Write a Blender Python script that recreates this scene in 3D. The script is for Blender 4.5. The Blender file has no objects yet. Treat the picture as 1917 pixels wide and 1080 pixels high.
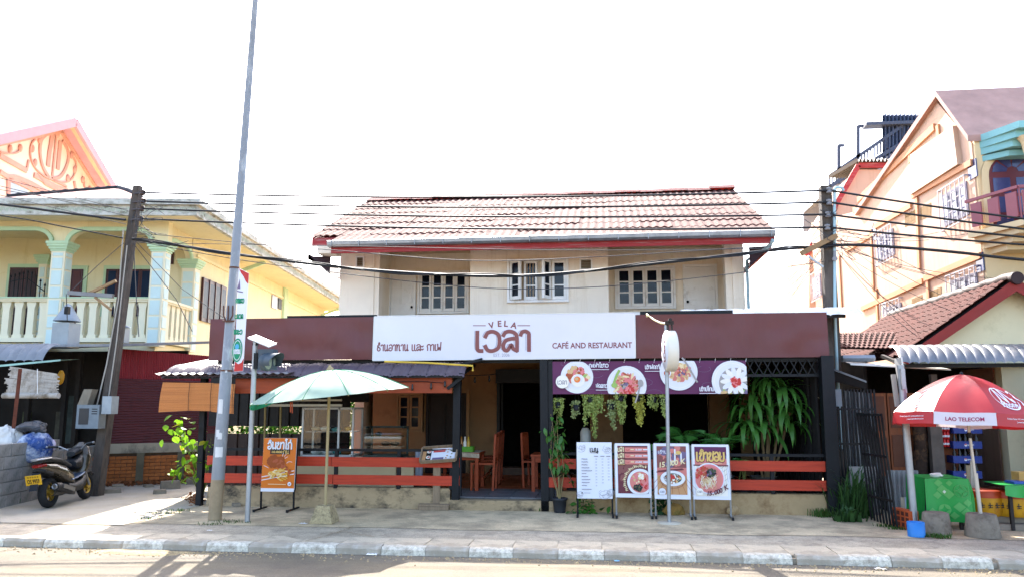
import bpy, bmesh, math, random
from mathutils import Vector, Matrix, Euler, noise as mnoise
random.seed(7)
RAD = math.radians
SC = bpy.context.scene
COL = SC.collection
# ------------------------------------------------------------------ camera
CAMP = Vector((0.0, -12.0, 1.6)); YAW = 6.65; PITCH = 8.5; FPX = 1440.0
cd = bpy.data.cameras.new('camera'); cam = bpy.data.objects.new('camera', cd); COL.objects.link(cam)
cam.location = CAMP; cam.rotation_euler = (RAD(90 + PITCH), 0, RAD(YAW))
cd.sensor_width = 36; cd.lens = 36 * FPX / 1917; cd.clip_start = .1; cd.clip_end = 2000
SC.camera = cam
# ------------------------------------------------------------------ daylight: sun behind the buildings, slightly to the left
SUN_AZ, SUN_EL = -14.8, 41.0
sd = bpy.data.lights.new('sun', 'SUN'); sun = bpy.data.objects.new('sun', sd); COL.objects.link(sun)
sd.energy = 3.3; sd.angle = RAD(.55); sd.color = (1, .95, .88)
_s = Vector((math.sin(RAD(SUN_AZ)) * math.cos(RAD(SUN_EL)), math.cos(RAD(SUN_AZ)) * math.cos(RAD(SUN_EL)), math.sin(RAD(SUN_EL))))
sun.rotation_euler = (-_s).to_track_quat('-Z', 'Y').to_euler()
sun.location = (-6, 20, 20)
w = bpy.data.worlds.new('World'); SC.world = w; w.use_nodes = True
nt = w.node_tree; bg = nt.nodes['Background']
sky = nt.nodes.new('ShaderNodeTexSky'); sky.sky_type = 'NISHITA'; sky.sun_disc = False
sky.sun_elevation = RAD(SUN_EL); sky.sun_rotation = RAD(SUN_AZ); sky.dust_density = 2.6; sky.air_density = .85; sky.ozone_density = .3
nt.links.new(sky.outputs[0], bg.inputs[0]); bg.inputs[1].default_value = .15
vs = SC.view_settings; vs.view_transform = 'Standard'; vs.look = 'None'; vs.exposure = 2.6; vs.gamma = 1; vs.use_curve_mapping = False
SC.cycles.max_bounces = 8; SC.cycles.transparent_max_bounces = 16; SC.cycles.caustics_reflective = False; SC.cycles.caustics_refractive = False
# ------------------------------------------------------------------ photo measurements: a photo pixel seen on a plane of the real place
_q = cam.rotation_euler.to_matrix()
def ray(px, py): return _q @ Vector(((px - 958.5) / FPX, -(py - 540) / FPX, -1))
def at(px, py, Y): d = ray(px, py); return CAMP + d * ((Y - CAMP.y) / d.y)
def atz(px, py, Z): d = ray(px, py); return CAMP + d * ((Z - CAMP.z) / d.z)
def atx(px, py, X): d = ray(px, py); return CAMP + d * ((X - CAMP.x) / d.x)
def atp(px, py, p0, n): d = ray(px, py); return CAMP + d * ((p0 - CAMP).dot(n) / d.dot(n))
# ------------------------------------------------------------------ mesh building
class MB:
    def __init__(s): s.v = []; s.f = []; s.m = []; s.sm = []; s.M = None; s.mi = 0; s.smooth = False
    def add(s, vs, fs, mi=None, smooth=None):
        b = len(s.v); mi = s.mi if mi is None else mi; smooth = s.smooth if smooth is None else smooth
        s.v += [(s.M @ Vector(p)) if s.M else Vector(p) for p in vs]
        for f in fs: s.f.append(tuple(b + i for i in f)); s.m.append(mi); s.sm.append(smooth)
        return s
    def box(s, x0, x1, y0, y1, z0, z1, mi=None):
        return s.add([(x0,y0,z0),(x1,y0,z0),(x1,y1,z0),(x0,y1,z0),(x0,y0,z1),(x1,y0,z1),(x1,y1,z1),(x0,y1,z1)],
                     [(3,2,1,0),(4,5,6,7),(0,1,5,4),(1,2,6,5),(2,3,7,6),(3,0,4,7)], mi)
    def beam(s, a, b, w, h=None, up=(0,0,1), mi=None):
        a = Vector(a); b = Vector(b); h = w if h is None else h; d = (b - a)
        if d.length < 1e-6: return s
        d.normalize(); u = Vector(up)
        if abs(d.dot(u)) > .98: u = Vector((0,1,0))
        r = d.cross(u).normalized(); u = r.cross(d)
        r = r * w / 2; u = u * h / 2; P = [a-r-u, a+r-u, a+r+u, a-r+u, b-r-u, b+r-u, b+r+u, b-r+u]
        return s.add(P, [(3,2,1,0),(4,5,6,7),(0,1,5,4),(1,2,6,5),(2,3,7,6),(3,0,4,7)], mi)
    def tube(s, pts, r, n=8, mi=None, caps=True):
        pts = [Vector(p) for p in pts]; rs = r if isinstance(r, (list, tuple)) else [r] * len(pts)
        V = []; F = []; pu = None
        for i, p in enumerate(pts):
            d = (pts[min(i+1, len(pts)-1)] - pts[max(i-1, 0)]).normalized()
            if pu is None: pu = Vector((0,0,1)) if abs(d.z) < .9 else Vector((1,0,0))
            a = d.cross(pu)
            if a.length < 1e-4: a = d.cross(Vector((0,1,0)))
            a.normalize(); b = a.cross(d).normalized(); pu = b
            for k in range(n): t = 2*math.pi*k/n; V.append(p + (a*math.cos(t) + b*math.sin(t)) * rs[i])
        for i in range(len(pts)-1):
            for k in range(n): k2 = (k+1) % n; F.append((i*n+k, i*n+k2, (i+1)*n+k2, (i+1)*n+k))
        s.add(V, F, mi, True)
        if caps: s.add(V[:n], [tuple(range(n-1, -1, -1))], mi, False); s.add(V[-n:], [tuple(range(n))], mi, False)
        return s
    def lathe(s, prof, n=16, c=(0,0,0), mi=None, smooth=True):
        V = []; F = []
        for r, z in prof:
            for k in range(n): t = 2*math.pi*k/n; V.append((c[0]+r*math.cos(t), c[1]+r*math.sin(t), c[2]+z))
        for i in range(len(prof)-1):
            for k in range(n): k2 = (k+1) % n; F.append((i*n+k, i*n+k2, (i+1)*n+k2, (i+1)*n+k))
        s.add(V, F, mi, smooth)
        if prof[0][0] > 1e-4: s.add(V[:n], [tuple(range(n-1, -1, -1))], mi, False)
        if prof[-1][0] > 1e-4: s.add(V[-n:], [tuple(range(n))], mi, False)
        return s
    def prism(s, poly, a, b, axis='y', mi=None):
        # poly: 2-D outline in the plane normal to axis, extruded a..b
        n = len(poly); f = {'y': lambda p, t: (p[0], t, p[1]), 'x': lambda p, t: (t, p[0], p[1]), 'z': lambda p, t: (p[0], p[1], t)}[axis]
        V = [f(p, a) for p in poly] + [f(p, b) for p in poly]
        F = [tuple(range(n)), tuple(range(2*n-1, n-1, -1))] + [(i, n+i, n+(i+1) % n, (i+1) % n) for i in range(n)]
        return s.add(V, F, mi)
    def quad(s, a, b, c, d, mi=None): return s.add([a,b,c,d], [(0,1,2,3)], mi)
    def grid(s, fn, nu, nv, mi=None, smooth=True, closeu=False):
        V = [fn(i/nu, j/nv) for j in range(nv+1) for i in range(nu+1)]; w = nu+1
        return s.add(V, [(j*w+i, j*w+i+1, (j+1)*w+i+1, (j+1)*w+i) for j in range(nv) for i in range(nu)], mi, smooth)
    def blob(s, c, r, n=10, m=7, jit=.15, mi=None, seed=0):
        c = Vector(c); rx, ry, rz = (r, r, r) if not isinstance(r, (tuple, list)) else r
        def fn(u, v):
            t = 2*math.pi*(u % 1.0); p = math.pi*(v-.5); d = Vector((math.cos(p)*math.cos(t), math.cos(p)*math.sin(t), math.sin(p)))
            k = 1 + jit*mnoise.noise(d*1.7 + Vector((seed*3.1, seed*1.7, 0)))*2
            return c + Vector((d.x*rx, d.y*ry, d.z*rz))*k
        return s.grid(fn, n, m, mi)
THM = {}
def _mesh(name, mb, mats):
    me = bpy.data.meshes.new(name); me.from_pydata([tuple(p) for p in mb.v], [], mb.f)
    for m in (mats if isinstance(mats, (list, tuple)) else [mats]): me.materials.append(m)
    me.polygons.foreach_set('material_index', mb.m); me.polygons.foreach_set('use_smooth', mb.sm); me.update()
    return me
def root_of(o):
    while o.parent: o = o.parent
    return o
def part(name, mb, mats, parent, world=True, label=None):
    if world and parent is not None:
        M = THM.get(root_of(parent).name)
        if M:
            Mi = M.inverted(); mb.v = [Mi @ p for p in mb.v]
    me = _mesh(name, mb, mats); o = bpy.data.objects.new(name, me); COL.objects.link(o)
    if parent is not None: o.parent = parent
    if label: o['label'] = label
    return o
def inst(src, parent, loc=(0,0,0), rot=(0,0,0), scale=1, name=None):
    o = bpy.data.objects.new(name or src.name.split('.')[0], src.data if not isinstance(src, bpy.types.Mesh) else src); COL.objects.link(o)
    o.parent = parent; o.location = loc; o.rotation_euler = rot
    o.scale = (scale,)*3 if isinstance(scale, (int, float)) else scale
    return o
def thing(name, label, cat, loc=(0,0,0), rz=0, group=None):
    o = bpy.data.objects.new(name, None); COL.objects.link(o); o.empty_display_size = .1
    o.location = loc; o.rotation_euler = (0,0,rz); o['label'] = label; o['category'] = cat
    if group: o['group'] = group
    THM[o.name] = Matrix.Translation(Vector(loc)) @ Matrix.Rotation(rz, 4, 'Z')
    return o
def solo(name, mb, mats, label, cat, group=None, loc=None):
    # a thing that is one mesh; origin at its base
    if loc is None:
        xs = [p.x for p in mb.v]; ys = [p.y for p in mb.v]; loc = Vector(((min(xs)+max(xs))/2, (min(ys)+max(ys))/2, min(p.z for p in mb.v)))
    loc = Vector(loc); mb.v = [p - loc for p in mb.v]
    o = part(name, mb, mats, None); o.location = loc; o['label'] = label; o['category'] = cat
    if group: o['group'] = group
    return o
def struct(name, mb, mats, kind='structure', label=None):
    o = part(name, mb, mats, None); o['kind'] = kind
    if label: o['label'] = label
    return o
def dup(root, loc, rz, label=None):
    r = root.copy(); COL.objects.link(r); r.location = loc; r.rotation_euler = (0,0,rz)
    if label: r['label'] = label
    THM[r.name] = Matrix.Translation(Vector(loc)) @ Matrix.Rotation(rz, 4, 'Z')
    for ch in list(root.children):
        c = ch.copy(); COL.objects.link(c); c.parent = r
        for g in list(ch.children): d = g.copy(); COL.objects.link(d); d.parent = c
    return r
# ------------------------------------------------------------------ materials
def rgb(h):
    h = h.lstrip('#'); c = [int(h[i:i+2], 16)/255 for i in (0, 2, 4)]
    return tuple(x/12.92 if x <= .04045 else ((x+.055)/1.055)**2.4 for x in c)
MATS = {}
def mat(name, hexc, rough=.75, var=.12, scale=4, bump=0, bscale=60, metal=0, spec=.35, dirt=None, dirt_amt=.5, dirt_scale=3, stretch=None, rand=0, trans=0, coat=0, grain=0, streak=None, streak_amt=.5, stain=None):
    if name in MATS: return MATS[name]
    m = bpy.data.materials.new(name); m.use_nodes = True; n = m.node_tree; N = n.nodes; L = n.links
    b = N['Principled BSDF']; b.inputs['Roughness'].default_value = rough; b.inputs['Metallic'].default_value = metal
    b.inputs['Specular IOR Level'].default_value = spec; b.inputs['Coat Weight'].default_value = coat
    c = rgb(hexc) if isinstance(hexc, str) else hexc
    tc = N.new('ShaderNodeTexCoord'); src = tc.outputs['Object']
    mp = N.new('ShaderNodeMapping'); L.new(src, mp.inputs[0]); mp.inputs['Scale'].default_value = stretch or (1,1,1)
    def nz(sc, det=5, rg=.6, vec=None):
        t = N.new('ShaderNodeTexNoise'); t.inputs['Scale'].default_value = sc; t.inputs['Detail'].default_value = det; t.inputs['Roughness'].default_value = rg
        L.new(vec or mp.outputs[0], t.inputs['Vector']); return t.outputs['Fac']
    def mix(a, bb, fac):
        x = N.new('ShaderNodeMix'); x.data_type = 'RGBA'
        for i, vv in ((6, a), (7, bb)):
            if isinstance(vv, tuple): x.inputs[i].default_value = (*vv[:3], 1)
            else: L.new(vv, x.inputs[i])
        L.new(fac, x.inputs[0]); return x.outputs[2]
    def ramp(f, lo, hi):
        r = N.new('ShaderNodeMapRange'); r.inputs[1].default_value = lo; r.inputs[2].default_value = hi; L.new(f, r.inputs[0]); return r.outputs[0]
    col = mix(tuple(x*(1-var) for x in c), tuple(min(1, x*(1+var)) for x in c), ramp(nz(scale), .3, .7))
    if dirt:
        f = ramp(nz(dirt_scale, 8, .7), .62 - dirt_amt*.3, .78 - dirt_amt*.2)
        col = mix(col, rgb(dirt), f)
    if streak:
        mp2 = N.new('ShaderNodeMapping'); L.new(src, mp2.inputs[0]); mp2.inputs['Scale'].default_value = (4, 4, .25)
        col = mix(col, rgb(streak), ramp(nz(1.6, 6, .75, mp2.outputs[0]), .62-streak_amt*.22, .95-streak_amt*.2))
    if stain:
        col = mix(col, rgb(stain), ramp(nz(.8, 7, .75, src), .48, .72))
    if grain:
        hs = N.new('ShaderNodeHueSaturation'); L.new(col, hs.inputs['Color']); gr = N.new('ShaderNodeMapRange'); gr.inputs[1].default_value = .35; gr.inputs[2].default_value = .65; gr.inputs[3].default_value = 1-grain; gr.inputs[4].default_value = 1+grain
        L.new(nz(70, 4, .8, src), gr.inputs[0]); L.new(gr.outputs[0], hs.inputs['Value']); col = hs.outputs[0]
    if rand:
        oi = N.new('ShaderNodeObjectInfo'); h = N.new('ShaderNodeHueSaturation'); L.new(col, h.inputs['Color'])
        r = N.new('ShaderNodeMapRange'); r.inputs[3].default_value = 1-rand; r.inputs[4].default_value = 1+rand; L.new(oi.outputs['Random'], r.inputs[0]); L.new(r.outputs[0], h.inputs['Value']); col = h.outputs[0]
    L.new(col, b.inputs['Base Color'])
    rr = N.new('ShaderNodeMapRange'); rr.inputs[3].default_value = max(0, rough-.1); rr.inputs[4].default_value = min(1, rough+.12); L.new(nz(scale*2.3), rr.inputs[0]); L.new(rr.outputs[0], b.inputs['Roughness'])
    if bump:
        bp = N.new('ShaderNodeBump'); bp.inputs['Strength'].default_value = bump; bp.inputs['Distance'].default_value = .02
        L.new(nz(bscale, 6, .65), bp.inputs['Height']); L.new(bp.outputs[0], b.inputs['Normal'])
    if trans:
        t = N.new('ShaderNodeBsdfTranslucent'); L.new(col, t.inputs[0]); x = N.new('ShaderNodeMixShader'); x.inputs[0].default_value = trans
        L.new(b.outputs[0], x.inputs[1]); L.new(t.outputs[0], x.inputs[2]); L.new(x.outputs[0], N['Material Output'].inputs[0])
    MATS[name] = m; return m
def glass(name='clear_glass', tint=(.9,.95,.93), k=.12):
    if name in MATS: return MATS[name]
    m = bpy.data.materials.new(name); m.use_nodes = True; n = m.node_tree; N = n.nodes; L = n.links; N.remove(N['Principled BSDF'])
    t = N.new('ShaderNodeBsdfTransparent'); t.inputs[0].default_value = (*tint, 1); g = N.new('ShaderNodeBsdfGlossy'); g.inputs['Roughness'].default_value = .03
    fr = N.new('ShaderNodeFresnel'); ma = N.new('ShaderNodeMath'); ma.operation = 'ADD'; ma.inputs[1].default_value = k*.3; L.new(fr.outputs[0], ma.inputs[0])
    x = N.new('ShaderNodeMixShader'); L.new(ma.outputs[0], x.inputs[0]); L.new(t.outputs[0], x.inputs[1]); L.new(g.outputs[0], x.inputs[2]); L.new(x.outputs[0], N['Material Output'].inputs[0])
    MATS[name] = m; return m
def pr(name, hexc, rough=.45): return mat('print_' + name, hexc, rough=rough, var=.03, scale=2, spec=.3)
# ------------------------------------------------------------------ lettering
FONT = None
def text_mb(mb, s, M, size, bold=0, align='CENTER', mi=None, shear=0, spacing=1.0):
    cu = bpy.data.curves.new('t', 'FONT'); cu.body = s; cu.size = size; cu.align_x = align; cu.align_y = 'CENTER'; cu.offset = bold*size; cu.shear = shear; cu.space_character = spacing; cu.resolution_u = 3
    o = bpy.data.objects.new('t', cu); COL.objects.link(o)
    dg = bpy.context.evaluated_depsgraph_get(); me = bpy.data.meshes.new_from_object(o.evaluated_get(dg))
    vs = [M @ v.co for v in me.vertices]; mb.add(vs, [tuple(p.vertices) for p in me.polygons], mi)
    bpy.data.objects.remove(o); bpy.data.curves.remove(cu); bpy.data.meshes.remove(me)
    return mb
# Lao letters as pen strokes in a unit box (x-height 1): name -> (advance, strokes)
LAO = {
 'e': (.5, [[(.12,1),(.12,.18),(.2,.02),(.4,0)]]),
 'w': (1.0, [[(.06,.72),(.2,.94),(.48,1),(.78,.85),(.86,.5),(.78,.15),(.48,0),(.2,.04),(.06,.26)]]),
 'l': (1.0, [[(.06,.78),(.2,.96),(.46,1),(.74,.88),(.82,.6),(.82,.12),(.82,0)],[(.82,.62),(.5,.62),(.2,.52),(.06,.28),(.12,.06),(.28,.02),(.4,.16),(.5,.3),(.62,.1),(.82,0)]]),
 'a': (.66, [[(.02,.8),(.1,.95),(.28,1),(.46,.9),(.48,.7),(.48,0)]]),
 'h': (.8, [[(.55,1.0),(.3,.98),(.12,.8),(.25,.66),(.45,.68),(.2,.62),(.08,.35),(.16,.06),(.4,0),(.62,.15),(.6,.45),(.4,.55)]]),
 'T': (0, [[(-.5,1.2),(-.38,1.16),(-.26,1.26),(-.36,1.38),(-.46,1.32)]]),
 'n': (.9, [[(.02,.98),(.14,1),(.16,.3),(.2,.04),(.36,0),(.5,.12),(.62,.3)],[(.64,1),(.64,.2),(.72,0),(.84,.1)]]),
 'o': (.9, [[(.12,.82),(.34,1),(.6,.96),(.76,.6),(.7,.18),(.42,0),(.14,.1),(.1,.36),(.3,.52),(.52,.44)]]),
 'H': (.95, [[(.02,.96),(.14,1),(.16,0)],[(.16,.4),(.3,.86),(.48,1),(.62,.84),(.62,.2),(.7,0),(.82,.1)]]),
 'z': (.5, [[(.05,.72),(.18,.6),(.38,.78)],[(.05,.22),(.18,.1),(.38,.28)]]),
 'k': (.9, [[(.14,0),(.14,.5),(.04,.7),(.2,.94),(.44,1),(.66,.9),(.74,.65),(.74,0)]]),
 'f': (.9, [[(.02,.96),(.12,1),(.16,0),(.4,.55),(.62,0),(.72,1),(.76,1.35)]]),
 'K': (.9, [[(.1,.8),(.22,1),(.4,.9),(.3,.66),(.1,.42),(.16,.1),(.42,0),(.68,.14),(.74,.5),(.74,1)]]),
 'j': (.9, [[(.12,.78),(.34,1),(.62,.94),(.76,.6),(.7,.18),(.42,0),(.16,.12),(.2,.36),(.46,.38)]]),
 'm': (.9, [[(.02,1),(.14,.95),(.14,.2),(.22,.02),(.34,.14),(.22,.24)],[(.3,.12),(.72,.12)],[(.72,1),(.72,0)]]),
 'i': (0, [[(-.62,1.16),(-.45,1.32),(-.24,1.16),(-.62,1.16)]]),
 'y': (.55, [[(.42,1.42),(.2,1.5),(.1,1.3),(.26,1.16),(.26,.14),(.34,0),(.48,.02)]]),
 '1': (0, [[(-.4,1.16),(-.4,1.4)]]),
 's': (.9, [[(.1,.8),(.22,1),(.4,.88),(.28,.6),(.1,.34),(.2,.04),(.5,0),(.74,.2),(.72,.6),(.84,1.1)]]),
 'Y': (.9, [[(.02,.96),(.12,1),(.08,.62),(.3,.52),(.1,.42),(.1,.12),(.3,0),(.6,.04),(.72,.3),(.72,1)]]),
 'p': (.85, [[(.02,.96),(.12,1),(.14,.2),(.26,.02),(.5,0),(.66,.2),(.68,1.3)]]),
 'F': (.9, [[(.02,.96),(.12,1),(.14,0),(.38,.5),(.6,0),(.68,1.3)]]),
 'u': (0, [[(-.5,-.12),(-.34,-.1),(-.34,-.36)]]),
 'D': (.95, [[(.12,.3),(.3,.44),(.4,.2),(.2,.04),(.08,.4),(.2,.9),(.5,1),(.74,.8),(.78,0)]]),
 't': (.9, [[(.1,.2),(.28,.3),(.3,.06),(.1,.1),(.06,.6),(.2,.94),(.4,.86),(.58,1),(.76,.8),(.78,0)]]),
 '!': (.35, [[(.15,1.2),(.15,.3)],[(.15,.06),(.15,0)]]),
 ' ': (.6, []),
}
def smooth_pts(pts, k=4):
    if len(pts) < 3: return pts
    P = [pts[0]] + list(pts) + [pts[-1]]; out = []
    for i in range(1, len(P)-2):
        for j in range(k):
            t = j/k; a, b, c, d = P[i-1], P[i], P[i+1], P[i+2]
            out.append(tuple(.5*((2*b[q]) + (-a[q]+c[q])*t + (2*a[q]-5*b[q]+4*c[q]-d[q])*t*t + (-a[q]+3*b[q]-3*c[q]+d[q])*t**3) for q in (0,1)))
    return out + [pts[-1]]
def stroke(mb, pts, w, M, mi=None):
    n = len(pts)
    if n < 2: return
    V = []
    for i, p in enumerate(pts):
        a = pts[max(i-1,0)]; b = pts[min(i+1,n-1)]; dx, dy = b[0]-a[0], b[1]-a[1]; l = math.hypot(dx, dy) or 1
        nx, ny = -dy/l*w/2, dx/l*w/2
        ex = (0,0)
        if i == 0: ex = (-dx/l*w*.3, -dy/l*w*.3)
        if i == n-1: ex = (dx/l*w*.3, dy/l*w*.3)
        V += [M @ Vector((p[0]+nx+ex[0], p[1]+ny+ex[1], 0)), M @ Vector((p[0]-nx+ex[0], p[1]-ny+ex[1], 0))]
    mb.add(V, [(2*i, 2*i+1, 2*i+3, 2*i+2) for i in range(n-1)], mi)
def lao_width(s): return sum(LAO[c][0] for c in s)
def lao(mb, s, M, size, w=.16, mi=None, fitw=None):
    # centred on the origin of M; size = x-height
    W = lao_width(s); kx = size if fitw is None else fitw/W; x = -W/2*kx
    k = 0
    for c in s:
        adv, st = LAO[c]
        for p in st:
            k += 1; stroke(mb, [(x + q[0]*kx, (q[1]-.5)*size) for q in smooth_pts(p)], w*size, M @ Matrix.Translation((0, 0, (k % 3)*.0005)), mi)
        x += adv*kx
def face_y(x, y, z): return Matrix.Translation((x, y, z)) @ Matrix.Rotation(RAD(90), 4, 'X')   # lettering plane facing the street
def ell(mb, M, cx, cy, rx, ry=None, n=28, mi=None, a0=0, rot=0, clip=None):
    ry = rx if ry is None else ry; P = []
    for k in range(n):
        t = 2*math.pi*k/n + a0; x, y = rx*math.cos(t), ry*math.sin(t)
        x, y = cx + x*math.cos(rot) - y*math.sin(rot), cy + x*math.sin(rot) + y*math.cos(rot)
        if clip: x = min(max(x, clip[0]), clip[1]); y = min(max(y, clip[2]), clip[3])
        P.append(M @ Vector((x, y, 0)))
    mb.add(P, [tuple(range(n))], mi)
def lift(M, d): return M @ Matrix.Translation((0, 0, d))

def text_box(mb, s, M, x0, x1, y0, y1, bold=0, mi=None, shear=0):
    t = MB(); text_mb(t, s, Matrix.Identity(4), 1, bold, 'LEFT', 0, shear)
    if not t.v: return
    ax, bx = min(p.x for p in t.v), max(p.x for p in t.v); ay, by = min(p.y for p in t.v), max(p.y for p in t.v)
    mb.add([M @ Vector((x0 + (p.x-ax)/(bx-ax)*(x1-x0), y0 + (p.y-ay)/max(1e-6, by-ay)*(y1-y0), 0)) for p in t.v], t.f, mi)
# ================================================================== SETTING
m_conc = mat('beige_concrete', '#c4af8c', .9, .16, 2.2, bump=.35, bscale=35, grain=.22, stain='#a08e70', dirt='#8a7d68', dirt_amt=.55, dirt_scale=1.6)
m_drive = mat('pale_concrete', '#a89d8b', .9, .12, 1.8, bump=.3, bscale=30, grain=.2, dirt='#a3957c', dirt_amt=.45, dirt_scale=1.3)
m_asph = mat('worn_grey_paving', '#b3a38b', .9, .14, 3, bump=.5, bscale=90, grain=.3, stain='#978770', dirt='#857a6a', dirt_amt=.45, dirt_scale=4)
m_slab = mat('grey_paving_slab', '#c1b095', .88, .1, 5, bump=.25, bscale=60, grain=.18, stain='#a0907a', dirt='#8a8070', dirt_amt=.45, rand=.07)
m_road = mat('dusty_road', '#675e50', .92, .18, 5, bump=.5, bscale=110, grain=.25, stain='#5a5145', dirt='#71654f', dirt_amt=.6, dirt_scale=.9, stretch=(.35,1,1))
m_soil = mat('dry_soil', '#8f7a5c', .95, .25, 3, bump=.6, bscale=25)
m_kw = mat('white_kerb_paint', '#d6cdb9', .8, .08, 6, bump=.35, bscale=50, dirt='#a09482', grain=.2, dirt_amt=.8, dirt_scale=13)
m_kg = mat('grey_kerb_concrete', '#9c907d', .85, .12, 6, bump=.4, bscale=50, dirt='#b3aa9c', dirt_amt=.5, dirt_scale=8)
b = MB(); b.box(-400, 400, -400, 900, -1, -.2); struct('ground', b, m_soil)
b = MB(); b.box(-80, 80, -22, -3.2, -.5, -.08); struct('road', b, m_road)
b = MB(); b.box(-80, 80, -3.12, 14, -.5, -.009); struct('pavement', b, m_asph)
pav = bpy.data.objects['pavement']
# beige concrete apron in front of the cafe, ragged front edge
def ragged(x0, x1, y0, y1, z, amp, seed, n=60):
    b = MB(); top = []
    for i in range(n+1):
        x = x0 + (x1-x0)*i/n; top.append((x, y0 + amp*mnoise.noise(Vector((x*.9, seed, 0))) + amp*.4*mnoise.noise(Vector((x*5, seed, 3)))))
    V = [(x, y, z) for x, y in top] + [(x, y1, z) for x, y in top]
    b.add(V, [(i, i+1, n+2+i, n+1+i) for i in range(n)]); return b
struct('forecourt', ragged(-6.9, 9, -1.85, 3, -.004, .1, 1), m_conc)
struct('driveway', ragged(-16, -6.4, -2.05, 6, .0, .12, 5), m_drive)
# paving slabs next to the kerb
b = MB(); b.box(-.245, .245, -.27, .27, -.05, 0)
sl0 = None
for i in range(26):
    x = -6.35 + i*.505
    if sl0 is None: sl0 = part('paving_slab', b, m_slab, pav, world=False); o = sl0
    else: o = inst(sl0, pav)
    o.location = (x, -2.83, -.004 + random.uniform(-.004, .006)); o.rotation_euler = (random.uniform(-.006,.006), random.uniform(-.006,.006), random.uniform(-.008,.008))
    if x < -2.4: o.location.z = -.008
# kerb: short stones, alternately painted white
kerb = struct('kerb', MB().box(-80, 80, -3.2, -3.12, -.4, -.03), m_kg)
def kstone(l, seed):
    b = MB(); n = 6; pr_ = [(-3.25,-.13),(-3.235,-.02),(-3.2,.012),(-3.11,.016),(-3.1,-.1)]; V = []; F = []
    for i in range(n+1):
        for j, (y, z) in enumerate(pr_):
            q = mnoise.noise(Vector((i*.9+seed*7, j*1.3, seed)))*.012
            V.append((-l/2 + l*i/n, y+q, z+q*.7))
    for i in range(n):
        for j in range(4): F.append((i*5+j, (i+1)*5+j, (i+1)*5+j+1, i*5+j+1))
    F += [tuple(range(5)), tuple(range(n*5+4, n*5-1, -1))]
    b.add(V, F); return b
kw = [part('kerb_stone', kstone(.5, s), m_kw, kerb, world=False) for s in (1,2)]; kg = [part('kerb_stone', kstone(.5, s+5), m_kg, kerb, world=False) for s in (1,2)]
xk = -6.62; usedw = 0; usedg = 0; i = 0
while xk < 7.2:
    L = random.uniform(.49, .53); src = (kw if i % 2 == 0 else kg)[(i//2) % 2]
    if i < 4: o = src
    else: o = inst(src, kerb)
    o.location = (xk + L/2, 0, random.uniform(-.008, .006)); o.scale = (L/.505, 1, 1)
    if 1 < xk < 4.5: o.rotation_euler = (0, random.uniform(-.012,.012), random.uniform(-.01,.01))
    xk += L; i += 1
xk = -6.62
for i in range(22):
    L = .51; xk -= L; o = inst((kg if i % 2 == 0 else kw)[(i//2) % 2], kerb); o.location = (xk + L/2, 0, 0)
# sand and grit swept against the kerb
b = MB()
for i in range(900):
    x = random.uniform(-7, 5); y = -3.27 - abs(random.gauss(0, .16))
    if random.random() < .3: x = random.gauss(-5.2, .7); y = -3.3 - abs(random.gauss(0, .12))
    s = random.uniform(.004, .014) * (1.7 if random.random() < .04 else 1)
    b.M = Matrix.Translation((x, y, -.08)) @ Euler((0, 0, random.uniform(0, 6))).to_matrix().to_4x4()
    b.add([(-s,-s*.7,0),(s,-s,0),(s*.8,s,0),(-s*.7,s*.8,0),(-s*.4,-s*.3,s),(s*.5,-s*.2,s*.9),(s*.2,s*.5,s*.8)], [(0,1,5,4),(1,2,6,5),(2,3,6),(3,0,4,6),(4,5,6)])
b.M = None
struct('gravel', b, mat('sandy_grit', '#a08a68', .95, .3, 30), 'stuff', 'loose sandy grit lying along the foot of the kerb')
def mound(cx, cy, rx, ry, h, z, seed):
    b = MB()
    def fn(u, v):
        t = u*2*math.pi; r = v; q = mnoise.noise(Vector((math.cos(t)*r*2+seed, math.sin(t)*r*2, seed)))
        return Vector((cx + rx*r*math.cos(t)*(1+.25*q), cy + ry*r*math.sin(t)*(1+.25*q), z + max(-.01, h*(1-r*r)*(1+.9*q) - .004)))
    b.grid(fn, 26, 7); return b
struct('dirt', mound(-5.25, -3.42, .75, .17, .035, -.085, 3), mat('swept_dirt', '#9b8764', .95, .25, 14, bump=.8, bscale=50), 'stuff', 'low bank of swept dirt against the kerb below the driveway')
# scraps of litter
m_paper = mat('white_paper', '#e8e6e0', .6, .05, trans=.2)
for (px, py, l, sz, z) in ((568,980,'crumpled white paper scrap on the forecourt before the entrance',.05,0),(697,1038,'white paper scrap on the road in front of the green parasol',.055,-.075),(1648,1065,'white scrap on the road at the right end of the kerb',.05,-.075),(1155,1050,'blue wrapper scrap on the road below the menu boards',.025,-.075),(392,993,'small white scrap on the shaded paving beside the lamp post',.03,0)):
    c = atz(px, py, z); b = MB()
    def fn(u, v): return c + Vector(((u-.5)*sz*2.2, (v-.5)*sz*1.4, .006 + sz*.45*abs(mnoise.noise(Vector((u*3+px, v*3, 0))))))
    b.grid(fn, 6, 4); solo('litter', b, m_paper if 'blue' not in l else mat('blue_wrapper', '#5ea7d8', .5), l, 'litter')
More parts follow.
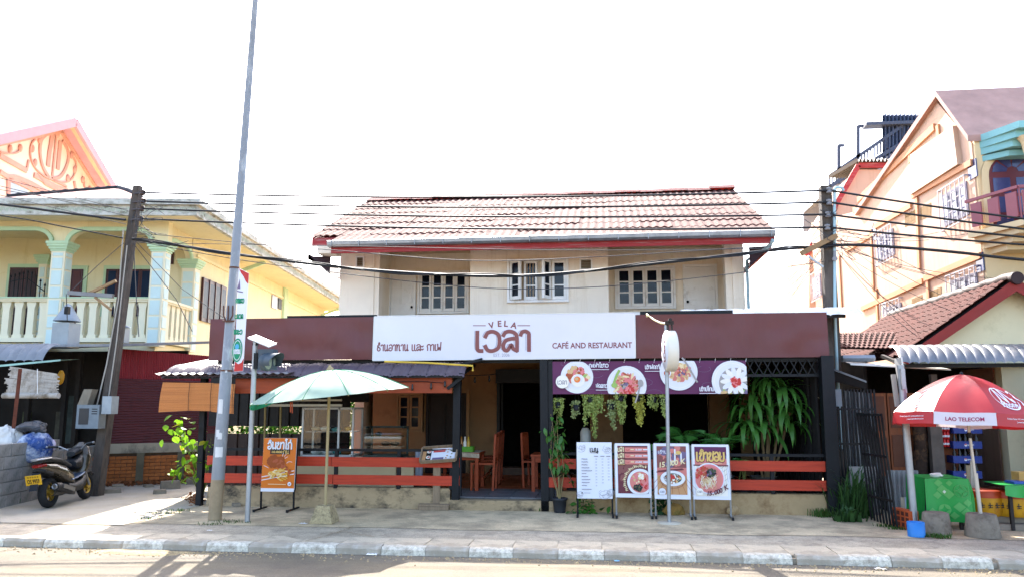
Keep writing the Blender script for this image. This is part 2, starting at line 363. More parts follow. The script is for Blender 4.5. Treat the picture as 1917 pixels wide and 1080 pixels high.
# cracks worn into the paving are real narrow grooves filled with soil
def crack(pts, w=.012):
    b = MB(); P = []
    for i in range(len(pts)-1):
        a, c = Vector(pts[i]), Vector(pts[i+1])
        for k in range(6): P.append(a.lerp(c, k/6) + Vector((random.uniform(-.015,.015), random.uniform(-.015,.015), 0)))
    P.append(Vector(pts[-1]))
    stroke(b, [(p.x, p.y) for p in P], w, Matrix.Translation((0,0,.0)))
    return b
for pts in ([(571,1012),(607,1003),(640,993),(660,985)],[(598,999),(640,994),(672,999),(700,1004)],[(0,978),(120,979),(230,982),(300,976)],[(1880,1030),(1917,1032)]):
    W = [tuple(atz(a, c, 0)) for a, c in pts]; bb = crack(W, .014); bb.v = [Vector((p.x, p.y, .003)) for p in bb.v]
    o = part('crack', bb, m_soil, pav, world=False)
# ================================================================== CAFE HOUSE (two storeys, set back behind the porch)
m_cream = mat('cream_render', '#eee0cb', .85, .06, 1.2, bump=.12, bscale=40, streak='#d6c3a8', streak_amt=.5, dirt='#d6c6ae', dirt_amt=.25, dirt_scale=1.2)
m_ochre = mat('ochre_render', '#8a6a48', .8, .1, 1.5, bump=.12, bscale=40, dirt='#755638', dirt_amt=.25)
m_white = mat('white_gloss_paint', '#ebe7e0', .5, .05, 5, dirt='#bdb3a4', dirt_amt=.15)
m_pane = mat('dark_window_glass', '#0d1420', .08, .1, 2, spec=.25)
m_tile = mat('faded_terracotta_tile', '#5f3932', .95, .17, 5, bump=.35, bscale=45, stain='#502d27', dirt='#66463d', dirt_amt=.4, dirt_scale=5, rand=.07)
m_ridge = mat('ridge_tile', '#85504a', .85, .15, 5, bump=.3)
m_redbd = mat('faded_red_board', '#9b3032', .7, .15, 4, bump=.2, stretch=(.3,4,6), dirt='#a78f86', dirt_amt=.3, dirt_scale=5)
m_galv = mat('galvanised_steel', '#9a9c9e', .45, .12, 5, metal=.7, dirt='#7c7d7d', dirt_amt=.3)
m_black = mat('black_painted_steel', '#0b0c0f', .5, .2, 6, spec=.25)
m_navy = mat('dark_steel_post', '#090c11', .5, .2, 6, spec=.25)
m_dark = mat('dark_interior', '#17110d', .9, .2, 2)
YF, YR = 3.0, 4.2
house = thing('house', 'cream two-storey house with a faded terracotta tile roof behind the cafe porch', 'house', (-1.3, 6, 0))
def wx(px, Y, py=530): return at(px, py, Y).x
xl, xr = wx(636, YF), wx(1394, YF); ra, rb = wx(700, YF), wx(880, YF); rc, rd = wx(1139, YF), wx(1372, YF)
b = MB(); ZS = 4.86   # wall head, hidden behind the fascia
b.box(xl, ra, YF, YR, 2.7, ZS); b.box(rb, rc, YF, YR+.01, 2.7, ZS); b.box(rd, xr, YF, YR, 2.7, ZS)
b.box(xl, xr, YR, YR+.2, 2.7, ZS); b.box(xl, xl+.2, YR, 10, 0, ZS-.004); b.box(xr-.2, xr, YR, 10, 0, ZS-.004); b.box(xl, xr, 9.8, 10, 0, ZS-.008)
b.box(xl+.1, xr-.1, YF-.03, YR, 2.62, 2.698)
# gable ends
for x in (xl, xr-.2): b.prism([(YF+.2, ZS), (9.9, ZS), (6, 6.35)], x+.002, x+.198, 'x')
part('wall', b, m_cream, house)
for u0, u1 in ((ra, rb), (rc, rd)):   # ledge along the balcony edge
    b = MB(); b.box(u0+.02, u1-.02, YF-.02, YF+.12, 2.78, 3.355); part('balcony_parapet', b, m_white, house)
for bx in ((ra-.001, ra+.1, YF+.03, YF+.3, 3.0, ZS-.002), (rd-.13, rd+.001, YF+.03, YF+.3, 3, ZS-.002)):
    b = MB(); b.box(*bx); part('pilaster', b, m_cream, house)
b = MB(); b.box(xl+.02, xr-.02, YF+.05, YR+.1, ZS-.03, ZS-.006); part('balcony_ceiling', b, mat('pale_soffit_board', '#c9b294', .8, .08, 2), house)
# ground floor wall, openings cut as gaps between wall pieces
GX = lambda px: wx(px, YR, 800)
b = MB(); gl = GX(697)
def gseg(p0, p1, z0, z1): b.box(GX(p0), GX(p1), YR, YR+.2, z0, z1)
Zf = .18
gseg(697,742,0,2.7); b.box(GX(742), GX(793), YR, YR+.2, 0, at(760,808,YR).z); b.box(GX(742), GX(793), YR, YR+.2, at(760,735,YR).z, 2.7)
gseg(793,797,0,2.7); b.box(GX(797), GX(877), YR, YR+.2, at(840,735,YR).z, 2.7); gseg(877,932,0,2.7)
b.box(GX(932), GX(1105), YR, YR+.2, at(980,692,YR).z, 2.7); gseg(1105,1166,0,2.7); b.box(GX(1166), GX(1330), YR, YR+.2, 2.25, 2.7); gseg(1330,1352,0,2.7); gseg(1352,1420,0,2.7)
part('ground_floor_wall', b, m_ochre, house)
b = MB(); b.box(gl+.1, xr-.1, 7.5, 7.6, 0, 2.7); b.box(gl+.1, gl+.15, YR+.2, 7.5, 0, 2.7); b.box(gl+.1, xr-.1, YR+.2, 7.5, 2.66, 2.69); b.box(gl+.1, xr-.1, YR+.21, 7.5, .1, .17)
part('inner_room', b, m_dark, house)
# roof
b = MB(); RZ0, RY0, RYR = 4.66, 1.93, 6.0; SL = .4675; RXL, RXR = -5.68, 3.12
zr = RZ0 + (RYR-RY0)*SL
b.add([(RXL,RY0+.5,RZ0-.06+.5*SL),(RXR,RY0,RZ0-.06),(RXR,RYR,zr-.06),(RXL,RYR,zr-.06),(RXL,2*RYR-RY0,RZ0-.06),(RXR,2*RYR-RY0,RZ0-.06)], [(0,1,2,3),(3,2,5,4)])
roof = part('roof', b, m_redbd, house)
NT, NR, wv = 15, 8, 4; TW = (RXR-RXL)/NT; SLEN = math.hypot(RYR-RY0, zr-RZ0); TL = SLEN/NR
def wave_tile(w, l, waves, amp, lap=.09, n=6):
    b = MB(); N_ = waves*n; V = []
    for j, y in enumerate((0, l+lap)):
        for i in range(N_+1):
            t = i/n; z = amp*(.5+.5*math.cos(2*math.pi*t)) ; V.append((w*i/N_, y, z + (.014 if j == 0 else 0)))
    b.add(V, [(i, i+1, N_+2+i, N_+1+i) for i in range(N_)], smooth=True)
    b.add([V[i] for i in range(N_+1)] + [(p[0], p[1], p[2]-.018) for p in V[:N_+1]], [(i, N_+1+i, N_+2+i, i+1) for i in range(N_)])
    return b
tb = wave_tile(TW, TL, wv, .026); t0 = None; ang = math.atan(SL)
for r in range(NR):
    for c in range(NT):
        if r == 0 and c == 0: continue
        y = RY0 + r*TL*math.cos(ang); z = RZ0 + r*TL*math.sin(ang) - .03
        loc = Vector((RXL + c*TW, y, z)) - Vector(house.location)
        if t0 is None: t0 = part('roof_tile', tb, m_tile, roof, world=False); o = t0
        else: o = inst(t0, roof)
        o.location = loc + Vector((0, 0, random.uniform(0, .014))); o.rotation_euler = (ang + random.uniform(-.01,.01), random.uniform(-.006,.006), random.uniform(-.012,.012))
b = MB()
for i in range(16):
    x0 = RXL + (RXR-RXL)*i/16; x1 = x0 + (RXR-RXL)/16 + .03; dz = .012*(i % 2) + (.03 if i == 15 else 0)
    b.add([(x0,RYR-.2,zr-.045+dz),(x1,RYR-.2,zr-.045+dz),(x1,RYR-.06,zr+.055+dz),(x0,RYR-.06,zr+.055+dz),(x0,RYR+.06,zr+.055+dz),(x1,RYR+.06,zr+.055+dz),(x0,RYR+.2,zr-.045+dz),(x1,RYR+.2,zr-.045+dz)], [(0,1,2,3),(3,2,5,4),(4,5,7,6),(0,3,4,6),(1,7,5,2)])
part('ridge_cap', b, m_ridge, roof)
# gutter, fascia, barge boards
b = MB(); gx0, gx1 = wx(614,1.9,455), wx(1451,1.9,440)
b.add([(x, y, z) for x in (gx0, gx1) for y, z in ((2.0,4.66),(1.86,4.665),(1.83,4.65),(1.84,4.58),(1.9,4.55),(2.0,4.55))], [(0,1,7,6),(1,2,8,7),(2,3,9,8),(3,4,10,9),(4,5,11,10),(5,4,3,2,1,0),(6,7,8,9,10,11)])
gut = part('gutter', b, m_galv, house)
n = 15
for i in range(n+1):
    x = gx0 + (gx1-gx0)*(i+.15)/(n+.3); b = MB(); b.box(x, x+.014, 1.822, 1.99, 4.545, 4.668); part('gutter_strap', b, m_galv, gut)
b = MB(); b.box(gx0+.03, RXR-.03, 1.99, 2.02, 4.44, 4.55); b.box(RXL, gx0+.1, RY0+.48, RY0+.51, 4.68, 4.83); part('fascia_board', b, m_redbd, house)
b = MB()
for x in (RXL-.01, RXR-.02):
    b.prism([(RY0+.5 if x < 0 else RY0+.1, RZ0-.2+(.5*SL if x < 0 else 0)), (RYR, zr-.17), (2*RYR-RY0, RZ0-.2), (2*RYR-RY0, RZ0-.03), (RYR, zr-.02), (RY0+.5 if x < 0 else RY0+.1, RZ0-.03+(.5*SL if x < 0 else .02))], x, x+.03, 'x')
part('barge_board', b, m_redbd, house)
b = MB(); x0 = wx(597,2.2,465); b.box(x0, gx0+.05, 2.1, 2.5, 4.47, 4.62); part('eave_box', b, m_cream, house)
m_plank = mat('dark_eave_plank', '#3a2a30', .7, .2, 4)
for xs, sgn in ((xl, -1), (xr, 1)):   # sloping side eaves
    b = MB(); b.add([(xs, 2.4, 4.1), (xs+sgn*.34, 2.2, 4.44), (xs+sgn*.34, 9, 4.6), (xs, 9, 4.1), (xs, 2.45, 4.47), (xs, 9, 4.47)], [(0,1,2,3),(0,4,1)]); b.box(xs+sgn*.32-.02, xs+sgn*.34, 2.1, 9, 4.36, 4.47, 1)
    part('side_eave', b, [m_plank, m_redbd], house)
b = MB(); d0 = at(1447,450,1.95); d1 = at(1440,462,2.1); d2 = at(1398,488,2.9); b.tube([d0, d1, d2, d2+Vector((0,.05,-1.4))], .035, 8); part('downpipe', b, mat('pale_blue_pvc', '#9db8bd', .5, .05), house)
# windows, doors, vents
def window(parent, x0, x1, z0, z1, Y, n, rows=3, fw=.045, mf=None, open_=()):
    mf = mf or m_white; b = MB(); d = .07
    b.box(x0, x1, Y-d, Y+.01, z1-fw, z1); b.box(x0, x1, Y-d, Y+.01, z0, z0+fw); b.box(x0, x0+fw, Y-d, Y+.01, z0+fw, z1-fw); b.box(x1-fw, x1, Y-d, Y+.01, z0+fw, z1-fw)
    wn = part('window', b, mf, parent); iw = (x1-x0-2*fw)/n
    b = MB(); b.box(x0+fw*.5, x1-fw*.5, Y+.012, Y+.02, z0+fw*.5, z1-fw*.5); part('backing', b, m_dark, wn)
    for i in range(n):
        a = x0+fw+i*iw; c = a+iw; s = .05; b = MB(); y0, y1 = Y-d+.012, Y-.01; g = .006
        M = None
        if i in open_: M = Matrix.Translation((a if open_[i] < 0 else c, Y-d, 0)) @ Matrix.Rotation(RAD(open_[i]), 4, 'Z') @ Matrix.Translation((-(a if open_[i] < 0 else c), -(Y-d), 0))
        b.M = M
        b.box(a+g, a+s, y0, y1, z0+fw+g, z1-fw-g); b.box(c-s, c-g, y0, y1, z0+fw+g, z1-fw-g); b.box(a+s, c-s, y0, y1, z0+fw+g, z0+fw+s+.02); b.box(a+s, c-s, y0, y1, z1-fw-s, z1-fw-g)
        zz0, zz1 = z0+fw+s+.02, z1-fw-s; rh = (zz1-zz0)/rows
        for r in range(1, rows): b.box(a+s, c-s, y0+.008, y1-.008, zz0+r*rh-.013, zz0+r*rh+.013)
        part('sash', b, mf, wn)
        for r in range(rows):
            b = MB(); b.M = M; b.box(a+s, c-s, y0+.02, y0+.026, zz0+r*rh+.013*(r > 0), zz0+(r+1)*rh-.013*(r < rows-1)); part('pane', b, m_pane, wn)
    return wn
def wrect(p0, q0, p1, q1, Y): A = at(p0, q1, Y); B = at(p1, q0, Y); return A.x, B.x, A.z, B.z
window(house, *wrect(782,507,879,588,YR-.0), YR-.001, 4)
window(house, *wrect(1152,498,1263,579,YR), YR-.001, 4)
cw = window(house, *wrect(950,484,1064,567,YF), YF-.001, 4, open_={0: -38, 2: 62})
x0, x1, z0, z1 = wrect(972,488,1006,565,YF); b = MB()
def fn(u, v): return Vector((x0 + (x1-x0)*u, YF-.03 + .018*math.sin(u*38 + math.sin(v*3)), z0 + (z1-z0)*v))
b.grid(fn, 48, 4); part('curtain', b, mat('beige_curtain', '#b29a7c', .85, .1, 6), cw)
def door(p0, q0, p1, q1, Y, mt, panels, knob=None, name='door'):
    x0, x1, z0, z1 = wrect(p0, q0, p1, q1, Y); b = MB(); f = .05
    b.box(x0, x0+f, Y-.06, Y, z0, z1); b.box(x1-f, x1, Y-.06, Y, z0, z1); b.box(x0+f, x1-f, Y-.06, Y, z1-f, z1); b.box(x0+f+.004, x1-f-.004, Y-.03, Y, z0, z1-f-.004)
    W = x1-x0-2*f; H = z1-z0-f
    dr = part(name, b, mt, house)
    for (a, c, d, e) in panels:
        b = MB(); b.box(x0+f+W*a, x0+f+W*c, Y-.042, Y-.03, z0+H*d, z0+H*e); b.box(x0+f+W*a+.025, x0+f+W*c-.025, Y-.05, Y-.042, z0+H*d+.025, z0+H*e-.025); part('door_panel', b, mt, dr)
    if knob: b = MB(); k = at(*knob, Y); b.lathe([(0,-.03),(.022,-.02),(.026,0),(.02,.02),(0,.03)], 10, (k.x, Y-.07, k.z)); b.box(k.x-.01, k.x+.01, Y-.07, Y-.03, k.z-.01, k.z+.01); part('door_handle', b, m_black, dr)
pan = [(.1,.46,.42,.95),(.54,.9,.42,.95),(.1,.9,.06,.36)]
door(727,511,780,608,YR, m_white, pan, (772,575)); door(1281,495,1341,608,YR, m_white, pan, (1287,565))
for r in ((666,480,683,502),(1085,484,1109,507)):
    x0, x1, z0, z1 = wrect(*r, YF); b = MB(); f = .03
    b.box(x0, x1, YF-.03, YF+.001, z1-f, z1); b.box(x0, x1, YF-.03, YF+.001, z0, z0+f); b.box(x0, x0+f, YF-.03, YF+.001, z0+f, z1-f); b.box(x1-f, x1, YF-.03, YF+.001, z0+f, z1-f)
    v = part('vent', b, m_white, house); b = MB(); b.box(x0+f, x1-f, YF-.004, YF-.002, z0+f, z1-f); part('backing', b, mat('vent_shadow_brown', '#6b5a40', .8), v)  # plain brown backing sheet behind the louvres
    for i in range(4): z = z0+f+(z1-z0-2*f)*(i+.5)/4; b = MB(); b.add([(x0+f,YF-.024,z-.015),(x1-f,YF-.024,z-.015),(x1-f,YF-.006,z+.02),(x0+f,YF-.006,z+.02)], [(0,1,2,3)]); part('louvre', b, mat('smoked_louvre', '#7a7364', .3), v)
# ground floor window and dark doors under the porch
m_trim = mat('tan_timber_trim', '#8d6f4c', .65, .1, 6)
window(house, *wrect(742,735,793,808,YR), YR-.001, 2, mf=m_trim)
m_dkwood = mat('dark_timber', '#1b120e', .6, .2, 6, stretch=(6,6,.6))
door(797,735,877,886,YR, m_dkwood, [(.05,.47,.1,.9),(.53,.95,.1,.9)])
b = MB(); x0, x1, z0, z1 = wrect(873,728,880,890,YR); b.box(x0, x1, YR-.08, YR-.061, .18, z1); x0, x1, z0, z1 = wrect(795,730,880,735,YR); b.box(x0, x1-.05, YR-.08, YR-.061, z0, z1); part('door_trim', b, m_trim, house)
x0, x1, z0, z1 = wrect(928,690,1030,716,YR-.3); b = MB(); b.box(x0, x1, YR-.32, YR-.01, z0, z1); part('shutter_box', b, mat('black_shutter_box', '#0c0f12', .5), house)
b = MB(); x0, x1, z0, z1 = wrect(930,716,1105,880,YR); b.box(x0, x0+.07, YR-.05, YR, .18, z1); b.box(x0+.1, x0+.13, YR-.04, YR, .18, z1); part('shutter_rail', b, m_black, house)
b = MB(); x0, x1, z0, z1 = wrect(918,874,1002,890,YR-.35); b.box(x0, x1, YR-.35, YR-.01, .18, .32); part('step', b, mat('brown_step_tile', '#5b4433', .5, .25, 12, dirt='#3d2d22'), house)
# ================================================================== CAFE PORCH: floor, low walls, posts, fascia, awning, rails
m_old = mat('stained_render', '#a08a6a', .9, .14, 3, bump=.3, bscale=30, dirt='#3f382f', dirt_amt=.5, dirt_scale=3.5, stretch=(1,1,1.6))
m_old2 = mat('stained_render_brown', '#a58c66', .9, .14, 3, bump=.3, bscale=30, dirt='#7a5f40', dirt_amt=.5, dirt_scale=3)
m_brown = mat('brown_vinyl_fascia', '#5a2626', .42, .07, 2, bump=.1, bscale=3, spec=.4)
m_plk = mat('red_stained_plank', '#ad3519', .55, .16, 5, stretch=(.4,6,8), bump=.15, bscale=25, dirt='#8f2814', dirt_amt=.35, dirt_scale=4)
m_wood = mat('orange_stained_timber', '#8f3a14', .55, .2, 5, stretch=(.5,6,6))
fl = struct('porch_floor', MB().box(-6.25, 3.3, .12, YR+.2, -.1, .15), mat('floor_mortar', '#4b4640', .9))
m_gt = mat('grey_floor_tile', '#5d5f63', .4, .12, 6, rand=.1, dirt='#494a4c', dirt_amt=.3); m_ot = mat('terracotta_floor_tile', '#8f4a26', .4, .12, 5, rand=.1)
tb = MB(); tb.box(-.196,.196,-.196,.196,.0,.02); g0 = part('floor_tile', tb, m_gt, fl, world=False)
tb = MB(); tb.box(-.196,.196,-.196,.196,.0,.02); o0 = part('floor_tile', tb, m_ot, fl, world=False)
ug = uo = False
for i in range(24):
    for j in range(10):
        x = -6.05 + i*.4; y = .33 + j*.4
        if not (-2.9 < x < -.5 or j > 4): continue
        src = g0 if j < 3 else o0
        if j < 3 and not ug: o = g0; ug = True
        elif j >= 3 and not uo: o = o0; uo = True
        else: o = inst(src, fl)
        o.location = (x, y, .152 + random.uniform(0, .003))
def wall_strip(x0, x1, z, seed):
    b = MB(); n = int((x1-x0)/.12)
    prof = lambda q: [(-.03, -.03), (-.012+q, z*.55), (0+q, z-.01), (.012, z), (.13, z)]
    V = []; k = 5
    for i in range(n+1):
        q = .012*mnoise.noise(Vector((i*.7, seed, 0)))
        V += [(x0+(x1-x0)*i/n, y, zz) for y, zz in prof(q)]
    b.add(V, [(i*k+j, (i+1)*k+j, (i+1)*k+j+1, i*k+j+1) for i in range(n) for j in range(k-1)])
    b.add([V[0], V[1], V[2], V[3], V[4]], [(4,3,2,1,0)]); b.add(V[-5:], [(0,1,2,3,4)]); b.box(x0, x1, .128, .16, -.03, z-.004)
    return b
solo('low_wall', wall_strip(-6.3, -2.36, .31, 1), m_old, 'stained grey concrete low wall under the left red rails', 'wall')
solo('low_wall', wall_strip(-.72, 3.28, .29, 9), m_old2, 'tan stained low wall behind the menu boards under the right red rails', 'wall')
b = MB(); b.box(-2.36, -.72, -.06, .12, -.03, .145); solo('threshold_step', b, m_old, 'mossy concrete threshold step at the cafe entrance', 'step')
# porch frame
porch = thing('porch', 'dark steel porch frame with wide brown fascia panels across the cafe front', 'porch', (-1.5, 0, 0))
for (px0, py0, px1, py1, r) in ((373,945,384,690,.045),(853,949,857,688,.055),(1021,955,1018,672,.06),(1033,955,1030,672,.035),(1560,964,1546,672,.09)):
    a = at(px0, py0, 0); c = at(px1, py1, 0); b = MB(); b.beam((a.x,0,-.02), (c.x,0,c.z+.05), r*2, r*2, up=(0,1,0))
    part('post', b, m_navy, porch)
S = {k: at(*k, 0) for k in ((396,598),(393,675),(703,593),(703,673),(1187,587),(1187,669),(1548,587),(1553,669))}
def panel(xa, xb, z0, z1, y, mt, amp=.01, nm='fascia_panel'):
    b = MB()
    def fn(u, v): return Vector((xa+(xb-xa)*u, y + amp*mnoise.noise(Vector((u*6+xa, v*2.2, 1))) + amp*.5*abs(mnoise.noise(Vector((u*16, v*.9+xa, 7)))), z0+(z1-z0)*v))
    b.grid(fn, 90, 22); return b
pl = panel(-6.4, -3.6, 2.3, 2.98, -.035, m_brown, .022); part('fascia_panel', pl, m_brown, porch)
pl = panel(.5, 3.37, 2.29, 2.96, -.035, m_brown, .02); part('fascia_panel', pl, m_brown, porch)
for (xa, xb, za, zb) in ((-6.4,-3.6,2.3,2.98),(.5,3.37,2.29,2.96)):
    b = MB()
    for z in (za+.02, (za+zb)/2, zb-.02): b.beam((xa, .03, z), (xb, .03, z), .03)
    part('fascia_frame', b, m_black, porch)
    b = MB(); b.beam((xa, .012, (za+zb)/2), (xb, .012, (za+zb)/2), .004); part('fascia_seam', b, m_brown, porch)
b = MB(); b.beam((-5.1,.02,3.0),(-3.6,.02,3.0), .05, .04); b.beam((.6,.02,2.99),(2.0,.02,2.99),.05,.05); part('top_beam', b, m_navy, porch)
b = MB(); b.beam((-6.3,.12,2.28),(3.35,.12,2.26), .06); b.beam((-6.3,2,2.6),(3.35,2,2.6), .06)
for x in (-6.2,-4,-2.3,-.8,1.2,3.3): b.beam((x,.12,2.3),(x,4.2,2.72), .05)
part('roof_beam', b, m_black, porch)
def corr(mb, p00, p10, p11, p01, waves, amp, n=6, nv=1, thick=0):
    # corrugated sheet spanned by four corners, waves across u
    p00, p10, p11, p01 = map(Vector, (p00, p10, p11, p01)); nn = ((p10-p00).cross(p01-p00)).normalized()
    def fn(u, v): return (p00.lerp(p10, u)).lerp(p01.lerp(p11, u), v) + nn*amp*math.cos(2*math.pi*u*waves)
    mb.grid(fn, waves*n, nv); return mb
b = MB(); corr(b, (-6.3,.15,2.38), (3.36,.15,2.36), (3.36,4.2,2.78), (-6.3,4.2,2.78), 60, .012)
part('roof_sheet', b, mat('grey_roof_sheet', '#8b8a88', .6, .1, 3, metal=.2), porch)
# white corrugated roof edge above the right fascia
m_wsheet = mat('white_corrugated_sheet', '#cfcfca', .5, .07, 5, dirt='#b0aaa0', dirt_amt=.3)
cr = thing('corrugated_canopy', 'white corrugated metal canopy edge over the right end of the brown fascia', 'canopy', (2.5, .6, 2.3))
b = MB(); xa, xb = wx(1275,.3,583), wx(1612,.3,590)
def fn(u, v):
    x = xa + (xb-xa)*u; w = abs(math.sin(math.pi*u*11)); y = 2.4 - 2.25*v; z = 3.16 - .1*v - .13*max(0, (v-.86)/.14)**1.6 + .02*(w**.35)
    return Vector((x, y, z))
b.grid(fn, 132, 28); part('sheet', b, m_wsheet, cr); b = MB(); b.beam((xa+.1,.25,2.96),(xb-.25,.25,2.93), .05); b.beam((xb-.3,.25,2.93),(xb-.3,2.2,3.2),.05); part('support_bar', b, m_black, cr)
# left awning: plum curved tiles, timber valance
m_plum = mat('plum_awning_tile', '#54474e', .55, .1, 4, dirt='#665a60', dirt_amt=.35, dirt_scale=4, rand=.05)
aw = thing('awning', 'plum curved tile awning with a timber valance over the left cafe bay', 'awning', (-4.6, 0, 0))
YA = -.35; ax0, ax1 = at(303,690,YA).x, at(868,690,YA).x; NA = 17; aw_w = (ax1-ax0)/NA
def awtile():
    b = MB()
    def fn(u, v):
        t = v*1.15; x = aw_w*1.02*u; rib = .03*max(0, math.sin(math.pi*u))**.4 + .006*math.sin(2*math.pi*u*5)
        ang = t; y = -.0 + .62 - .62*math.sin(min(ang, 1.2))/math.sin(1.15); z = -.25*(1-math.cos(ang))/(1-math.cos(1.15))
        return Vector((x, y*.9, z + rib + .004*round(v*6)))
    b.grid(fn, 14, 12); return b
a0 = None
zt = at(560,683,YA).z + .03
for i in range(NA):
    if a0 is None: a0 = part('awning_tile', awtile(), m_plum, aw, world=False); o = a0
    else: o = inst(a0, aw)
    o.location = Vector((ax0 + i*aw_w, YA, zt + random.uniform(-.004,.004))) - Vector(aw.location)
b = MB(); corr(b, (ax0-.05,YA-.1,zt-.165),(at(548,710,YA).x,YA-.1,zt-.16),(at(548,710,YA).x,.5,zt-.03),(ax0-.05,.5,zt-.03), 16, .012); part('under_sheet', b, mat('dull_grey_sheet', '#8a8784', .6, .1, 4), aw)
b = MB(); corr(b, (ax0,.2,zt+.0),(-6.25,.2,zt+.0),(-6.25,2.1,zt+.3),(ax0,2.1,zt+.3), 5, .02); part('rear_sheet', b, m_plum, aw)  # unseen rear sheet, added so the awning shadow falls solid
b = MB(); b.beam((ax0,YA+.05,zt-.2),(ax1,YA+.05,zt-.2), .04, .06); b.beam((ax0,YA+.02,zt-.19),(ax0,.9,zt+.02), .04); b.beam((ax1-.05,YA+.02,zt-.19),(ax1-.05,.9,zt+.02), .05); b.beam((at(838,725,-.2).x,-.2,zt-.4),(ax1-.02,-.2,zt-.2),.05); b.beam((ax1-.1,-.1,zt-.02),(ax1+.25,-.1,zt+.06),.04); part('awning_frame', b, m_black, aw)
v0, v1 = at(440,732,-.2), at(846,710,-.2)
b = MB(); b.box(v0.x, v1.x, -.2, -.175, at(800,735,-.2).z, at(800,706,-.2).z); part('valance_board', b, m_wood, aw)
b = MB(); a = at(720,676,-.3); c = at(885,684,-.3); b.tube([a, (a+c)/2+Vector((0,0,.01)), c, c+Vector((0,0,-.08))], .015, 8); solo('yellow_pipe', b, mat('yellow_pvc', '#caa63a', .5), 'thin yellow pipe lying along the top of the plum awning', 'pipe')
# rolled bamboo blind at the left end
m_bam = mat('orange_bamboo', '#b9743a', .6, .3, 3, stretch=(.15,1,22), bump=.3, bscale=8, dirt='#8f4f22', dirt_amt=.4, dirt_scale=6)
bl = thing('bamboo_blind', 'orange bamboo blind with flared panels hanging from the left end of the plum awning', 'blind', tuple(at(370,770,-.4)))
for (x0, x1, t0, t1, q0, q1) in ((303,357,715,716,771,768),(357,398,716,716,768,769),(398,439,717,718,770,774)):
    zt0, zt1, zb0, zb1 = at(x0,t0,-.4).z, at(x1,t1,-.4).z, at(x0,q0,-.4).z, at(x1,q1,-.4).z; xa, xb = at(x0,740,-.4).x, at(x1,740,-.4).x
    N = 22; bp = None
    b = MB()
    for k in range(N):
        f0, f1 = k/N, (k+.92)/N; yb = -.4 - .02*math.sin(f0*3.1)
        sk = -.012 if x0 == 303 else 0
        def P(f, left): z = (zt0+(zb0-zt0)*f) if left else (zt1+(zb1-zt1)*f); return ((xa if left else xb) + (sk*f*3 if left else 0), yb, z)
        A, B, C, D = P(f0,1), P(f0,0), P(f1,0), P(f1,1)
        b.add([A,B,C,D,(A[0],yb+.008,A[2]),(B[0],yb+.008,B[2]),(C[0],yb+.008,C[2]),(D[0],yb+.008,D[2])], [(3,2,1,0),(4,5,6,7),(0,1,5,4),(2,3,7,6),(1,2,6,5),(3,0,4,7)])
    sp = part('slat_panel', b, m_bam, bl); sp['kind'] = 'stuff'
    b = MB(); b.tube([(xb-.01,-.43,zt1),(xb-.01,-.45,(zt1+zb1)/2),(xb-.01,-.43,zb1)], .004, 5); part('cord', b, m_dkwood, bl)
# rails
def railing(label, x0, x1, planks, posts, topz, Y=-.01):
    t = thing('railing', label, 'railing', ((x0+x1)/2, Y, .28))
    for (zc, h, xa, xb) in planks:
        b = MB(); b.box(xa, xb, Y-.035, Y-.01, zc-h/2, zc+h/2); part('plank', b, m_plk, t)
    for x in posts: b = MB(); b.beam((x,Y+.02,.29),(x,Y+.02,topz), .055, .05, up=(0,1,0)); part('post', b, m_navy, t)
    b = MB(); b.beam((x0,Y+.02,topz),(x1,Y+.02,topz), .035, .04); part('top_rail', b, m_navy, t)
    return t
def zy(py, px=700, Y=-.02): return at(px, py, Y).z
def xs(px, Y=-.02): return at(px, 880, Y).x
z1 = (zy(855)+zy(872))/2; h1 = zy(855)-zy(873); z2 = (zy(888)+zy(906))/2
railing('pair of red planks on dark posts fencing the left cafe bay', xs(390), xs(852), [(z1, h1, xs(388), xs(620)), (z1-.004, h1, xs(621), xs(849)), (z2, h1, xs(385), xs(624)), (z2-.003, h1, xs(625), xs(849))], [xs(393), xs(628), xs(746), xs(845)], zy(842))
railing('pair of red planks on dark posts fencing the right bay behind the menu boards', xs(1014), xs(1552), [(z1-.005, h1, xs(1014), xs(1300)), (z1-.01, h1, xs(1301), xs(1551)), (z2-.008, h1, xs(1014), xs(1290)), (z2-.012, h1, xs(1291), xs(1553))], [xs(1017), xs(1230), xs(1446)], zy(846))
b = MB(); x = xs(860); b.beam((x,-.0,.2),(x,-.0,.98),.06); b.box(x-.02,x+.005,-.05,-.03,z1-h1/2,z1+h1/2,1); b.box(x-.02,x+.005,-.05,-.03,z2-h1/2,z2+h1/2,1)
solo('gate_post', b, [m_navy, m_plk], 'short dark gate post with red plank ends right of the wooden menu stand', 'post')
# trellis under the right fascia
tr = thing('trellis', 'black diamond trellis under the right end of the brown fascia', 'trellis', (2.7, .1, 2.0))
x0, x1, z0, z1_ = at(1396,700,.08).x, at(1545,700,.08).x, at(1450,702,.08).z, at(1450,672,.08).z
b = MB(); b.beam((x0,.08,z0),(x1,.08,z0),.04); b.beam((x0,.08,z1_),(x1,.08,z1_),.03); part('trellis_frame', b, m_navy, tr)
n = 9; st = (x1-x0)/n; H = z1_-z0
for i in range(n):
    for s in (1,-1):
        b = MB(); a = (x0+i*st, .07+.012*s, z0 if s > 0 else z1_); c = (x0+(i+1)*st, .07+.012*s, z1_ if s > 0 else z0); b.beam(a, c, .014); part('slat', b, m_navy, tr)
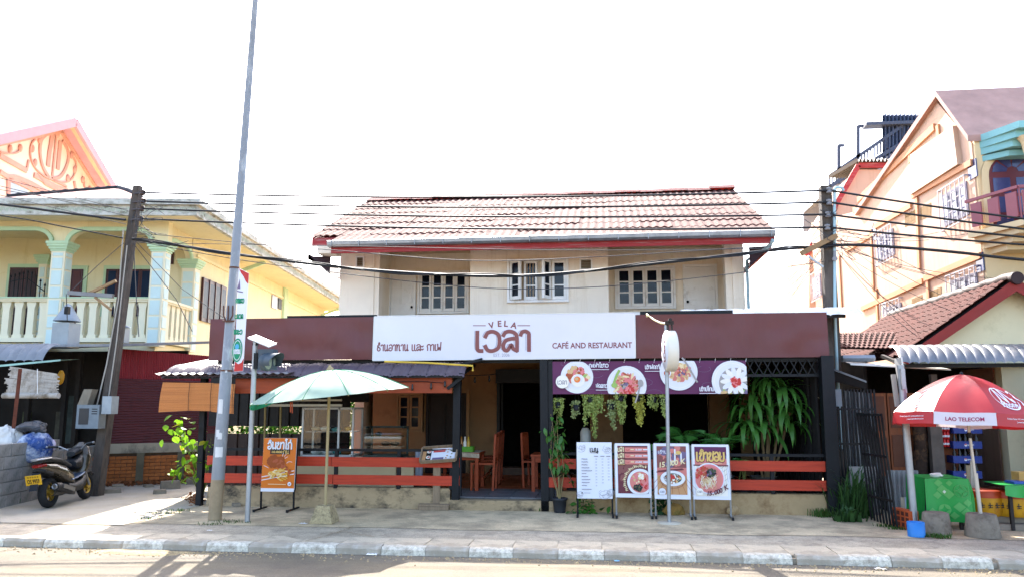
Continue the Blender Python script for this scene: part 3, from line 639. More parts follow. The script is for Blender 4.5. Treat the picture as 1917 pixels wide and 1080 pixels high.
# string of bulbs along the valance
sl = thing('string_lights', 'black string of small hanging bulbs under the awning and across the entrance', 'string lights', tuple(at(860,735,-.25)))
P = [at(px, py, -.24) for px, py in ((640,712),(690,714),(740,714),(790,713),(830,716))] + [at(px, py, 1.0) for px, py in ((862,702),(890,702),(915,701),(935,698))]
b = MB(); b.tube(P, .006, 5); part('cable', b, m_black, sl)
for q, Y in (((700,722),-.24),((737,722),-.24),((772,724),-.24),((807,722),-.24),((833,718),-.24),((863,714),1.0),((889,710),1.0),((916,708),1.0)):
    c = at(*q, Y); b = MB(); b.lathe([(.008,.05),(.014,.03),(.014,.0),(.02,-.02),(.016,-.045),(0,-.055)], 8, c); part('bulb', b, mat('dark_bulb', '#221c16', .25), sl)
# ================================================================== SIGNS, BOARDS, PARASOL, POLES
m_swhite = mat('white_sign_vinyl', '#cfcbd3', .4, .03, 1.5, spec=.35)
c_rose = pr('rose_brown', '#7d4744'); c_white = pr('white', '#d6d6dc'); c_purple = pr('aubergine', '#581f4a'); c_maroon = pr('maroon', '#5f2530'); c_orange = pr('orange', '#c96a14')
c_blk = pr('black', '#1c1a1a'); c_grey = pr('grey_line', '#8b8790'); c_noodle = pr('noodle', '#c9a878'); c_meat = pr('meat', '#a3502f'); c_green = pr('herb', '#3d4a2e'); c_red = pr('red_garnish', '#b5302c'); c_pink = pr('pink', '#d6777a'); c_cream = pr('cream', '#e0cda0'); c_yolk = pr('yolk', '#dd7a3a'); c_lime = pr('lime', '#8fae5c'); c_egg = pr('egg_white', '#e2dcd0'); c_gold = pr('gold', '#d2ae62'); c_lav = pr('lavender', '#6a5a78'); c_salmon = pr('salmon', '#c8766c'); c_tan = pr('tan_wood', '#b98a5e'); c_brown = pr('fried_brown', '#8f430f'); c_fry = pr('fry_yellow', '#dba53a'); c_silver = pr('silver_print', '#9a9492')
PAL = [c_white, c_noodle, c_meat, c_green, c_red, c_pink, c_cream, c_yolk, c_lime, c_egg, c_gold, c_lav, c_salmon, c_tan, c_brown, c_fry, c_silver, c_blk, c_purple, c_maroon, c_rose, c_grey, c_orange]
PI_ = {m.name[6:]: i for i, m in enumerate(PAL)}
def pi(n): return PI_[n]
class Pic:
    # flat print built up of thin layers, each a fraction of a millimetre proud of the one below
    def __init__(s, M): s.b = MB(); s.M = M; s.h = 0.0008; s.clip = None
    def L(s, d=.0006): s.h += d; return lift(s.M, s.h)
    def rect(s, x0, x1, y0, y1, c): M = s.L(); s.b.add([M @ Vector(p) for p in ((x0,y0,0),(x1,y0,0),(x1,y1,0),(x0,y1,0))], [(0,1,2,3)], pi(c))
    def ell(s, cx, cy, rx, ry=None, c='white', rot=0, n=32): ell(s.b, s.L(), cx, cy, rx, ry, n, pi(c), rot=rot, clip=s.clip)
    def ring(s, cx, cy, r, w, c, a0=0, a1=6.2832, n=40, ky=1):
        P = [(cx+r*math.cos(a0+(a1-a0)*k/n), cy+ky*r*math.sin(a0+(a1-a0)*k/n)) for k in range(n+1)]; M = s.L()
        if s.clip:
            C = s.clip; run = []
            for q in P + [None]:
                if q and C[0] < q[0] < C[1] and C[2] < q[1] < C[3]: run.append(q)
                else: stroke(s.b, run, w, M, pi(c)); run = []
        else: stroke(s.b, P, w, M, pi(c))
    def line(s, pts, w, c, sm=True): stroke(s.b, smooth_pts(pts) if sm else pts, w, s.L(.0003), pi(c))
    def scatter(s, cx, cy, rx, ry, n, size, cols, seed=0, long=1.0):
        R_ = random.Random(seed)
        for k in range(n):
            a = R_.uniform(0, 6.283); q = math.sqrt(R_.random()); l = size*R_.uniform(.6, 1.4)
            if k % 12 == 0: M = s.L(.0004)
            ell(s.b, M @ Matrix.Translation((0, 0, (k % 12)*.00003)), cx+rx*q*math.cos(a), cy+ry*q*math.sin(a), l*long, l, 8, pi(R_.choice(cols)), rot=R_.uniform(0, 3.14), clip=s.clip)
    def text(s, t, x0, x1, y0, y1, c, bold=.02, shear=0): text_box(s.b, t, s.L(), x0, x1, y0, y1, bold, pi(c), shear)
    def lao(s, t, cx, cy, w, h, c, pen=.17): lao(s.b, t, s.L(.0012), h, pen, pi(c), w)
    def plate(s, cx, cy, r, kind, seed=0, ky=1):
        s.ell(cx, cy, r, r*ky, 'white'); s.ring(cx, cy, r*.86, r*.03, 'egg_white', ky=ky)
        if kind == 'egg':
            s.scatter(cx, cy+r*.12, r*.62, r*.5*ky, 110, r*.09, ['meat','salmon','pink','noodle','meat'], seed, 1.5); s.scatter(cx+r*.55, cy-r*.05, r*.18, r*.2, 10, r*.12, ['lime','cream','salmon'], seed+1)
            s.ell(cx+r*.06, cy-r*.22, r*.42, r*.4, 'egg_white'); s.ell(cx+r*.1, cy-r*.1, r*.3, r*.26, 'white'); s.ell(cx+r*.02, cy-r*.15, r*.2, r*.19, 'yolk'); s.ell(cx-.02*r, cy-r*.12, r*.1, r*.09, 'noodle')
        elif kind == 'noodle':
            s.ell(cx, cy-r*.02, r*.56, r*.56*ky, 'noodle'); s.scatter(cx, cy, r*.6, r*.58*ky, 150, r*.045, ['noodle','cream','salmon','pink','meat'], seed, 3.2)
            s.scatter(cx-r*.1, cy-r*.02, r*.2, r*.16, 30, r*.05, ['herb','blackx','herb','silver_print'] if 0 else ['herb','lavender','silver_print'], seed+2); s.scatter(cx+r*.12, cy-r*.25, r*.22, r*.2, 40, r*.06, ['red_garnish','pink'], seed+3, 1.8)
            s.line([(cx-r*.66,cy+r*.05),(cx-r*.5,cy+r*.5),(cx-r*.36,cy+r*.75)], r*.12, 'lime'); s.ell(cx-r*.62, cy+r*.02, r*.15, r*.13, 'lime')
            s.line([(cx+r*.42,cy-r*.85),(cx+r*.6,cy-r*.3),(cx+r*.66,cy)], r*.07, 'silver_print'); s.ell(cx+r*.7, cy+r*.12, r*.14, r*.18, 'silver_print')
        elif kind == 'shrimp':
            s.ell(cx+r*.02, cy-r*.02, r*.58, r*.5*ky, 'cream'); s.scatter(cx+r*.05, cy, r*.5, r*.45, 60, r*.07, ['noodle','cream','salmon'], seed, 1.6); s.scatter(cx+r*.1, cy-r*.02, r*.26, r*.2, 40, r*.06, ['meat','salmon','lavender'], seed+1)
            for k in range(9): a = -2.6+k*.42; s.ring(cx+r*.05+r*.5*math.cos(a), cy+r*.42*math.sin(a), r*.1, r*.09, 'salmon' if k % 2 else 'noodle', a, a+3.6, 10)
            s.ell(cx-r*.62, cy-r*.08, r*.22, r*.22, 'white'); s.ell(cx-r*.62, cy-r*.08, r*.16, r*.16, 'meat')
            s.line([(cx+r*.22,cy+r*.72),(cx+r*.5,cy+r*.3),(cx+r*.95,cy-r*.55)], r*.09, 'silver_print'); s.ell(cx+r*.2, cy+r*.76, r*.15, r*.2, 'silver_print', .5)
        elif kind == 'fish':
            s.ell(cx+r*.1, cy-r*.1, r*.76, r*.76*ky, 'silver_print'); s.scatter(cx+r*.1, cy-r*.45, r*.65, r*.35, 90, r*.06, ['herb','noodle','silver_print','lavender','lime'], seed, 2.4)
            for k in range(12): a = .2+k*.5; s.ell(cx+r*.12+r*.42*math.cos(a), cy+r*.02+r*.4*math.sin(a), r*.3, r*.12, 'white' if k % 2 else 'egg_white', a)
            s.scatter(cx+r*.15, cy-r*.05, r*.2, r*.26, 40, r*.06, ['red_garnish','red_garnish','pink'], seed+4, 1.5)
        elif kind == 'bowl':
            s.ell(cx, cy, r*.8, r*.8*ky, 'salmon'); s.scatter(cx, cy+r*.25*ky, r*.6, r*.4*ky, 90, r*.07, ['salmon','noodle','pink','cream'], seed, 1.6); s.scatter(cx+r*.35, cy-r*.15*ky, r*.35, r*.45*ky, 80, r*.07, ['pink','red_garnish','salmon'], seed+1, 2); s.scatter(cx-r*.18, cy-r*.42*ky, r*.32, r*.26*ky, 70, r*.06, ['black','herb','black'], seed+2); s.scatter(cx+.05*r, cy+r*.4*ky, r*.22, r*.16, 16, r*.1, ['cream','egg_white'], seed+3)
        elif kind == 'soup':
            s.ell(cx, cy, r*.72, r*.66*ky, 'herb'); s.scatter(cx, cy, r*.66, r*.58*ky, 110, r*.07, ['herb','silver_print','egg_white','meat','noodle'], seed, 1.4); s.scatter(cx-.05*r, cy+r*.1, r*.2, r*.2*ky, 24, r*.07, ['red_garnish'], seed+1)
        elif kind == 'khao':
            s.ell(cx, cy, r*.92, r*.92*ky, 'pink'); s.ell(cx, cy-r*.05, r*.84, r*.84*ky, 'salmon'); s.scatter(cx-r*.4, cy+r*.25*ky, r*.45, r*.5*ky, 90, r*.07, ['red_garnish','salmon','meat'], seed, 1.6)
            for k in range(70): R_ = random.Random(seed+k); x = cx+R_.uniform(-.5,.4)*r; y = cy-R_.uniform(.05,.7)*r*ky; s.line([(x,y),(x+R_.uniform(-.12,.12)*r,y+.16*r),(x+R_.uniform(-.2,.2)*r,y+.34*r)], r*.03, R_.choice(['cream','egg_white','noodle']))
            s.scatter(cx+r*.15, cy+r*.35*ky, r*.3, r*.25*ky, 50, r*.07, ['herb','black','lavender'], seed+5)
    def done(s, name, parent): return part(name, s.b, PAL, parent)
# ---- white name sign
Ys = -.07
sg = thing('shop_sign', 'white name sign with rose brown lettering in the middle of the brown fascia', 'sign', (-1.55, Ys, 2.28))
b = MB(); b.prism([(-3.615,2.285),(.5,2.3),(.505,2.985),(-3.605,2.978)], Ys, -.002, 'y'); part('panel', b, m_swhite, sg)
b = MB()
for q in (((-3.62,2.28),(.505,2.293)),((-3.61,2.983),(.51,2.99)),((-3.618,2.28),(-3.61,2.983)),((.503,2.295),(.508,2.99))): b.beam((q[0][0],Ys+.01,q[0][1]),(q[1][0],Ys+.01,q[1][1]), .03, .012)
part('frame', b, mat('aluminium_trim', '#bfbdba', .4, .05, metal=.5), sg)
def sp(px, py): p = at(px, py, Ys); return p.x, p.z
P = Pic(face_y(0, Ys, 0))
def sbox(x0, y0, x1, y1): a = sp(x0, y1); c = sp(x1, y0); return a[0], c[0], a[1], c[1]
P.text('CAFÉ AND RESTAURANT', *sbox(1034,637,1183,652), 'rose_brown', .025); P.done('english_lettering', sg); P = Pic(face_y(0, Ys, 0)); P.text('EST. 2006', *sbox(924,661,954,667), 'grey_line', .0)
for ch, x, y, r in (('V',920,609,.22),('E',935,606,.06),('L',947,606,-.06),('A',962,609,-.22)):
    c = sp(x, y); text_mb(P.b, ch, lift(P.M, P.h+.0006) @ Matrix.Translation((c[0], c[1], 0)) @ Matrix.Rotation(r, 4, 'Z'), .13, .03, 'CENTER', pi('rose_brown'))
P.L()
for x0, x1 in ((886,909),(969,992)): a = sp(x0, 609); c = sp(x1, 609); P.line([a, c], .012, 'rose_brown', False)
c = sp(941, 638); wd = sp(996,638)[0]-sp(887,638)[0]; hh = sp(940,620)[1]-sp(940,656)[1]
P.lao('ewla', c[0]-.03, 0, wd, hh, 'grey_line', .03) if 0 else None
lao(P.b, 'ewla', P.L() @ Matrix.Translation((c[0]-.03, c[1]+.012, 0)), hh*1.02, .022, pi('grey_line'), wd*.97); P.L(.0014)
lao(P.b, 'ewla', P.L() @ Matrix.Translation((c[0]+.015, c[1], 0)), hh, .2, pi('rose_brown'), wd*.98); P.L(.0014)
P.done('logo', sg); P = Pic(face_y(0, Ys, 0)); c = sp(766, 650); lao(P.b, 'hTanoaHan eelz kaef', P.L() @ Matrix.Translation((c[0], c[1], 0)), .095, .2, pi('rose_brown'), sp(827,650)[0]-sp(706,650)[0])
P.done('lao_lettering', sg)
# ---- purple picture banner
Yb = -.03; bn = thing('banner', 'purple banner printed with four plates of food hanging under the right fascia', 'banner', (.8, Yb, 1.75))
A, C = at(1030,737,Yb), at(1396,674,Yb)
b = MB(); b.box(A.x, C.x, Yb, Yb+.012, A.z, C.z); part('banner_sheet', b, c_purple, bn)
P = Pic(face_y(0, Yb, 0)); P.clip = (A.x+.002, C.x-.002, A.z+.002, C.z-.002)
def bp(px, py): p = at(px, py, Yb); return p.x, p.z
for (x, y, rx, s_) in ((1115,700,14,1),(1205,715,16,3),(1225,735,14,5),(1318,690,12,2),(1110,735,16,4),(1325,720,10,6),(1060,680,10,8)):
    c = bp(x, y); r = rx*.0082; P.ring(c[0], c[1], r, .003, 'lavender', s_, s_+5, 24, .45)
for (px, py, rp, kd) in ((1080,705,30,'egg'),(1173,721,36,'noodle'),(1270,695,34,'shrimp'),(1371,713,37,'fish')):
    c = bp(px, py); P.plate(c[0], c[1], rp*.00835, kd, px)
c = bp(1053,714); P.ell(*c, .1, .1, 'egg_white'); P.lao('ewla', 0, 0, .14, .05, 'grey_line') if 0 else lao(P.b, 'ewla', P.L() @ Matrix.Translation((c[0], c[1]-.01, 0)), .055, .18, pi('grey_line'), .15)
P.L(.001)
for (px, py, w_, s_) in ((1121,684,36,'kzefaysaw'),(1127,722,22,'FDlaw'),(1221,687,27,'eKiafDkaT'),(1324,728,29,'eKiapykpa')):
    c = bp(px, py); lao(P.b, s_, P.L() @ Matrix.Translation((c[0], c[1], 0)), .05, .22, pi('white'), w_*.0083); P.L(.001); P.line([(c[0]-w_*.0042, c[1]-.06), (c[0]+w_*.0042, c[1]-.06)], .008, 'white', False)
P.done('food_print', bn)
b = MB()
for k in range(14): x = A.x + (C.x-A.x)*k/13; b.tube([(x,Yb-.004,C.z-.02),(x+.02,Yb+.05,C.z+.05)], .004, 4)
t = part('tie', b, m_white, bn); t['kind'] = 'stuff'
# ---- menu boards on stands
m_alu = mat('brushed_aluminium', '#8f9092', .35, .08, 6, metal=.8); m_rub = mat('black_rubber', '#151515', .7)
def board(label, pxl, pxr, ptop, pbot, foot, Y, fm, metal, draw, skew=0, group='menu boards on stands before the right bay', sheet=None, name='menu_board', lean=.06, legY=0):
    zb = at(pxl, pbot, Y).z; zt = at(pxl, ptop, Y).z; x0, x1 = at(pxl, (ptop+pbot)/2, Y).x, at(pxr, (ptop+pbot)/2, Y).x
    W, H = x1-x0, zt-zb; t = thing(name, label, 'board', ((x0+x1)/2, Y, 0), skew, group)
    T = THM[t.name] @ Matrix.Translation((0, 0, zb)) @ Matrix.Rotation(-lean, 4, 'X') @ Matrix.Rotation(RAD(90), 4, 'X')
    b = MB(); b.M = T; b.box(-W/2, W/2, 0, H, -.02, 0); part('panel', b, sheet or c_white, t)
    for s in (-1, 1):
        b = MB(); b.M = T; b.box(s*W/2-.012, s*W/2+.012, -.0, H*.98, -.045, -.021)
        b.M = THM[t.name]; ytop = .0 + .02
        b.beam((s*(W/2-.005), .015, zb+.03), (s*(W/2-.005), .03, .02), .024, .024, up=(0,1,0)); part('leg', b, fm, t)
        b = MB(); b.M = THM[t.name]; b.beam((s*(W/2-.005), -.2, .02), (s*(W/2-.005), .24, .02), .024); ft = part('foot', b, fm, t)
        b = MB(); b.M = THM[t.name]; b.box(s*(W/2-.005)-.016, s*(W/2-.005)+.016, -.225, -.195, .0, .04); part('rubber_cap', b, m_rub, ft)
    b = MB(); b.M = T; b.box(-W/2, W/2, .02, .045, -.045, -.021); part('crossbar', b, fm, t)
    P = Pic(T); draw(P, W, H); P.done('print', t); return t
def veg(P, x, y, r, s):
    for k in range(5): P.ring(x+r*.3*math.sin(k+s), y+r*.3*math.cos(k*2+s), r*(.4+.12*k), .0035, 'grey_line', k, k+4.2, 16, .7)
def d1(P, W, H):
    veg(P, -W*.34, H*.9, .07, 1); veg(P, W*.38, H*.88, .07, 2); veg(P, W*.28, H*.08, .09, 3); veg(P, W*.42, H*.1, .06, 5); veg(P, -W*.44, H*.07, .05, 4)
    P.clip = None; lao(P.b, 'emnu', P.L() @ Matrix.Translation((.0, H*.86, 0)), .055, .2, pi('black'), .13); P.line([(-.05,H*.81),(.05,H*.81)], .004, 'black', False)
    for c in (.05, .23, .4): P.line([(W*(c-.05), H*.75), (W*(c+.05), H*.75)], .012, 'grey_line', False)
    for r in range(10):
        y = H*(.7-.052*r); l = (.14,.17,.15,.2,.27,.13,.17,.22,.19,.14)[r]
        R_ = random.Random(r); x = -W*.36
        while x < -W*.36 + W*l: d = R_.uniform(.008, .02); P.line([(x, y), (x+d, y+R_.uniform(-.004,.004))], .011, 'grey_line', False); x += d+.006
        for c in (.05, .23, .4):
            if r > 7 and c > .3 or r == 9 and c > .1: continue
            P.text('%d' % (15+5*((r*3) % 5)), W*(c-.025), W*(c+.025), y-.008, y+.008, 'grey_line', .01)
    P.line([(-W*.36,H*.165),(-W*.1,H*.165)], .012, 'grey_line', False); P.ell(-W*.36, H*.1, .01, .01, 'black'); P.line([(-W*.3,H*.1),(-W*.13,H*.1)], .007, 'grey_line', False)
def d2(P, W, H):
    i = .035; P.rect(-W/2+i, W/2-i, i*1.6, H-i, 'maroon'); P.clip = (-W/2+i, W/2-i, i*1.6, H-i)
    P.scatter(-W*.15, H*.45, W*.3, H*.15, 40, .03, ['rose_brown'], 3, 1.0)
    for k in range(3):
        y = H*(.885-.115*k); P.rect(-W*.22, W/2-i, y-.035, y+.03, 'salmon'); lao(P.b, 'eFi!', P.L() @ Matrix.Translation((-W*.33, y-.005, 0)), .05, .24, pi('cream'), .1); P.L(.001)
        P.text(('15.000','20.000','25.000')[k], W*.07, W*.27, y-.014, y+.012, 'white', .03, .2); P.ring(-W*.14, y, .016, .005, 'red_garnish', 3.14, 6.28, 8); P.line([(-W*.05,y),(W*.03,y)], .014, 'cream', False); P.line([(W*.31,y),(W*.42,y)], .016, 'white', False)
    P.line([(-W*.43,H*.6),(-W*.22,H*.605)], .005, 'gold', False)
    cx, cy, r = W*.2, H*.285, W*.37
    for k in range(7):
        a = 3.5 - k*.36; rr = r*1.17; text_mb(P.b, 'PHỞ', lift(P.M, P.h+.0006) @ Matrix.Translation((cx+rr*math.cos(a), cy+rr*math.sin(a), 0)) @ Matrix.Rotation(a-math.pi/2, 4, 'Z'), .05, .02, 'CENTER', pi('cream'))
    P.L(); P.plate(cx, cy, r, 'bowl', 5)
def d3(P, W, H):
    i = .04; P.rect(-W/2+i, W/2-i, i*1.6, H-i, 'salmon'); P.clip = (-W/2+i, W/2-i, i*1.6, H-i); P.rect(-W/2+i, W/2-i, H*.56, H-i, 'rose_brown'); P.scatter(0, H*.78, W*.4, H*.18, 60, .035, ['rose_brown','salmon','lavender'], 2); P.rect(-W/2+i, W/2-i, i*1.6, H*.42, 'tan_wood')
    for k in range(-4, 5): P.line([(k*.04, H*.42), (k*.1, i*1.6)], .004, 'fried_brown', False)
    c = (-W*.22, H*.84); P.ell(*c, .06, .05, 'lavender'); lao(P.b, 'eKiapa', P.L() @ Matrix.Translation((c[0], c[1], 0)), .035, .2, pi('white'), .16); P.L(.001)
    lao(P.b, 'pa', P.L() @ Matrix.Translation((W*.12, H*.755, 0)), .13, .17, pi('white'), .2); P.L(.001); P.ell(W*.2, H*.83, .04, .025, 'gold'); P.ell(W*.1, H*.8, .012, .012, 'cream')
    for k, ch in enumerate('15.000 K'): text_mb(P.b, ch, lift(P.M, P.h+.0006) @ Matrix.Translation((-W*.34+k*W*.092, H*(.6+.01*k), 0)) @ Matrix.Rotation(.12, 4, 'Z'), .1, .03, 'CENTER', pi('cream'), .2)
    P.L(); P.line([(-W*.43,H*.48),(W*.33,H*.53)], .014, 'maroon', False); P.line([(-W*.4,H*.5),(W*.3,H*.545)], .01, 'maroon', False)
    P.plate(W*.02, H*.37, W*.35, 'soup', 7, .62); P.ring(W*.02, H*.35, W*.36, .006, 'rose_brown', 3.2, 6.2, 30, .68)
    c = (-W*.29, H*.13); P.ell(*c, .05, .05, 'white'); lao(P.b, 'ewla', P.L() @ Matrix.Translation((c[0], c[1], 0)), .026, .2, pi('grey_line'), .07)
def d4(P, W, H):
    i = .035; P.rect(-W/2+i, W/2-i, i*1.4, H-i, 'lavender'); P.clip = (-W/2+i, W/2-i, i*1.4, H-i); P.rect(-W/2+i, W/2-i, H*.62, H*.74, 'salmon'); P.rect(-W/2+i, W/2-i, H*.8, H-i, 'aubergine') if 'aubergine' in PI_ else None; P.rect(-W/2+i, W/2-i, i*1.4, H*.61, 'egg_white')
    for k in range(6): P.line([(W*.25,H*(.1+.09*k)),(W/2-i,H*(.2+.09*k))], .004, 'grey_line', False); P.line([(W*(.25+.05*k),H*.6),(W*(.3+.05*k),H*(.2+.04*k))], .003, 'grey_line', False)
    lao(P.b, 'eKiasoY', P.L() @ Matrix.Translation((0, H*.77, 0)), .12, .3, pi('maroon'), W*.78); P.L(.0016); lao(P.b, 'eKiasoY', P.L() @ Matrix.Translation((0, H*.775, 0)), .12, .2, pi('gold'), W*.78); P.L(.0016)
    lao(P.b, 'iT', P.L() @ Matrix.Translation((-W*.1, H*.8, 0)), .1, .2, pi('gold'), .1) if 0 else None
    P.line([(-W*.46,H*.62),(-W*.12,H*.61)], .016, 'maroon', False); P.line([(W*.12,H*.61),(W*.46,H*.615)], .016, 'maroon', False); P.line([(-W*.3,H*.655),(W*.3,H*.655)], .005, 'cream', False)
    P.plate(-W*.06, H*.38, W*.42, 'khao', 9, 1.0); c = (-W*.33, H*.14); P.ell(*c, .05, .05, 'egg_white'); lao(P.b, 'ewla', P.L() @ Matrix.Translation((c[0], c[1], 0)), .026, .2, pi('grey_line'), .07); P.L(.001)
    for k, ch in enumerate('15.000 K'): text_mb(P.b, ch, lift(P.M, P.h+.0006) @ Matrix.Translation((-W*.12+k*W*.07, H*(.11+.0022*k*k), 0)) @ Matrix.Rotation(.06*k, 4, 'Z'), .085, .04, 'CENTER', pi('maroon'), .2)
    P.L()
PI_['aubergine'] = 18
board('white text-only menu list with faint drawings on black legs, leftmost menu board', 1080, 1146, 827, 932, 970, -.45, m_black, 0, d1, .02)
board('maroon noodle soup poster with pink price bars, second menu board from left', 1152, 1218, 829, 930, 970, -.47, m_alu, 0, d2, .0)
board('rose poster of a soup bowl with chopsticks on wood behind the round sign pole', 1225, 1291, 829, 933, 972, -.47, m_alu, 0, d3, -.04)
board('lavender poster of pink noodle soup with gold lettering, rightmost menu board', 1297, 1366, 831, 934, 974, -.47, m_alu, 0, d4, -.05)
def d5(P, W, H):
    P.rect(-W/2+.001, W/2-.001, .05, H-.002, 'orange')
    for k, off in enumerate((0, 1)):
        lao(P.b, 'jimKayk1', P.L() @ Matrix.Translation((.0+.004*(1-k), H*.855-.005*(1-k), 0)), .1, .3 if k == 0 else .22, pi('black' if k == 0 else 'white'), W*.76); P.L(.0016)
    P.rect(-W*.28, W*.32, H*.695, H*.785, 'black'); P.text('10.000', -W*.23, W*.09, H*.715, H*.76, 'gold', .03); lao(P.b, 'kip' if 0 else 'kn', P.L() @ Matrix.Translation((W*.2, H*.735, 0)), .045, .2, pi('gold'), W*.18); P.L(.001)
    for s in (-1, 1): P.line([(-W*.48,H*(.24+.03*s)),(W*.48,H*(.36+.03*s))], .012, 'white', False)
    P.scatter(-W*.1, H*.56, W*.22, H*.1, 130, .022, ['fried_brown','fried_brown','fried_brown','meat'], 4, 1.3); P.scatter(W*.08, H*.5, W*.1, H*.06, 50, .02, ['fried_brown','meat'], 5, 1.3); P.scatter(W*.2, H*.42, W*.07, H*.05, 30, .018, ['fried_brown','meat'], 8); P.scatter(W*.3, H*.37, W*.08, H*.06, 40, .018, ['fried_brown','meat','orange'], 6)
    R_ = random.Random(3)
    for k in range(46): x = -W*.08+R_.uniform(-.22,.26)*W; y = H*(.31+R_.uniform(-.07,.08)); a = R_.uniform(-.6,1.2); P.line([(x,y),(x+.07*math.cos(a),y+.07*math.sin(a))], .016, R_.choice(['fry_yellow','fry_yellow','cream','gold']), False)
    for q in ((.12,.66,.14,.72),(.18,.65,.23,.7),(.2,.62,.28,.65)): P.line([(W*q[0],H*q[1]),(W*q[2],H*q[3])], .006, 'white', False)
    P.line([(W*.26,H*.53),(W*.33,H*.56),(W*.42,H*.55)], .006, 'white'); P.line([(-W*.42,H*.48),(-W*.34,H*.46),(-W*.28,H*.44)], .006, 'white'); P.line([(-W*.26,H*.14),(W*.27,H*.135)], .008, 'cream', False); P.ell(W*.38, H*.145, .03, .03, 'white'); P.ell(W*.38, H*.143, .012, .01, 'lavender')
board('orange fried chicken poster on a black stand before the left red rails', 490, 552, 819, 919, 950, -.45, m_black, 0, d5, 0, None, name='poster_stand', lean=.05)
# ---- green parasol
m_gfab = mat('pale_green_fabric', '#98ab98', .9, .1, 3, trans=.15, spec=.1); m_gfab2 = mat('green_fabric', '#2a8a60', .8, .08, 3, trans=.3)
base = atz(608, 977, 0); pz = at(609, 692, base.y).z
um = thing('parasol', 'faded pale green market parasol on a thin pole before the left bay', 'parasol', tuple(base))
def canopy(r, h, n, tilt, sag=.12, nv=8, drop=0):
    b = MB(); seg = n*4
    def fn(u, v):
        t = u*2*math.pi; k = (u*n) % 1; sc_ = 1 - .06*math.sin(math.pi*k)*v
        rr = r*v*sc_; z = -h*(v**1.8) - .035*math.sin(math.pi*k)*v*(1.15-v) + .012*mnoise.noise(Vector((math.cos(t)*3*v, math.sin(t)*3*v, 2)))*v
        return Vector((rr*math.cos(t), rr*math.sin(t), z))
    b.grid(fn, seg, nv); return b
tilt = Matrix.Translation((base.x, base.y, pz)) @ Matrix.Rotation(RAD(-6.0), 4, 'Y') @ Matrix.Rotation(RAD(3), 4, 'X')
c_ = canopy(1.1, .36, 12, 0); c_.v = [tilt @ p for p in c_.v]; cano = part('canopy', c_, m_gfab, um)
for k in range(12):
    t = 2*math.pi*k/12; b = MB(); b.M = tilt; b.tube([(1.1*v*math.cos(t), 1.1*v*math.sin(t), -.36*v**1.8+.002) for v in (.03,.2,.4,.6,.8,1.0)], .004, 5); part('seam', b, m_gfab2, cano)
b = MB(); b.M = tilt
def fn(u, v): t = math.pi*.86 + u*math.pi*.36; r = 1.1*(.985+.015*abs(math.cos(u*9))); return Vector((r*math.cos(t), r*math.sin(t), -.345-.085*v*math.sin(math.pi*u)-.012))
b.grid(fn, 16, 3); part('drooping_hem', b, m_gfab2, um)
for k in range(12):
    t = 2*math.pi*k/12; b = MB(); b.M = tilt; b.tube([(0,0,-.06),(.55*math.cos(t),.55*math.sin(t),-.36*.5**1.8-.03),(1.1*math.cos(t),1.1*math.sin(t),-.375)], .008, 5); part('rib', b, mat('bamboo_rib', '#8f7a4d', .6), um)
b = MB(); b.tube([(base.x,base.y,.1),(base.x,base.y,pz-.02)], .02, 10); b.M = tilt; b.lathe([(.05,-.02),(.05,.02),(.02,.05),(.012,.07)], 10); part('pole', b, mat('tan_pole', '#9c8a63', .6, .1, 8), um)
b = MB(); b.M = Matrix.Translation(base); m_stone = mat('washed_pebble_concrete', '#a89672', .95, .3, 40, bump=.8, bscale=60, dirt='#6f624b', dirt_amt=.4, dirt_scale=14)
s0, s1 = .155, .095; b.add([(-s0,-s0,0),(s0,-s0,0),(s0,s0,0),(-s0,s0,0),(-s0*.97,-s0*.97,.03),(s0*.97,-s0*.97,.03),(s0*.97,s0*.97,.03),(-s0*.97,s0*.97,.03),(-s1,-s1,.23),(s1,-s1,.23),(s1,s1,.23),(-s1,s1,.23)], [(0,1,5,4),(1,2,6,5),(2,3,7,6),(3,0,4,7),(4,5,9,8),(5,6,10,9),(6,7,11,10),(7,4,8,11),(8,9,10,11)])
part('base', b, m_stone, um)
b = MB(); c = at(544,752,base.y-.9); b.beam(c, c+Vector((.005,0,-.13)), .014, .004); b.beam(c+Vector((.02,0,0)), c+Vector((.03,0,-.14)), .014, .004); part('tie_strap', b, mat('rust_ribbon', '#8f3c1c', .7), um)
# ---- street lamp post with banner
lb = atz(402, 972, 0); lt = at(460, 232, lb.y); dirv = (lt-lb)/(lt.z-lb.z)
lp = thing('lamp_post', 'tall galvanised street lamp post left of the cafe with torn stickers', 'lamp post', tuple(lb))
def lpx(z): return lb + dirv*(z-lb.z)
m_pole = mat('weathered_galvanised_pole', '#86888a', .6, .1, 6, metal=.15, dirt='#b0b2b0', dirt_amt=.3, dirt_scale=7, stretch=(1,1,.35)); m_polel = mat('muddy_pole_foot', '#8f7d62', .8, .15, 8)
b = MB(); b.tube([lpx(0), lpx(.55)], [.092, .09], 16); part('foot', b, m_polel, lp)
b = MB(); b.tube([lpx(.5), lpx(2.07), lpx(2.08), lpx(8.6)], [.09, .08, .074, .04], 16); part('shaft', b, m_pole, lp)
b = MB(); b.tube([lpx(8.5), lpx(8.8)+Vector((0,-.4,.1)), lpx(9)+Vector((0,-1.4,.1))], .03, 8); part('arm', b, m_pole, lp)
b = MB(); q = lpx(9)+Vector((0,-1.7,.1)); b.blob(q, (.13,.35,.08), 12, 8, 0); part('lamp_head', b, m_pole, lp)
for z in (2.07, 3.56): b = MB(); b.tube([lpx(z-.012), lpx(z+.012)], .084 if z < 3 else .073, 16); part('clamp', b, mat('rusty_band', '#5a3a2c', .7), lp)
b = MB()
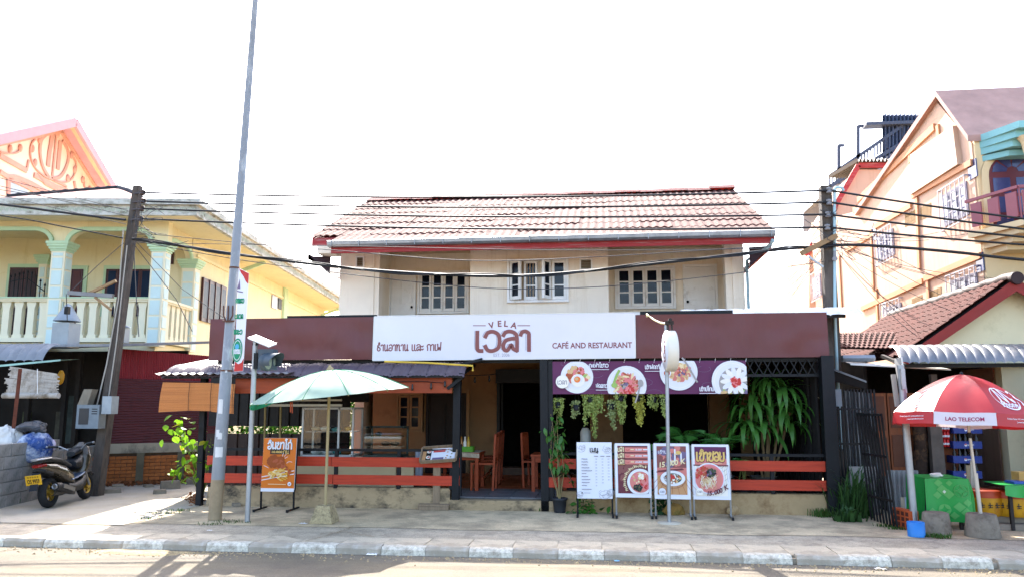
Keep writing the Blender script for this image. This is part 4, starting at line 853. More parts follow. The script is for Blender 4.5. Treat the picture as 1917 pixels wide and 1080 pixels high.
for s in (-1, 0, 1): q = lpx(2.86)+Vector((s*.07,-.08,0)); b.tube([q+Vector((-s*.04,0,-.08)), q, q+Vector((0,-.01,.14))], .011, 5)
b.tube([lpx(2.78)+Vector((-.09,-.05,0)), lpx(2.77)+Vector((0,-.1,0)), lpx(2.78)+Vector((.09,-.05,0))], .012, 5); part('spike_collar', b, mat('rusty_band', '#5a3a2c'), lp)
for (px, py, w_, h_) in ((418,760,.07,.2),(413,810,.05,.1),(417,815,.06,.09),(415,845,.11,.14),(428,695,.03,.03)):
    q = at(px, py, lb.y); r = .0925-.0055*q.z + .0025; cx = lpx(q.z); b = MB(); a0 = math.asin(max(-.9, min(.9, (q.x-cx.x)/r)))
    def fn(u, v): a = a0 + (u-.5)*w_/r; return Vector((cx.x + r*math.sin(a), cx.y - r*math.cos(a), q.z + (v-.5)*h_ + .01*mnoise.noise(Vector((u*4, px, v)))))
    b.grid(fn, 6, 3); part('sticker', b, mat('torn_paper', '#c9c8c6', .7, .08), lp)
# banner on the post
Yp = lb.y - .06; pb = thing('pole_banner', 'narrow red and white vertical banner with green seal hung on the lamp post', 'banner', tuple(at(448,695,Yp)))
def pbp(px, py): p = at(px, py, Yp); return (p.x, p.z)
ol = [pbp(*q) for q in ((438,695),(455,694),(466,512),(447,502))]
b = MB(); b.prism(ol, Yp, Yp+.006, 'y'); part('cloth', b, c_white, pb)
P = Pic(face_y(0, Yp, 0))
def poly(c, pts): M = P.L(); P.b.add([M @ Vector((*pbp(*q), 0)) for q in pts], [tuple(range(len(pts)))], pi(c))
poly('red_garnish', [(447.5,503),(466,512.5),(464.5,532),(460,527),(456,518),(451,511)]); poly('red_garnish', [(438,694.5),(454.8,693.5),(456.2,670),(452,678),(446,681),(440,676)])
PAL2 = None
poly('lavender', [(444,541),(449,522),(450,541)]); poly('lavender', [(444,546),(455,548),(455,546),(444,544)])
P.done('banner_print', pb)
m_pg = pr('green_seal', '#17835c'); b = MB(); M = face_y(0, Yp-.004, 0)
for yy, s_ in ((563,'kantw'),(592,'ezmwD'),(621,'nmezw')):
    c = pbp(449.5 - (yy-563)*.06, yy); lao(b, s_, M @ Matrix.Translation((c[0], c[1], 0)), .062, .24, 0, .125)
c = pbp(444.5, 655); ell(b, lift(M,.001), c[0], c[1], .075, .17, 30, 0); part('green_lettering', b, m_pg, pb)
b = MB(); ell(b, lift(M,.002), c[0], c[1], .06, .145, 30, 0); part('seal_ring', b, c_white, pb)
b = MB(); ell(b, lift(M,.003), c[0], c[1], .054, .135, 30, 0); lao(b, 'kDm', lift(M,.004) @ Matrix.Translation((c[0], c[1]-.02, 0)), .06, .2, 1, .09); ell(b, lift(M,.0035), c[0]-.005, c[1]+.05, .03, .04, 20, 2); part('seal_print', b, [m_pg, c_white, pr('sea_blue', '#4f9fc4')], pb)
# ---- solar warning light on a thin pole
sb_ = atz(463, 976, 0); st_ = at(478, 640, sb_.y)
ws = thing('warning_light', 'grey hooded warning light with solar panel on a thin pole', 'traffic light', tuple(sb_))
b = MB(); b.tube([sb_, (st_.x, sb_.y, st_.z)], .035, 12); part('pole', b, m_galv, ws)
yy = sb_.y - .05; m_sig = mat('grey_signal_housing', '#3e4952', .45, .08, 5)
A, C = at(482,692,yy), at(500,653,yy); b = MB(); b.box(A.x, C.x+.1, yy-.02, yy+.14, A.z, C.z); part('housing', b, m_sig, ws)
b = MB(); cc = at(511,676,yy-.06); R2 = .115
d_ = Vector((.9,-.436,0)); rr = Vector((.436,.9,0))
b.M = Matrix.Translation(Vector((C.x+.03, yy, cc.z))) @ Matrix(((rr.x,0,d_.x,0),(rr.y,0,d_.y,0),(0,1,0,0),(0,0,0,1)))
def fn(u, v):
    a = math.pi*(-.18 + 1.36*u); ext = .26*v*(.55+.45*max(0, math.sin(a))); return Vector((R2*math.cos(a), R2*math.sin(a), ext))
b.grid(fn, 24, 5); part('hood', b, m_sig, ws)
b.M = b.M
b2 = MB(); b2.M = b.M; b2.lathe([(.128,-.06),(.128,.0),(.118,.02),(.11,.03)], 24); part('lens_ring', b2, m_sig, ws)
b2 = MB(); b2.M = b.M; b2.lathe([(.108,.03),(.09,.045),(.05,.058),(0,.063)], 24); part('lens', b2, mat('clear_lens', '#7f867c', .25, .2, 60, bump=.6, bscale=160), ws)
b = MB(); A, C = at(469,632,yy), at(508,648,yy)
b.add([A+Vector((0,-.08,0)), C+Vector((0,-.08,0)), C+Vector((0,.17,.06)), A+Vector((0,.17,.06)), A+Vector((0,-.08,-.02)), C+Vector((0,-.08,-.02)), C+Vector((0,.17,.04)), A+Vector((0,.17,.04))], [(0,1,2,3),(7,6,5,4),(0,4,5,1),(1,5,6,2),(2,6,7,3),(3,7,4,0)]); part('solar_panel', b, mat('pale_panel_back', '#d9d6d0', .4), ws)
b = MB(); b.beam((st_.x,sb_.y,st_.z-.05),(st_.x+.02,sb_.y,st_.z+.06), .06); b.box(at(478,680,yy).x-.02, at(484,680,yy).x, yy-.02, yy+.06, at(480,690,yy).z, at(480,660,yy).z); part('bracket', b, m_black, ws)
# ---- round sign on a thin pole before the boards
rb_ = atz(1253, 978, 0); rt = at(1247, 608, rb_.y); rs = thing('round_sign', 'round white lightbox sign seen almost edge-on atop a thin steel pole', 'sign', tuple(rb_))
b = MB(); b.tube([(rb_.x,rb_.y,0),(rt.x,rb_.y,rt.z)], .026, 12); part('pole', b, m_galv, rs)
b = MB(); b.M = Matrix.Translation((rb_.x, rb_.y, 0)); b.lathe([(.17,-.02),(.16,.008),(.03,.012)], 14, (0,0,0)); part('concrete_foot', b, mat('pale_foot_concrete', '#b3a893', .9, .1), rs)
cz = at(1253,657,rb_.y).z; R3 = at(1253,620,rb_.y).z - cz + .005
ax = Vector((-.995,-.09,0)).normalized()
Mx = Matrix.Translation((at(1254,657,rb_.y).x, rb_.y-.06, cz)) @ ax.to_track_quat('Z','Y').to_matrix().to_4x4()
b = MB(); b.M = Mx; b.lathe([(R3*.93,-.075),(R3,-.065),(R3,.065),(R3*.93,.075)], 40); part('drum', b, mat('cream_plastic', '#d8d0c0', .35, .04), rs)
for s in (-1, 1):
    b = MB(); b.M = Mx @ (Matrix.Rotation(math.pi, 4, 'Y') if s < 0 else Matrix.Identity(4)); b.lathe([(R3*.9,.0752),(R3*.9,.078),(0,.0785)], 36); f_ = part('face', b, c_white, rs)
    b = MB(); M_ = b.M; b.M = None; M2 = Mx @ (Matrix.Rotation(math.pi, 4, 'Y') if s < 0 else Matrix.Identity(4)) @ Matrix.Translation((0,0,.081)) @ Matrix.Rotation(RAD(90 if s > 0 else 90), 4, 'Z')
    lao(b, 'ewla', M2, .12, .18, 0, .3); part('face_print', b, c_rose, f_)
b = MB(); q = Vector((rt.x, rb_.y-.05, rt.z)); b.box(q.x-.02, q.x+.1, q.y-.03, q.y+.04, q.z-.0, q.z+.05); b.tube([q+Vector((.05,-.08,.06)), q+Vector((.05,.08,.06))], .025, 8); b.tube([q+Vector((.02,0,0)), Vector((q.x+.02, q.y, cz+R3-.02))], .014, 6); b.tube([q+Vector((.075,0,0)), Vector((q.x+.075, q.y, cz+R3-.02))], .014, 6); part('bracket', b, mat('dark_bracket', '#2a211c', .6), rs)
b = MB(); w0 = at(1211,588,-.1); w3 = Vector((rt.x, rb_.y, rt.z+.02)); b.tube([w0+Vector((0,0,-.04)), w0, w0.lerp(w3,.4)+Vector((0,0,-.03)), w0.lerp(w3,.7)+Vector((0,0,-.03)), w3], .014, 6); part('conduit', b, mat('yellowed_conduit', '#d9c98f', .5), rs)
# ================================================================== LEFT SIDE
# ---- yellow two-storey house with balcony, turned a little
YA_ = RAD(7.5); U = Vector((math.cos(YA_), math.sin(YA_), 0)); V_ = Vector((-math.sin(YA_), math.cos(YA_), 0))
d = ray(297, 550); fw = ray(958.5, 540).normalized(); O = CAMP + d * (18.0 / d.dot(fw)); O.z = 0
yh = thing('balcony_house', 'yellow two-storey house with mint green balcony columns at left', 'house', tuple(O), YA_)
THY = THM[yh.name]
def lf(px, py, v): p = THY.inverted() @ atp(px, py, O + V_*v, V_); return p.x, p.z      # front-parallel plane -> local u, z
def ls(px, py, u): p = THY.inverted() @ atp(px, py, O + U*u, U); return p.y, p.z         # side plane -> local v, z
m_yel = mat('yellow_render', '#dbd0a9', .85, .06, 1.5, bump=.1, streak='#c6b88c', streak_amt=.4, dirt='#ccbb84', dirt_amt=.15); m_yel2 = mat('pale_yellow_plaster', '#dcd5b8', .8, .05, 2); m_mint = mat('mint_green_paint', '#b0c9a6', .75, .08, 3); m_aqua = mat('pale_aqua_panel', '#c0d3cd', .7, .05, 3); m_mar = mat('maroon_joinery', '#3f1a1c', .45, .15, 5); m_blueg = mat('blue_tinted_glass', '#16243a', .3, .1, spec=.06)
m_cap = mat('mouldy_white_concrete', '#c3c2b8', .9, .1, 3, bump=.3, dirt='#6f6d5c', dirt_amt=.6, dirt_scale=3, stretch=(1,1,2))
def lp_(name, b, mt, parent=None, label=None):
    b.v = [THY @ p for p in b.v]; return part(name, b, mt, parent or yh, True, label)
zfl = lf(60, 640, 0)[1]; zbt = lf(60, 557, 0)[1]; zcap = lf(110, 456, 0)[1]; zsof = lf(60, 402, -.8)[1]
UL = -9.0
b = MB(); b.box(UL, 0, 1.8, 2.0, 0, zsof+.3); b.box(-.2, 0, 2.0, 17, 0, zsof+.3); b.box(UL, -.2, 1.9, 17, zsof+.1, zsof+.12); b.box(UL, .0, 0, 1.8, zfl-.25, zfl-.02)
lp_('wall', b, m_yel)
b = MB(); b.box(UL, 1.1, -.8, 17.5, zsof, zsof+.04); lp_('soffit', b, m_yel)
b = MB(); zt = lf(60, 374, -.8)[1]; zm = lf(60, 385, -.8)[1]
b.box(UL, 1.12, -.86, -.78, zsof-.02, zm); b.box(UL, 1.2, -.95, -.78, zm, zt); b.box(1.02, 1.12, -.78, 17.5, zsof-.02, zm); b.box(1.02, 1.2, -.78, 17.5, zm, zt)
rfe = lp_('roof_edge', b, m_cap)
b = MB()
for k in range(60):   # scroll mouldings on the roof edge
    u = -7.2 + k*.14; zc = (zsof+zm)/2
    if u < 1.05: stroke(b, smooth_pts([(u,zc-.05),(u+.05,zc+.05),(u+.1,zc-.03),(u+.14,zc+.03)]), .025, Matrix.Translation((0,-.868,0)) @ Matrix.Rotation(RAD(90),4,'X'))
for k in range(90):
    v = -.7 + k*.2; zc = (zsof+zm)/2
    stroke(b, smooth_pts([(v,zc-.07),(v+.07,zc+.06),(v+.14,zc-.04),(v+.2,zc+.04)]), .03, Matrix.Translation((1.128,0,0)) @ Matrix.Rotation(RAD(90),4,'Z') @ Matrix.Rotation(RAD(90),4,'X'))
o = lp_('scroll_moulding', b, mat('grey_green_moulding', '#aab3a0', .85, .1), rfe); o['kind'] = 'stuff'
# arches between the columns
cols = [lf(110, 550, 0)[0]*k for k in range(5)]
cw_ = .32
def arch(u0, u1, ztop, zspr, y0, y1, mt):
    b = MB(); n = 12; r = min(.42, (u1-u0)/2-.02); P = [(u0, zspr)]
    for k in range(n+1): a = math.pi - (math.pi/2)*k/n; P.append((u0+r+r*math.cos(a), zspr + (r*.75)*math.sin(a)))
    for k in range(n+1): a = math.pi/2 - (math.pi/2)*k/n; P.append((u1-r+r*math.cos(a), zspr + (r*.75)*math.sin(a)))
    P.append((u1, zspr)); T = P + [(u1, ztop), (u0, ztop)]
    return P, T
for i in range(4):
    u1, u0 = cols[i]-cw_/2-.02, cols[i+1]+cw_/2+.02; P, T = arch(u0, u1, zsof, zcap+.0, -.12, .12, m_yel)
    b = MB()
    for k in range(len(P)-1): b.add([(P[k][0],y,P[k][1]) for y in (-.12,.12)] + [(P[k+1][0],y,P[k+1][1]) for y in (-.12,.12)] + [(P[k][0],y,zsof) for y in (-.12,.12)] + [(P[k+1][0],y,zsof) for y in (-.12,.12)], [(0,2,6,4),(1,5,7,3),(0,1,3,2)])
    lp_('arch', b, m_yel)
    b = MB()
    for k in range(len(P)-1): b.beam((P[k][0],-.15,P[k][1]),(P[k+1][0],-.15,P[k+1][1]), .07, .09)
    lp_('arch_trim', b, m_mint)
b = MB(); P, T = arch(.15, 1.62, zsof, zcap-.12, 0, 0, 0)
for k in range(len(P)-1): b.add([(x,P[k][0],P[k][1]) for x in (-.1,.05)] + [(x,P[k+1][0],P[k+1][1]) for x in (-.1,.05)] + [(x,P[k][0],zsof) for x in (-.1,.05)] + [(x,P[k+1][0],zsof) for x in (-.1,.05)], [(0,2,6,4),(1,5,7,3),(0,1,3,2)])
lp_('arch', b, m_yel)
b = MB()
for k in range(len(P)-1): b.beam((.07,P[k][0],P[k][1]),(.07,P[k+1][0],P[k+1][1]), .06, .08)
lp_('arch_trim', b, m_mint)
for i in range(4): b = MB(); b.box(cols[i]-cw_/2-.02, cols[i]+cw_/2+.02, -.119, .119, zcap, zsof); lp_('pier', b, m_yel)
def column(u, v, w, z0, z1, panels=True):
    b = MB(); b.box(u-w/2, u+w/2, v-w/2, v+w/2, z0, z1-.2); c = lp_('column', b, m_yel2)
    b = MB()
    for k, (e, za, zb) in enumerate(((.02,.22,.17),(.05,.17,.11),(.08,.11,.05),(.1,.05,-.01))): b.box(u-w/2-e, u+w/2+e, v-w/2-e, v+w/2+e, z1-za, z1-zb)
    lp_('capital', b, m_mint, c)
    zz = z0+.02; k = 0
    while zz < z1-.3:
        h = .3 if k % 2 else .38
        for (x0, x1, y0, y1) in ((u-w/2+.045, u+w/2-.045, v-w/2-.012, v-w/2), (u+w/2, u+w/2+.012, v-w/2+.045, v+w/2-.045)):
            b = MB(); b.box(x0, x1, y0, y1, zz+.03, min(zz+h-.02, z1-.26)); lp_('column_panel', b, m_aqua, c)
        zz += h; k += 1
for i in range(4): column(cols[i], 0, cw_, zfl-.1, zcap)
column(-.03, 1.85, .34, zfl-.1, ls(345, 478, .1)[1])
column(lf(86,480,1.75)[0], 1.75, .2, zfl, lf(86,480,1.75)[1])
# balustrade
bal = []
b = MB(); b.box(UL, -cw_/2, -.12, .1, zbt-.1, zbt-.06); b.box(UL, -cw_/2, -.15, .12, zbt-.06, zbt); b.box(UL, -cw_/2, -.12, .1, zfl, zfl+.1); b.box(-.1,.12,cw_/2,1.68,zbt-.1,zbt-.06); b.box(-.12,.15,cw_/2,1.68,zbt-.06,zbt); b.box(-.1,.12,cw_/2,1.68,zfl,zfl+.1)
rail = lp_('balustrade', b, m_yel2); b = MB(); b.box(UL, -cw_/2, -.17, -.151, zbt-.03, zbt-.004); lp_('rail_trim', b, m_mint, rail)
bm = MB(); w_ = .105; hb = zbt-zfl-.2
bm.prism([(-w_,0),(w_,0),(w_,.05),(w_*.74,.09),(w_*.74,hb-.16),(w_,hb-.05),(w_,hb),(-w_,hb),(-w_,hb-.05),(-w_*.74,hb-.16),(-w_*.74,.09),(-w_,.05)], -.07, .07, 'y')
bo = None; us = []
u = -cw_/2-.16
while u > -8.8:
    if not (min(abs(u-q_) for q_ in cols[1:]) < .24): us.append((u, 0, 0))
    u -= .285
v = .42
while v < 1.6: us.append((0, v, RAD(90))); v += .285
for (u, v, r) in us:
    if bo is None: bo = part('baluster', bm, m_yel2, rail, world=False); o = bo
    else: o = inst(bo, rail)
    o.location = (u, v, zfl+.1); o.rotation_euler = (0,0,r)
# windows and doors on the balcony wall
def lwin(px0, py0, px1, py1, v, n, name, mf, mp, green=True, side=None):
    (u0, z0), (u1, z1) = lf(px0, py1, v), lf(px1, py0, v); b = MB()
    if green: b.box(u0-.1, u1+.1, v-.04, v, z0, z1+.1)
    w = lp_(name+'_surround', b, m_mint) if green else None
    b = MB(); f = .05; b.box(u0, u1, v-.07, v-.041, z0, z1); w = lp_(name, b, mf, None)
    iw = (u1-u0)/n
    for i in range(n):
        b = MB(); b.box(u0+i*iw+f, u0+(i+1)*iw-f, v-.078, v-.071, z0+.05, z1-f); lp_('pane' if mp is m_blueg else 'door_panel', b, mp, w)
        b = MB(); b.box(u0+i*iw-.01, u0+i*iw+.01, v-.082, v-.072, z0, z1); lp_('stile', b, mf, w)
    return w
zlow = 640
lwin(10,502,74,zlow,1.8,2,'window',m_mar,mat('dark_maroon_panel','#2c1315',.5)); lwin(126,505,158,zlow,1.8,1,'door',m_mar,mat('red_brown_panel','#4a1a18',.5)); lwin(196,505,287,592,1.8,4,'window',m_mar,m_blueg)
# spear-topped grille leaning before the left window
b = MB(); g = [lf(20+8*i, 512 + abs(i-4)*2 if i < 6 else 512+8*(i-5), .9) for i in range(9)]
for i, (u, z) in enumerate(g): b.tube([(u,.9,zbt-.3),(u,.9,z)], .012, 5); b.lathe([(.0,0),(.03,.03),(0,.1)], 5, (u,.9,z-.01))
b.tube([(g[0][0],.9,g[1][1]-.12),(g[4][0],.9,g[4][1]-.12),(g[8][0],.9,g[8][1]-.12)], .012, 5); lp_('window_grille', b, m_black)
(u0, z0), (u1, z1) = lf(314,495,1.79), lf(326,472,1.79); b = MB(); b.box(u0,u1,1.76,1.8,z0,z1); vt = lp_('vent', b, m_mar)
for k in range(3): b = MB(); zz = z0+(z1-z0)*(k+.5)/3; b.box(u0+.03,u1-.03,1.745,1.759,zz-.02,zz+.015); lp_('louvre', b, mat('dark_maroon_panel','#2c1315'), vt)
# side wall: casement window, vents, ledge, pilaster, bracket
(v0, z0), (v1, z1) = ls(374, 598, .02), ls(424, 520, .02); z0, z1 = ls(374,598,.02)[1]-.02, ls(374,517,.02)[1]
b = MB(); b.box(-.01,.05,v0,v1,z0,z1); w = lp_('window', b, m_mar)
for i in range(4):
    a = v0+(v1-v0)*(i+.14)/4; c = v0+(v1-v0)*(i+.86)/4; b = MB(); b.box(.05,.058,a,c,z0+.1,z1-.1); lp_('pane', b, m_blueg, w)
    b = MB(); b.box(.052,.075,v0+(v1-v0)*i/4-.02,v0+(v1-v0)*i/4+.03,z0,z1); lp_('stile', b, m_mar, w)
for (p0,q0,p1,q1,mt) in ((508,556,519,575,m_galv),(520,560,527,577,m_black)):
    va, za = ls(p0,q1,.02); vb, zb = ls(p1,q0,.02); b = MB(); b.box(0,.04,va,vb,za,zb); lp_('vent', b, mt)
zl = ls(500,545,.02)[1]; b = MB(); b.box(0,.05,2.05,17,zl,zl+.08); lp_('string_course', b, m_yel)
va = ls(531,560,.05)[0]; b = MB(); b.box(0,.08,va,va+.5,1,zsof); lp_('pilaster', b, m_mint)
for px in (446, 604): va, za = ls(px, 502 if px < 500 else 575, .1); b = MB(); b.beam((.05,va,zsof-.35),(.9,va,zsof-.02),.1); b.beam((.05,va,zsof-.35),(.05,va,zsof-.7),.1); lp_('eave_bracket', b, m_mint)
# hipped tiled roof just showing above the roof edge
A_, B_, C_ = atp(12,369,O+V_*1.5,V_), atp(222,352,O+V_*3.2,V_), atp(263,369,O+V_*2.0,V_)
m_ptile = mat('pale_pink_tile', '#b98f80', .85, .12, 5); b = MB()
D_ = Vector((A_.x-6, A_.y-.5, A_.z-.6)); E_ = atp(300,372,O+V_*.3,V_)
b.add([D_+Vector((0,-1,-.4)), E_+Vector((0,-.5,-.3)), C_, B_, A_, D_, B_+Vector((-2,9,-.5)), C_+Vector((0,9,-.5))], [(0,1,2,3,4,5),(5,4,3,6),(3,2,7,6),(1,7,2)])
hr = part('hip_roof', b, m_ptile, yh)
b = MB(); b.tube([A_.lerp(B_, k/40)+Vector((0,0,.02+.02*(k % 4 == 0))) for k in range(41)], .05, 7); b.tube([B_, B_.lerp(C_,.5)+Vector((0,0,.04)), C_], .075, 7); part('ridge_cap', b, mat('black_ridge', '#26272c', .7), hr)
# ---- pink gabled building far behind, its gable seen obliquely
gP = CAMP + ray(143, 232)*(32.0/ray(143,232).dot(fw)); gn = U.copy()
def gp(px, py, off=0): return atp(px, py, gP + gn*off, gn)
m_peach = mat('peach_render', '#d9c4b4', .85, .05, 1); m_pinkr = mat('pink_barge', '#bd8a92', .7, .06, 2); m_salm = mat('salmon_ornament', '#c08d80', .75, .08, 3); m_pkt = mat('pink_roof_tile', '#c08f9c', .8, .1, 3)
pk = thing('gabled_building', 'pink roofed peach building with ornate gable far behind the yellow house', 'building', (gP.x, gP.y, 0))
ap = gp(113,237); rt_ = gp(205,384); apb = gp(141,229,.9); rtb = gp(232,384,.9)
mib = apb + (Vector((2*apb.x-rtb.x, 2*apb.y-rtb.y, rtb.z)) - apb)*2.6
zl_ = rt_.z; mir = ap + (Vector((2*ap.x-rt_.x, 2*ap.y-rt_.y, rt_.z)) - ap)*2.6
b = MB(); b.add([ap, rt_, Vector((rt_.x,rt_.y,0)), Vector((mir.x,mir.y,0)), mir], [(0,1,2,3,4)]); part('gable_wall', b, m_peach, pk)
back = -U*9
out = U*.9
b = MB(); hz = Vector((0,0,.16)); b.add([apb+hz, rtb+hz, rtb+back+hz, apb+back+hz, mib+hz, mib+back+hz], [(0,1,2,3),(0,3,5,4)]); part('roof', b, m_pkt, pk)
b = MB()
for e in (rtb, mib): b.beam(apb, e, .12, .34)
part('barge_board', b, m_pinkr, pk)
b = MB()
for e, f_ in ((rtb, rt_), (mib, mir)): b.add([ap, f_, e, apb], [(0,1,2,3)])
part('verge_soffit', b, mat('cream_verge', '#cfc0a8', .8, .05), pk)
b = MB()
for e in (rt_, mir): b.beam(ap+U*.05+Vector((0,0,-.15)), e+U*.05+Vector((0,0,-.15)), .14, .22)
part('gable_trim', b, m_salm, pk)
b = MB()
def gl_(pts, w): Q = [gp(*q, .03) for q in smooth_pts(pts, 4)]; [b.beam(Q[i], Q[i+1], .05, w*.62, up=(0,0,1)) for i in range(len(Q)-1)]
for pts, w in (([(106,236),(92,248),(78,262),(75,285),(80,312),(92,333)],.2),([(117,264),(126,280),(128,298),(122,318),(112,332),(98,335)],.2),([(106,246),(103,280),(98,330)],.14),
   ([(74,256),(60,268),(57,290),(64,312),(80,328),(98,337),(118,342),(132,338),(141,322),(142,305),(134,290)],.1),([(98,248),(96,265),(92,290),(90,312)],.3),([(113,265),(111,285),(108,318)],.3),
   ([(0,284),(15,288),(30,287),(40,280)],.1),([(0,292),(25,306),(50,320)],.3),([(50,320),(54,300)],.12),([(64,328),(85,340),(108,352),(126,358)],.3),([(70,326),(84,345),(105,356)],.08),([(158,340),(158,350),(166,358)],.09),([(139,340),(142,358)],.2),([(0,322),(16,332),(30,333),(60,345),(90,362)],.28),([(100,338),(115,345),(125,350)],.12)):
    b = MB(); gl_(pts, w); part('gable_ornament', b, m_salm, pk)
for (x, y, r) in ((107,250,.36),(19,279,.25),(38,278,.25),(61,279,.25),(66,305,.25),(74,262,.25),(134,291,.25),(140,318,.25),(127,334,.25),(155,337,.25),(168,355,.25)):
    c = gp(x, y, .03); b = MB(); b.blob(c, (.06, r*.42, r*.62), 8, 6, 0); part('gable_leaf', b, m_salm, pk)
b = MB(); q = [gp(18,340,.02), gp(52,356,.02), gp(52,372,.02), gp(16,372,.02)]; b.add(q, [(0,1,2,3)]); part('window_pane', b, mat('grey_curtained_glass', '#8d98a4', .2, .05), pk)
b = MB(); gl_([(16,336),(16,372)], .25); gl_([(16,336),(40,345),(75,364)], .22); part('window_trim', b, m_salm, pk)
# ---- brick wall with maroon sheet fence beside the driveway
Q0, Q1 = atz(212, 908, 0), atz(388, 901, 0); fu = (Q1-Q0).normalized(); fn_ = Vector((-fu.y, fu.x, 0))
def fp(px, py, off=0): return atp(px, py, Q0 + fn_*off, fn_)
def fuz(px, py, off=0): p = fp(px, py, off) - Q0; return p.dot(fu), p.z
frz = math.atan2(fu.y, fu.x)
bw = thing('brick_wall', 'mossy orange brick wall with a concrete cap behind the parked scooter', 'wall', tuple(Q0), frz)
FT = THM[bw.name]
def fpart(name, b, mt, t): b.v = [FT @ p for p in b.v]; return part(name, b, mt, t)
u0, u1 = fuz(176,880)[0], fuz(420,880)[0]; zt = fuz(300,846)[1]; zcap_ = fuz(300,828)[1]
b = MB(); b.box(u0, u1, .04, .2, -.1, zt); fpart('mortar_core', b, mat('dark_mortar', '#4a3a2c', .95, .3, 6), bw)
m_brk = mat('orange_brick', '#a5602f', .9, .2, 9, bump=.5, bscale=40, rand=.22, dirt='#3c2d22', dirt_amt=.4, dirt_scale=2.2)
bb = MB(); bb.box(-.098,.098,-.035,.05,-.03,.03); bmesh_b = None; n = 0
for r in range(int(zt/.07)):
    k = 0; u = u0 + (.05 if r % 2 else .15)
    while u < u1-.1 and n < 296:
        if bmesh_b is None: bmesh_b = part('brick', bb, m_brk, bw, world=False); o = bmesh_b
        else: o = inst(bmesh_b, bw)
        o.location = (u, .03+random.uniform(-.008,.012), .04+r*.07); o.rotation_euler = (random.uniform(-.03,.03), random.uniform(-.03,.03), random.uniform(-.04,.04)); n += 1; u += .207
b = MB(); b.box(u0, u1, -.03, .22, zt, zcap_); fpart('cap', b, mat('mossy_cap_concrete', '#8b8270', .95, .15, 3, dirt='#3a3730', dirt_amt=.55, dirt_scale=2), bw)
for px in (262, 338): u = fuz(px, 870)[0]; b = MB(); b.box(u-.07, u+.07, -.06, .0, -.05, zt); fpart('pier', b, mat('grey_pier', '#57503f', .95, .25, 4), bw)
m_msh = mat('maroon_sheet', '#4a1719', .5, .08, 3, dirt='#3a1012', dirt_amt=.3); m_rsh = mat('red_sheet', '#7d1a20', .5, .08, 3)
ms = thing('sheet_fence', 'tall maroon and red corrugated sheet fence on top of the brick wall', 'fence', tuple(Q0 + Vector((0,0,zcap_))), frz)
def sheet(px0, px1, top0, top1, bot0, bot1, mt, horiz, waves, off, name):
    b = MB(); A, B, C, D = fp(px0,bot0,off), fp(px1,bot1,off), fp(px1,top1,off), fp(px0,top0,off)
    if horiz: corr(b, A, D, C, B, waves, .008, 6, 1)
    else: corr(b, A, B, C, D, waves, .012, 6, 1)
    return part(name, b, mt, ms)
sheet(207,420,707,714,836,822,m_msh,True,26,.0,'lower_sheet'); sheet(203,422,650,668,712,716,m_rsh,False,52,.04,'upper_sheet')
b = MB(); a = fp(214,708,-.02); c = fp(200,870,-.02); b.beam(a, c, .05); part('post', b, mat('red_brown_post', '#4a2a26', .7), ms)
b = MB(); a = fp(207,838,.0); c = fp(420,824,.0); b.beam(a, c, .04, .03); part('bottom_rail', b, m_black, ms)
# ---- lean-to shack
sk = thing('shack', 'dark lean-to shack with grey curved roof sheets at the left edge', 'shack', tuple(atz(60, 930, 0)))
zr0 = at(60, 648, 1.2).z; m_sheet = mat('grey_roof_sheet_old', '#7b7c80', .6, .12, 4, metal=.2, dirt='#a09c98', dirt_amt=.3)
b = MB(); A, B = at(-150,652,1.6), at(112,648,1.6)
def fn(u, v):
    x = A.x+(B.x-A.x)*u; w = abs(math.sin(math.pi*u*16))**.4*.03; a = v*1.25
    return Vector((x, 1.6 - .45*math.sin(a), zr0 - .34*(1-math.cos(a))/.685 + w + .06))
b.grid(fn, 160, 8); part('curved_sheet', b, m_sheet, sk)
b = MB(); p = [at(-200,646,1.7), at(215,643,1.9), at(390,638,3.7)]; zq = p[0].z
Q_ = [p[0], p[1], p[2], Vector((p[2].x,4.3,p[2].z+.05)), Vector((p[0].x,4.3,zq+.12))]; b.add(Q_ + [q+Vector((0,0,-.05)) for q in Q_], [(0,1,2,3,4),(9,8,7,6,5)] + [(i,5+i,5+(i+1)%5,(i+1)%5) for i in range(5)]); part('flat_roof', b, m_sheet, sk)
m_shk = mat('sooty_shack_timber', '#1c1712', .95, .4, 2)  # near-black colour stands in for the shade inside the shack
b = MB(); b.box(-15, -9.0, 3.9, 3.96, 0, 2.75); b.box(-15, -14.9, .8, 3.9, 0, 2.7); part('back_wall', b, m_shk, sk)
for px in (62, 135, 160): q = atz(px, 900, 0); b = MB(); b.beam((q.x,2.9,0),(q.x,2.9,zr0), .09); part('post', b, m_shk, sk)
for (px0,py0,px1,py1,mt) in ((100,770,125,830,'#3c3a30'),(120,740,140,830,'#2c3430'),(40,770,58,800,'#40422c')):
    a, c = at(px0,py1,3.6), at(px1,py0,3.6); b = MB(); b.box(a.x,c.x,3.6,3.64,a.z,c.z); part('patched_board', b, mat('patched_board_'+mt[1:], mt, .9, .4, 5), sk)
b = MB(); a, c = at(-60,690,.9), at(128,673,.9); b.add([a+Vector((0,-.2,0)), c+Vector((0,-.2,0)), c+Vector((0,.3,.03)), a+Vector((0,.3,.03)), a+Vector((0,-.2,-.04)), c+Vector((0,-.2,-.03))], [(0,1,2,3),(0,4,5,1)]); part('awning_strip', b, mat('teal_faded_strip', '#8fb3a8', .7, .3, 2, stretch=(1,1,1)), sk)
b = MB(); b.beam(at(38,690,.3), at(13,912,-.05), .055); solo('rusty_pole', b, mat('rusty_steel', '#5c2e1c', .85, .3, 8), 'thin rusty leaning pole in front of the pale bamboo blind', 'pole')
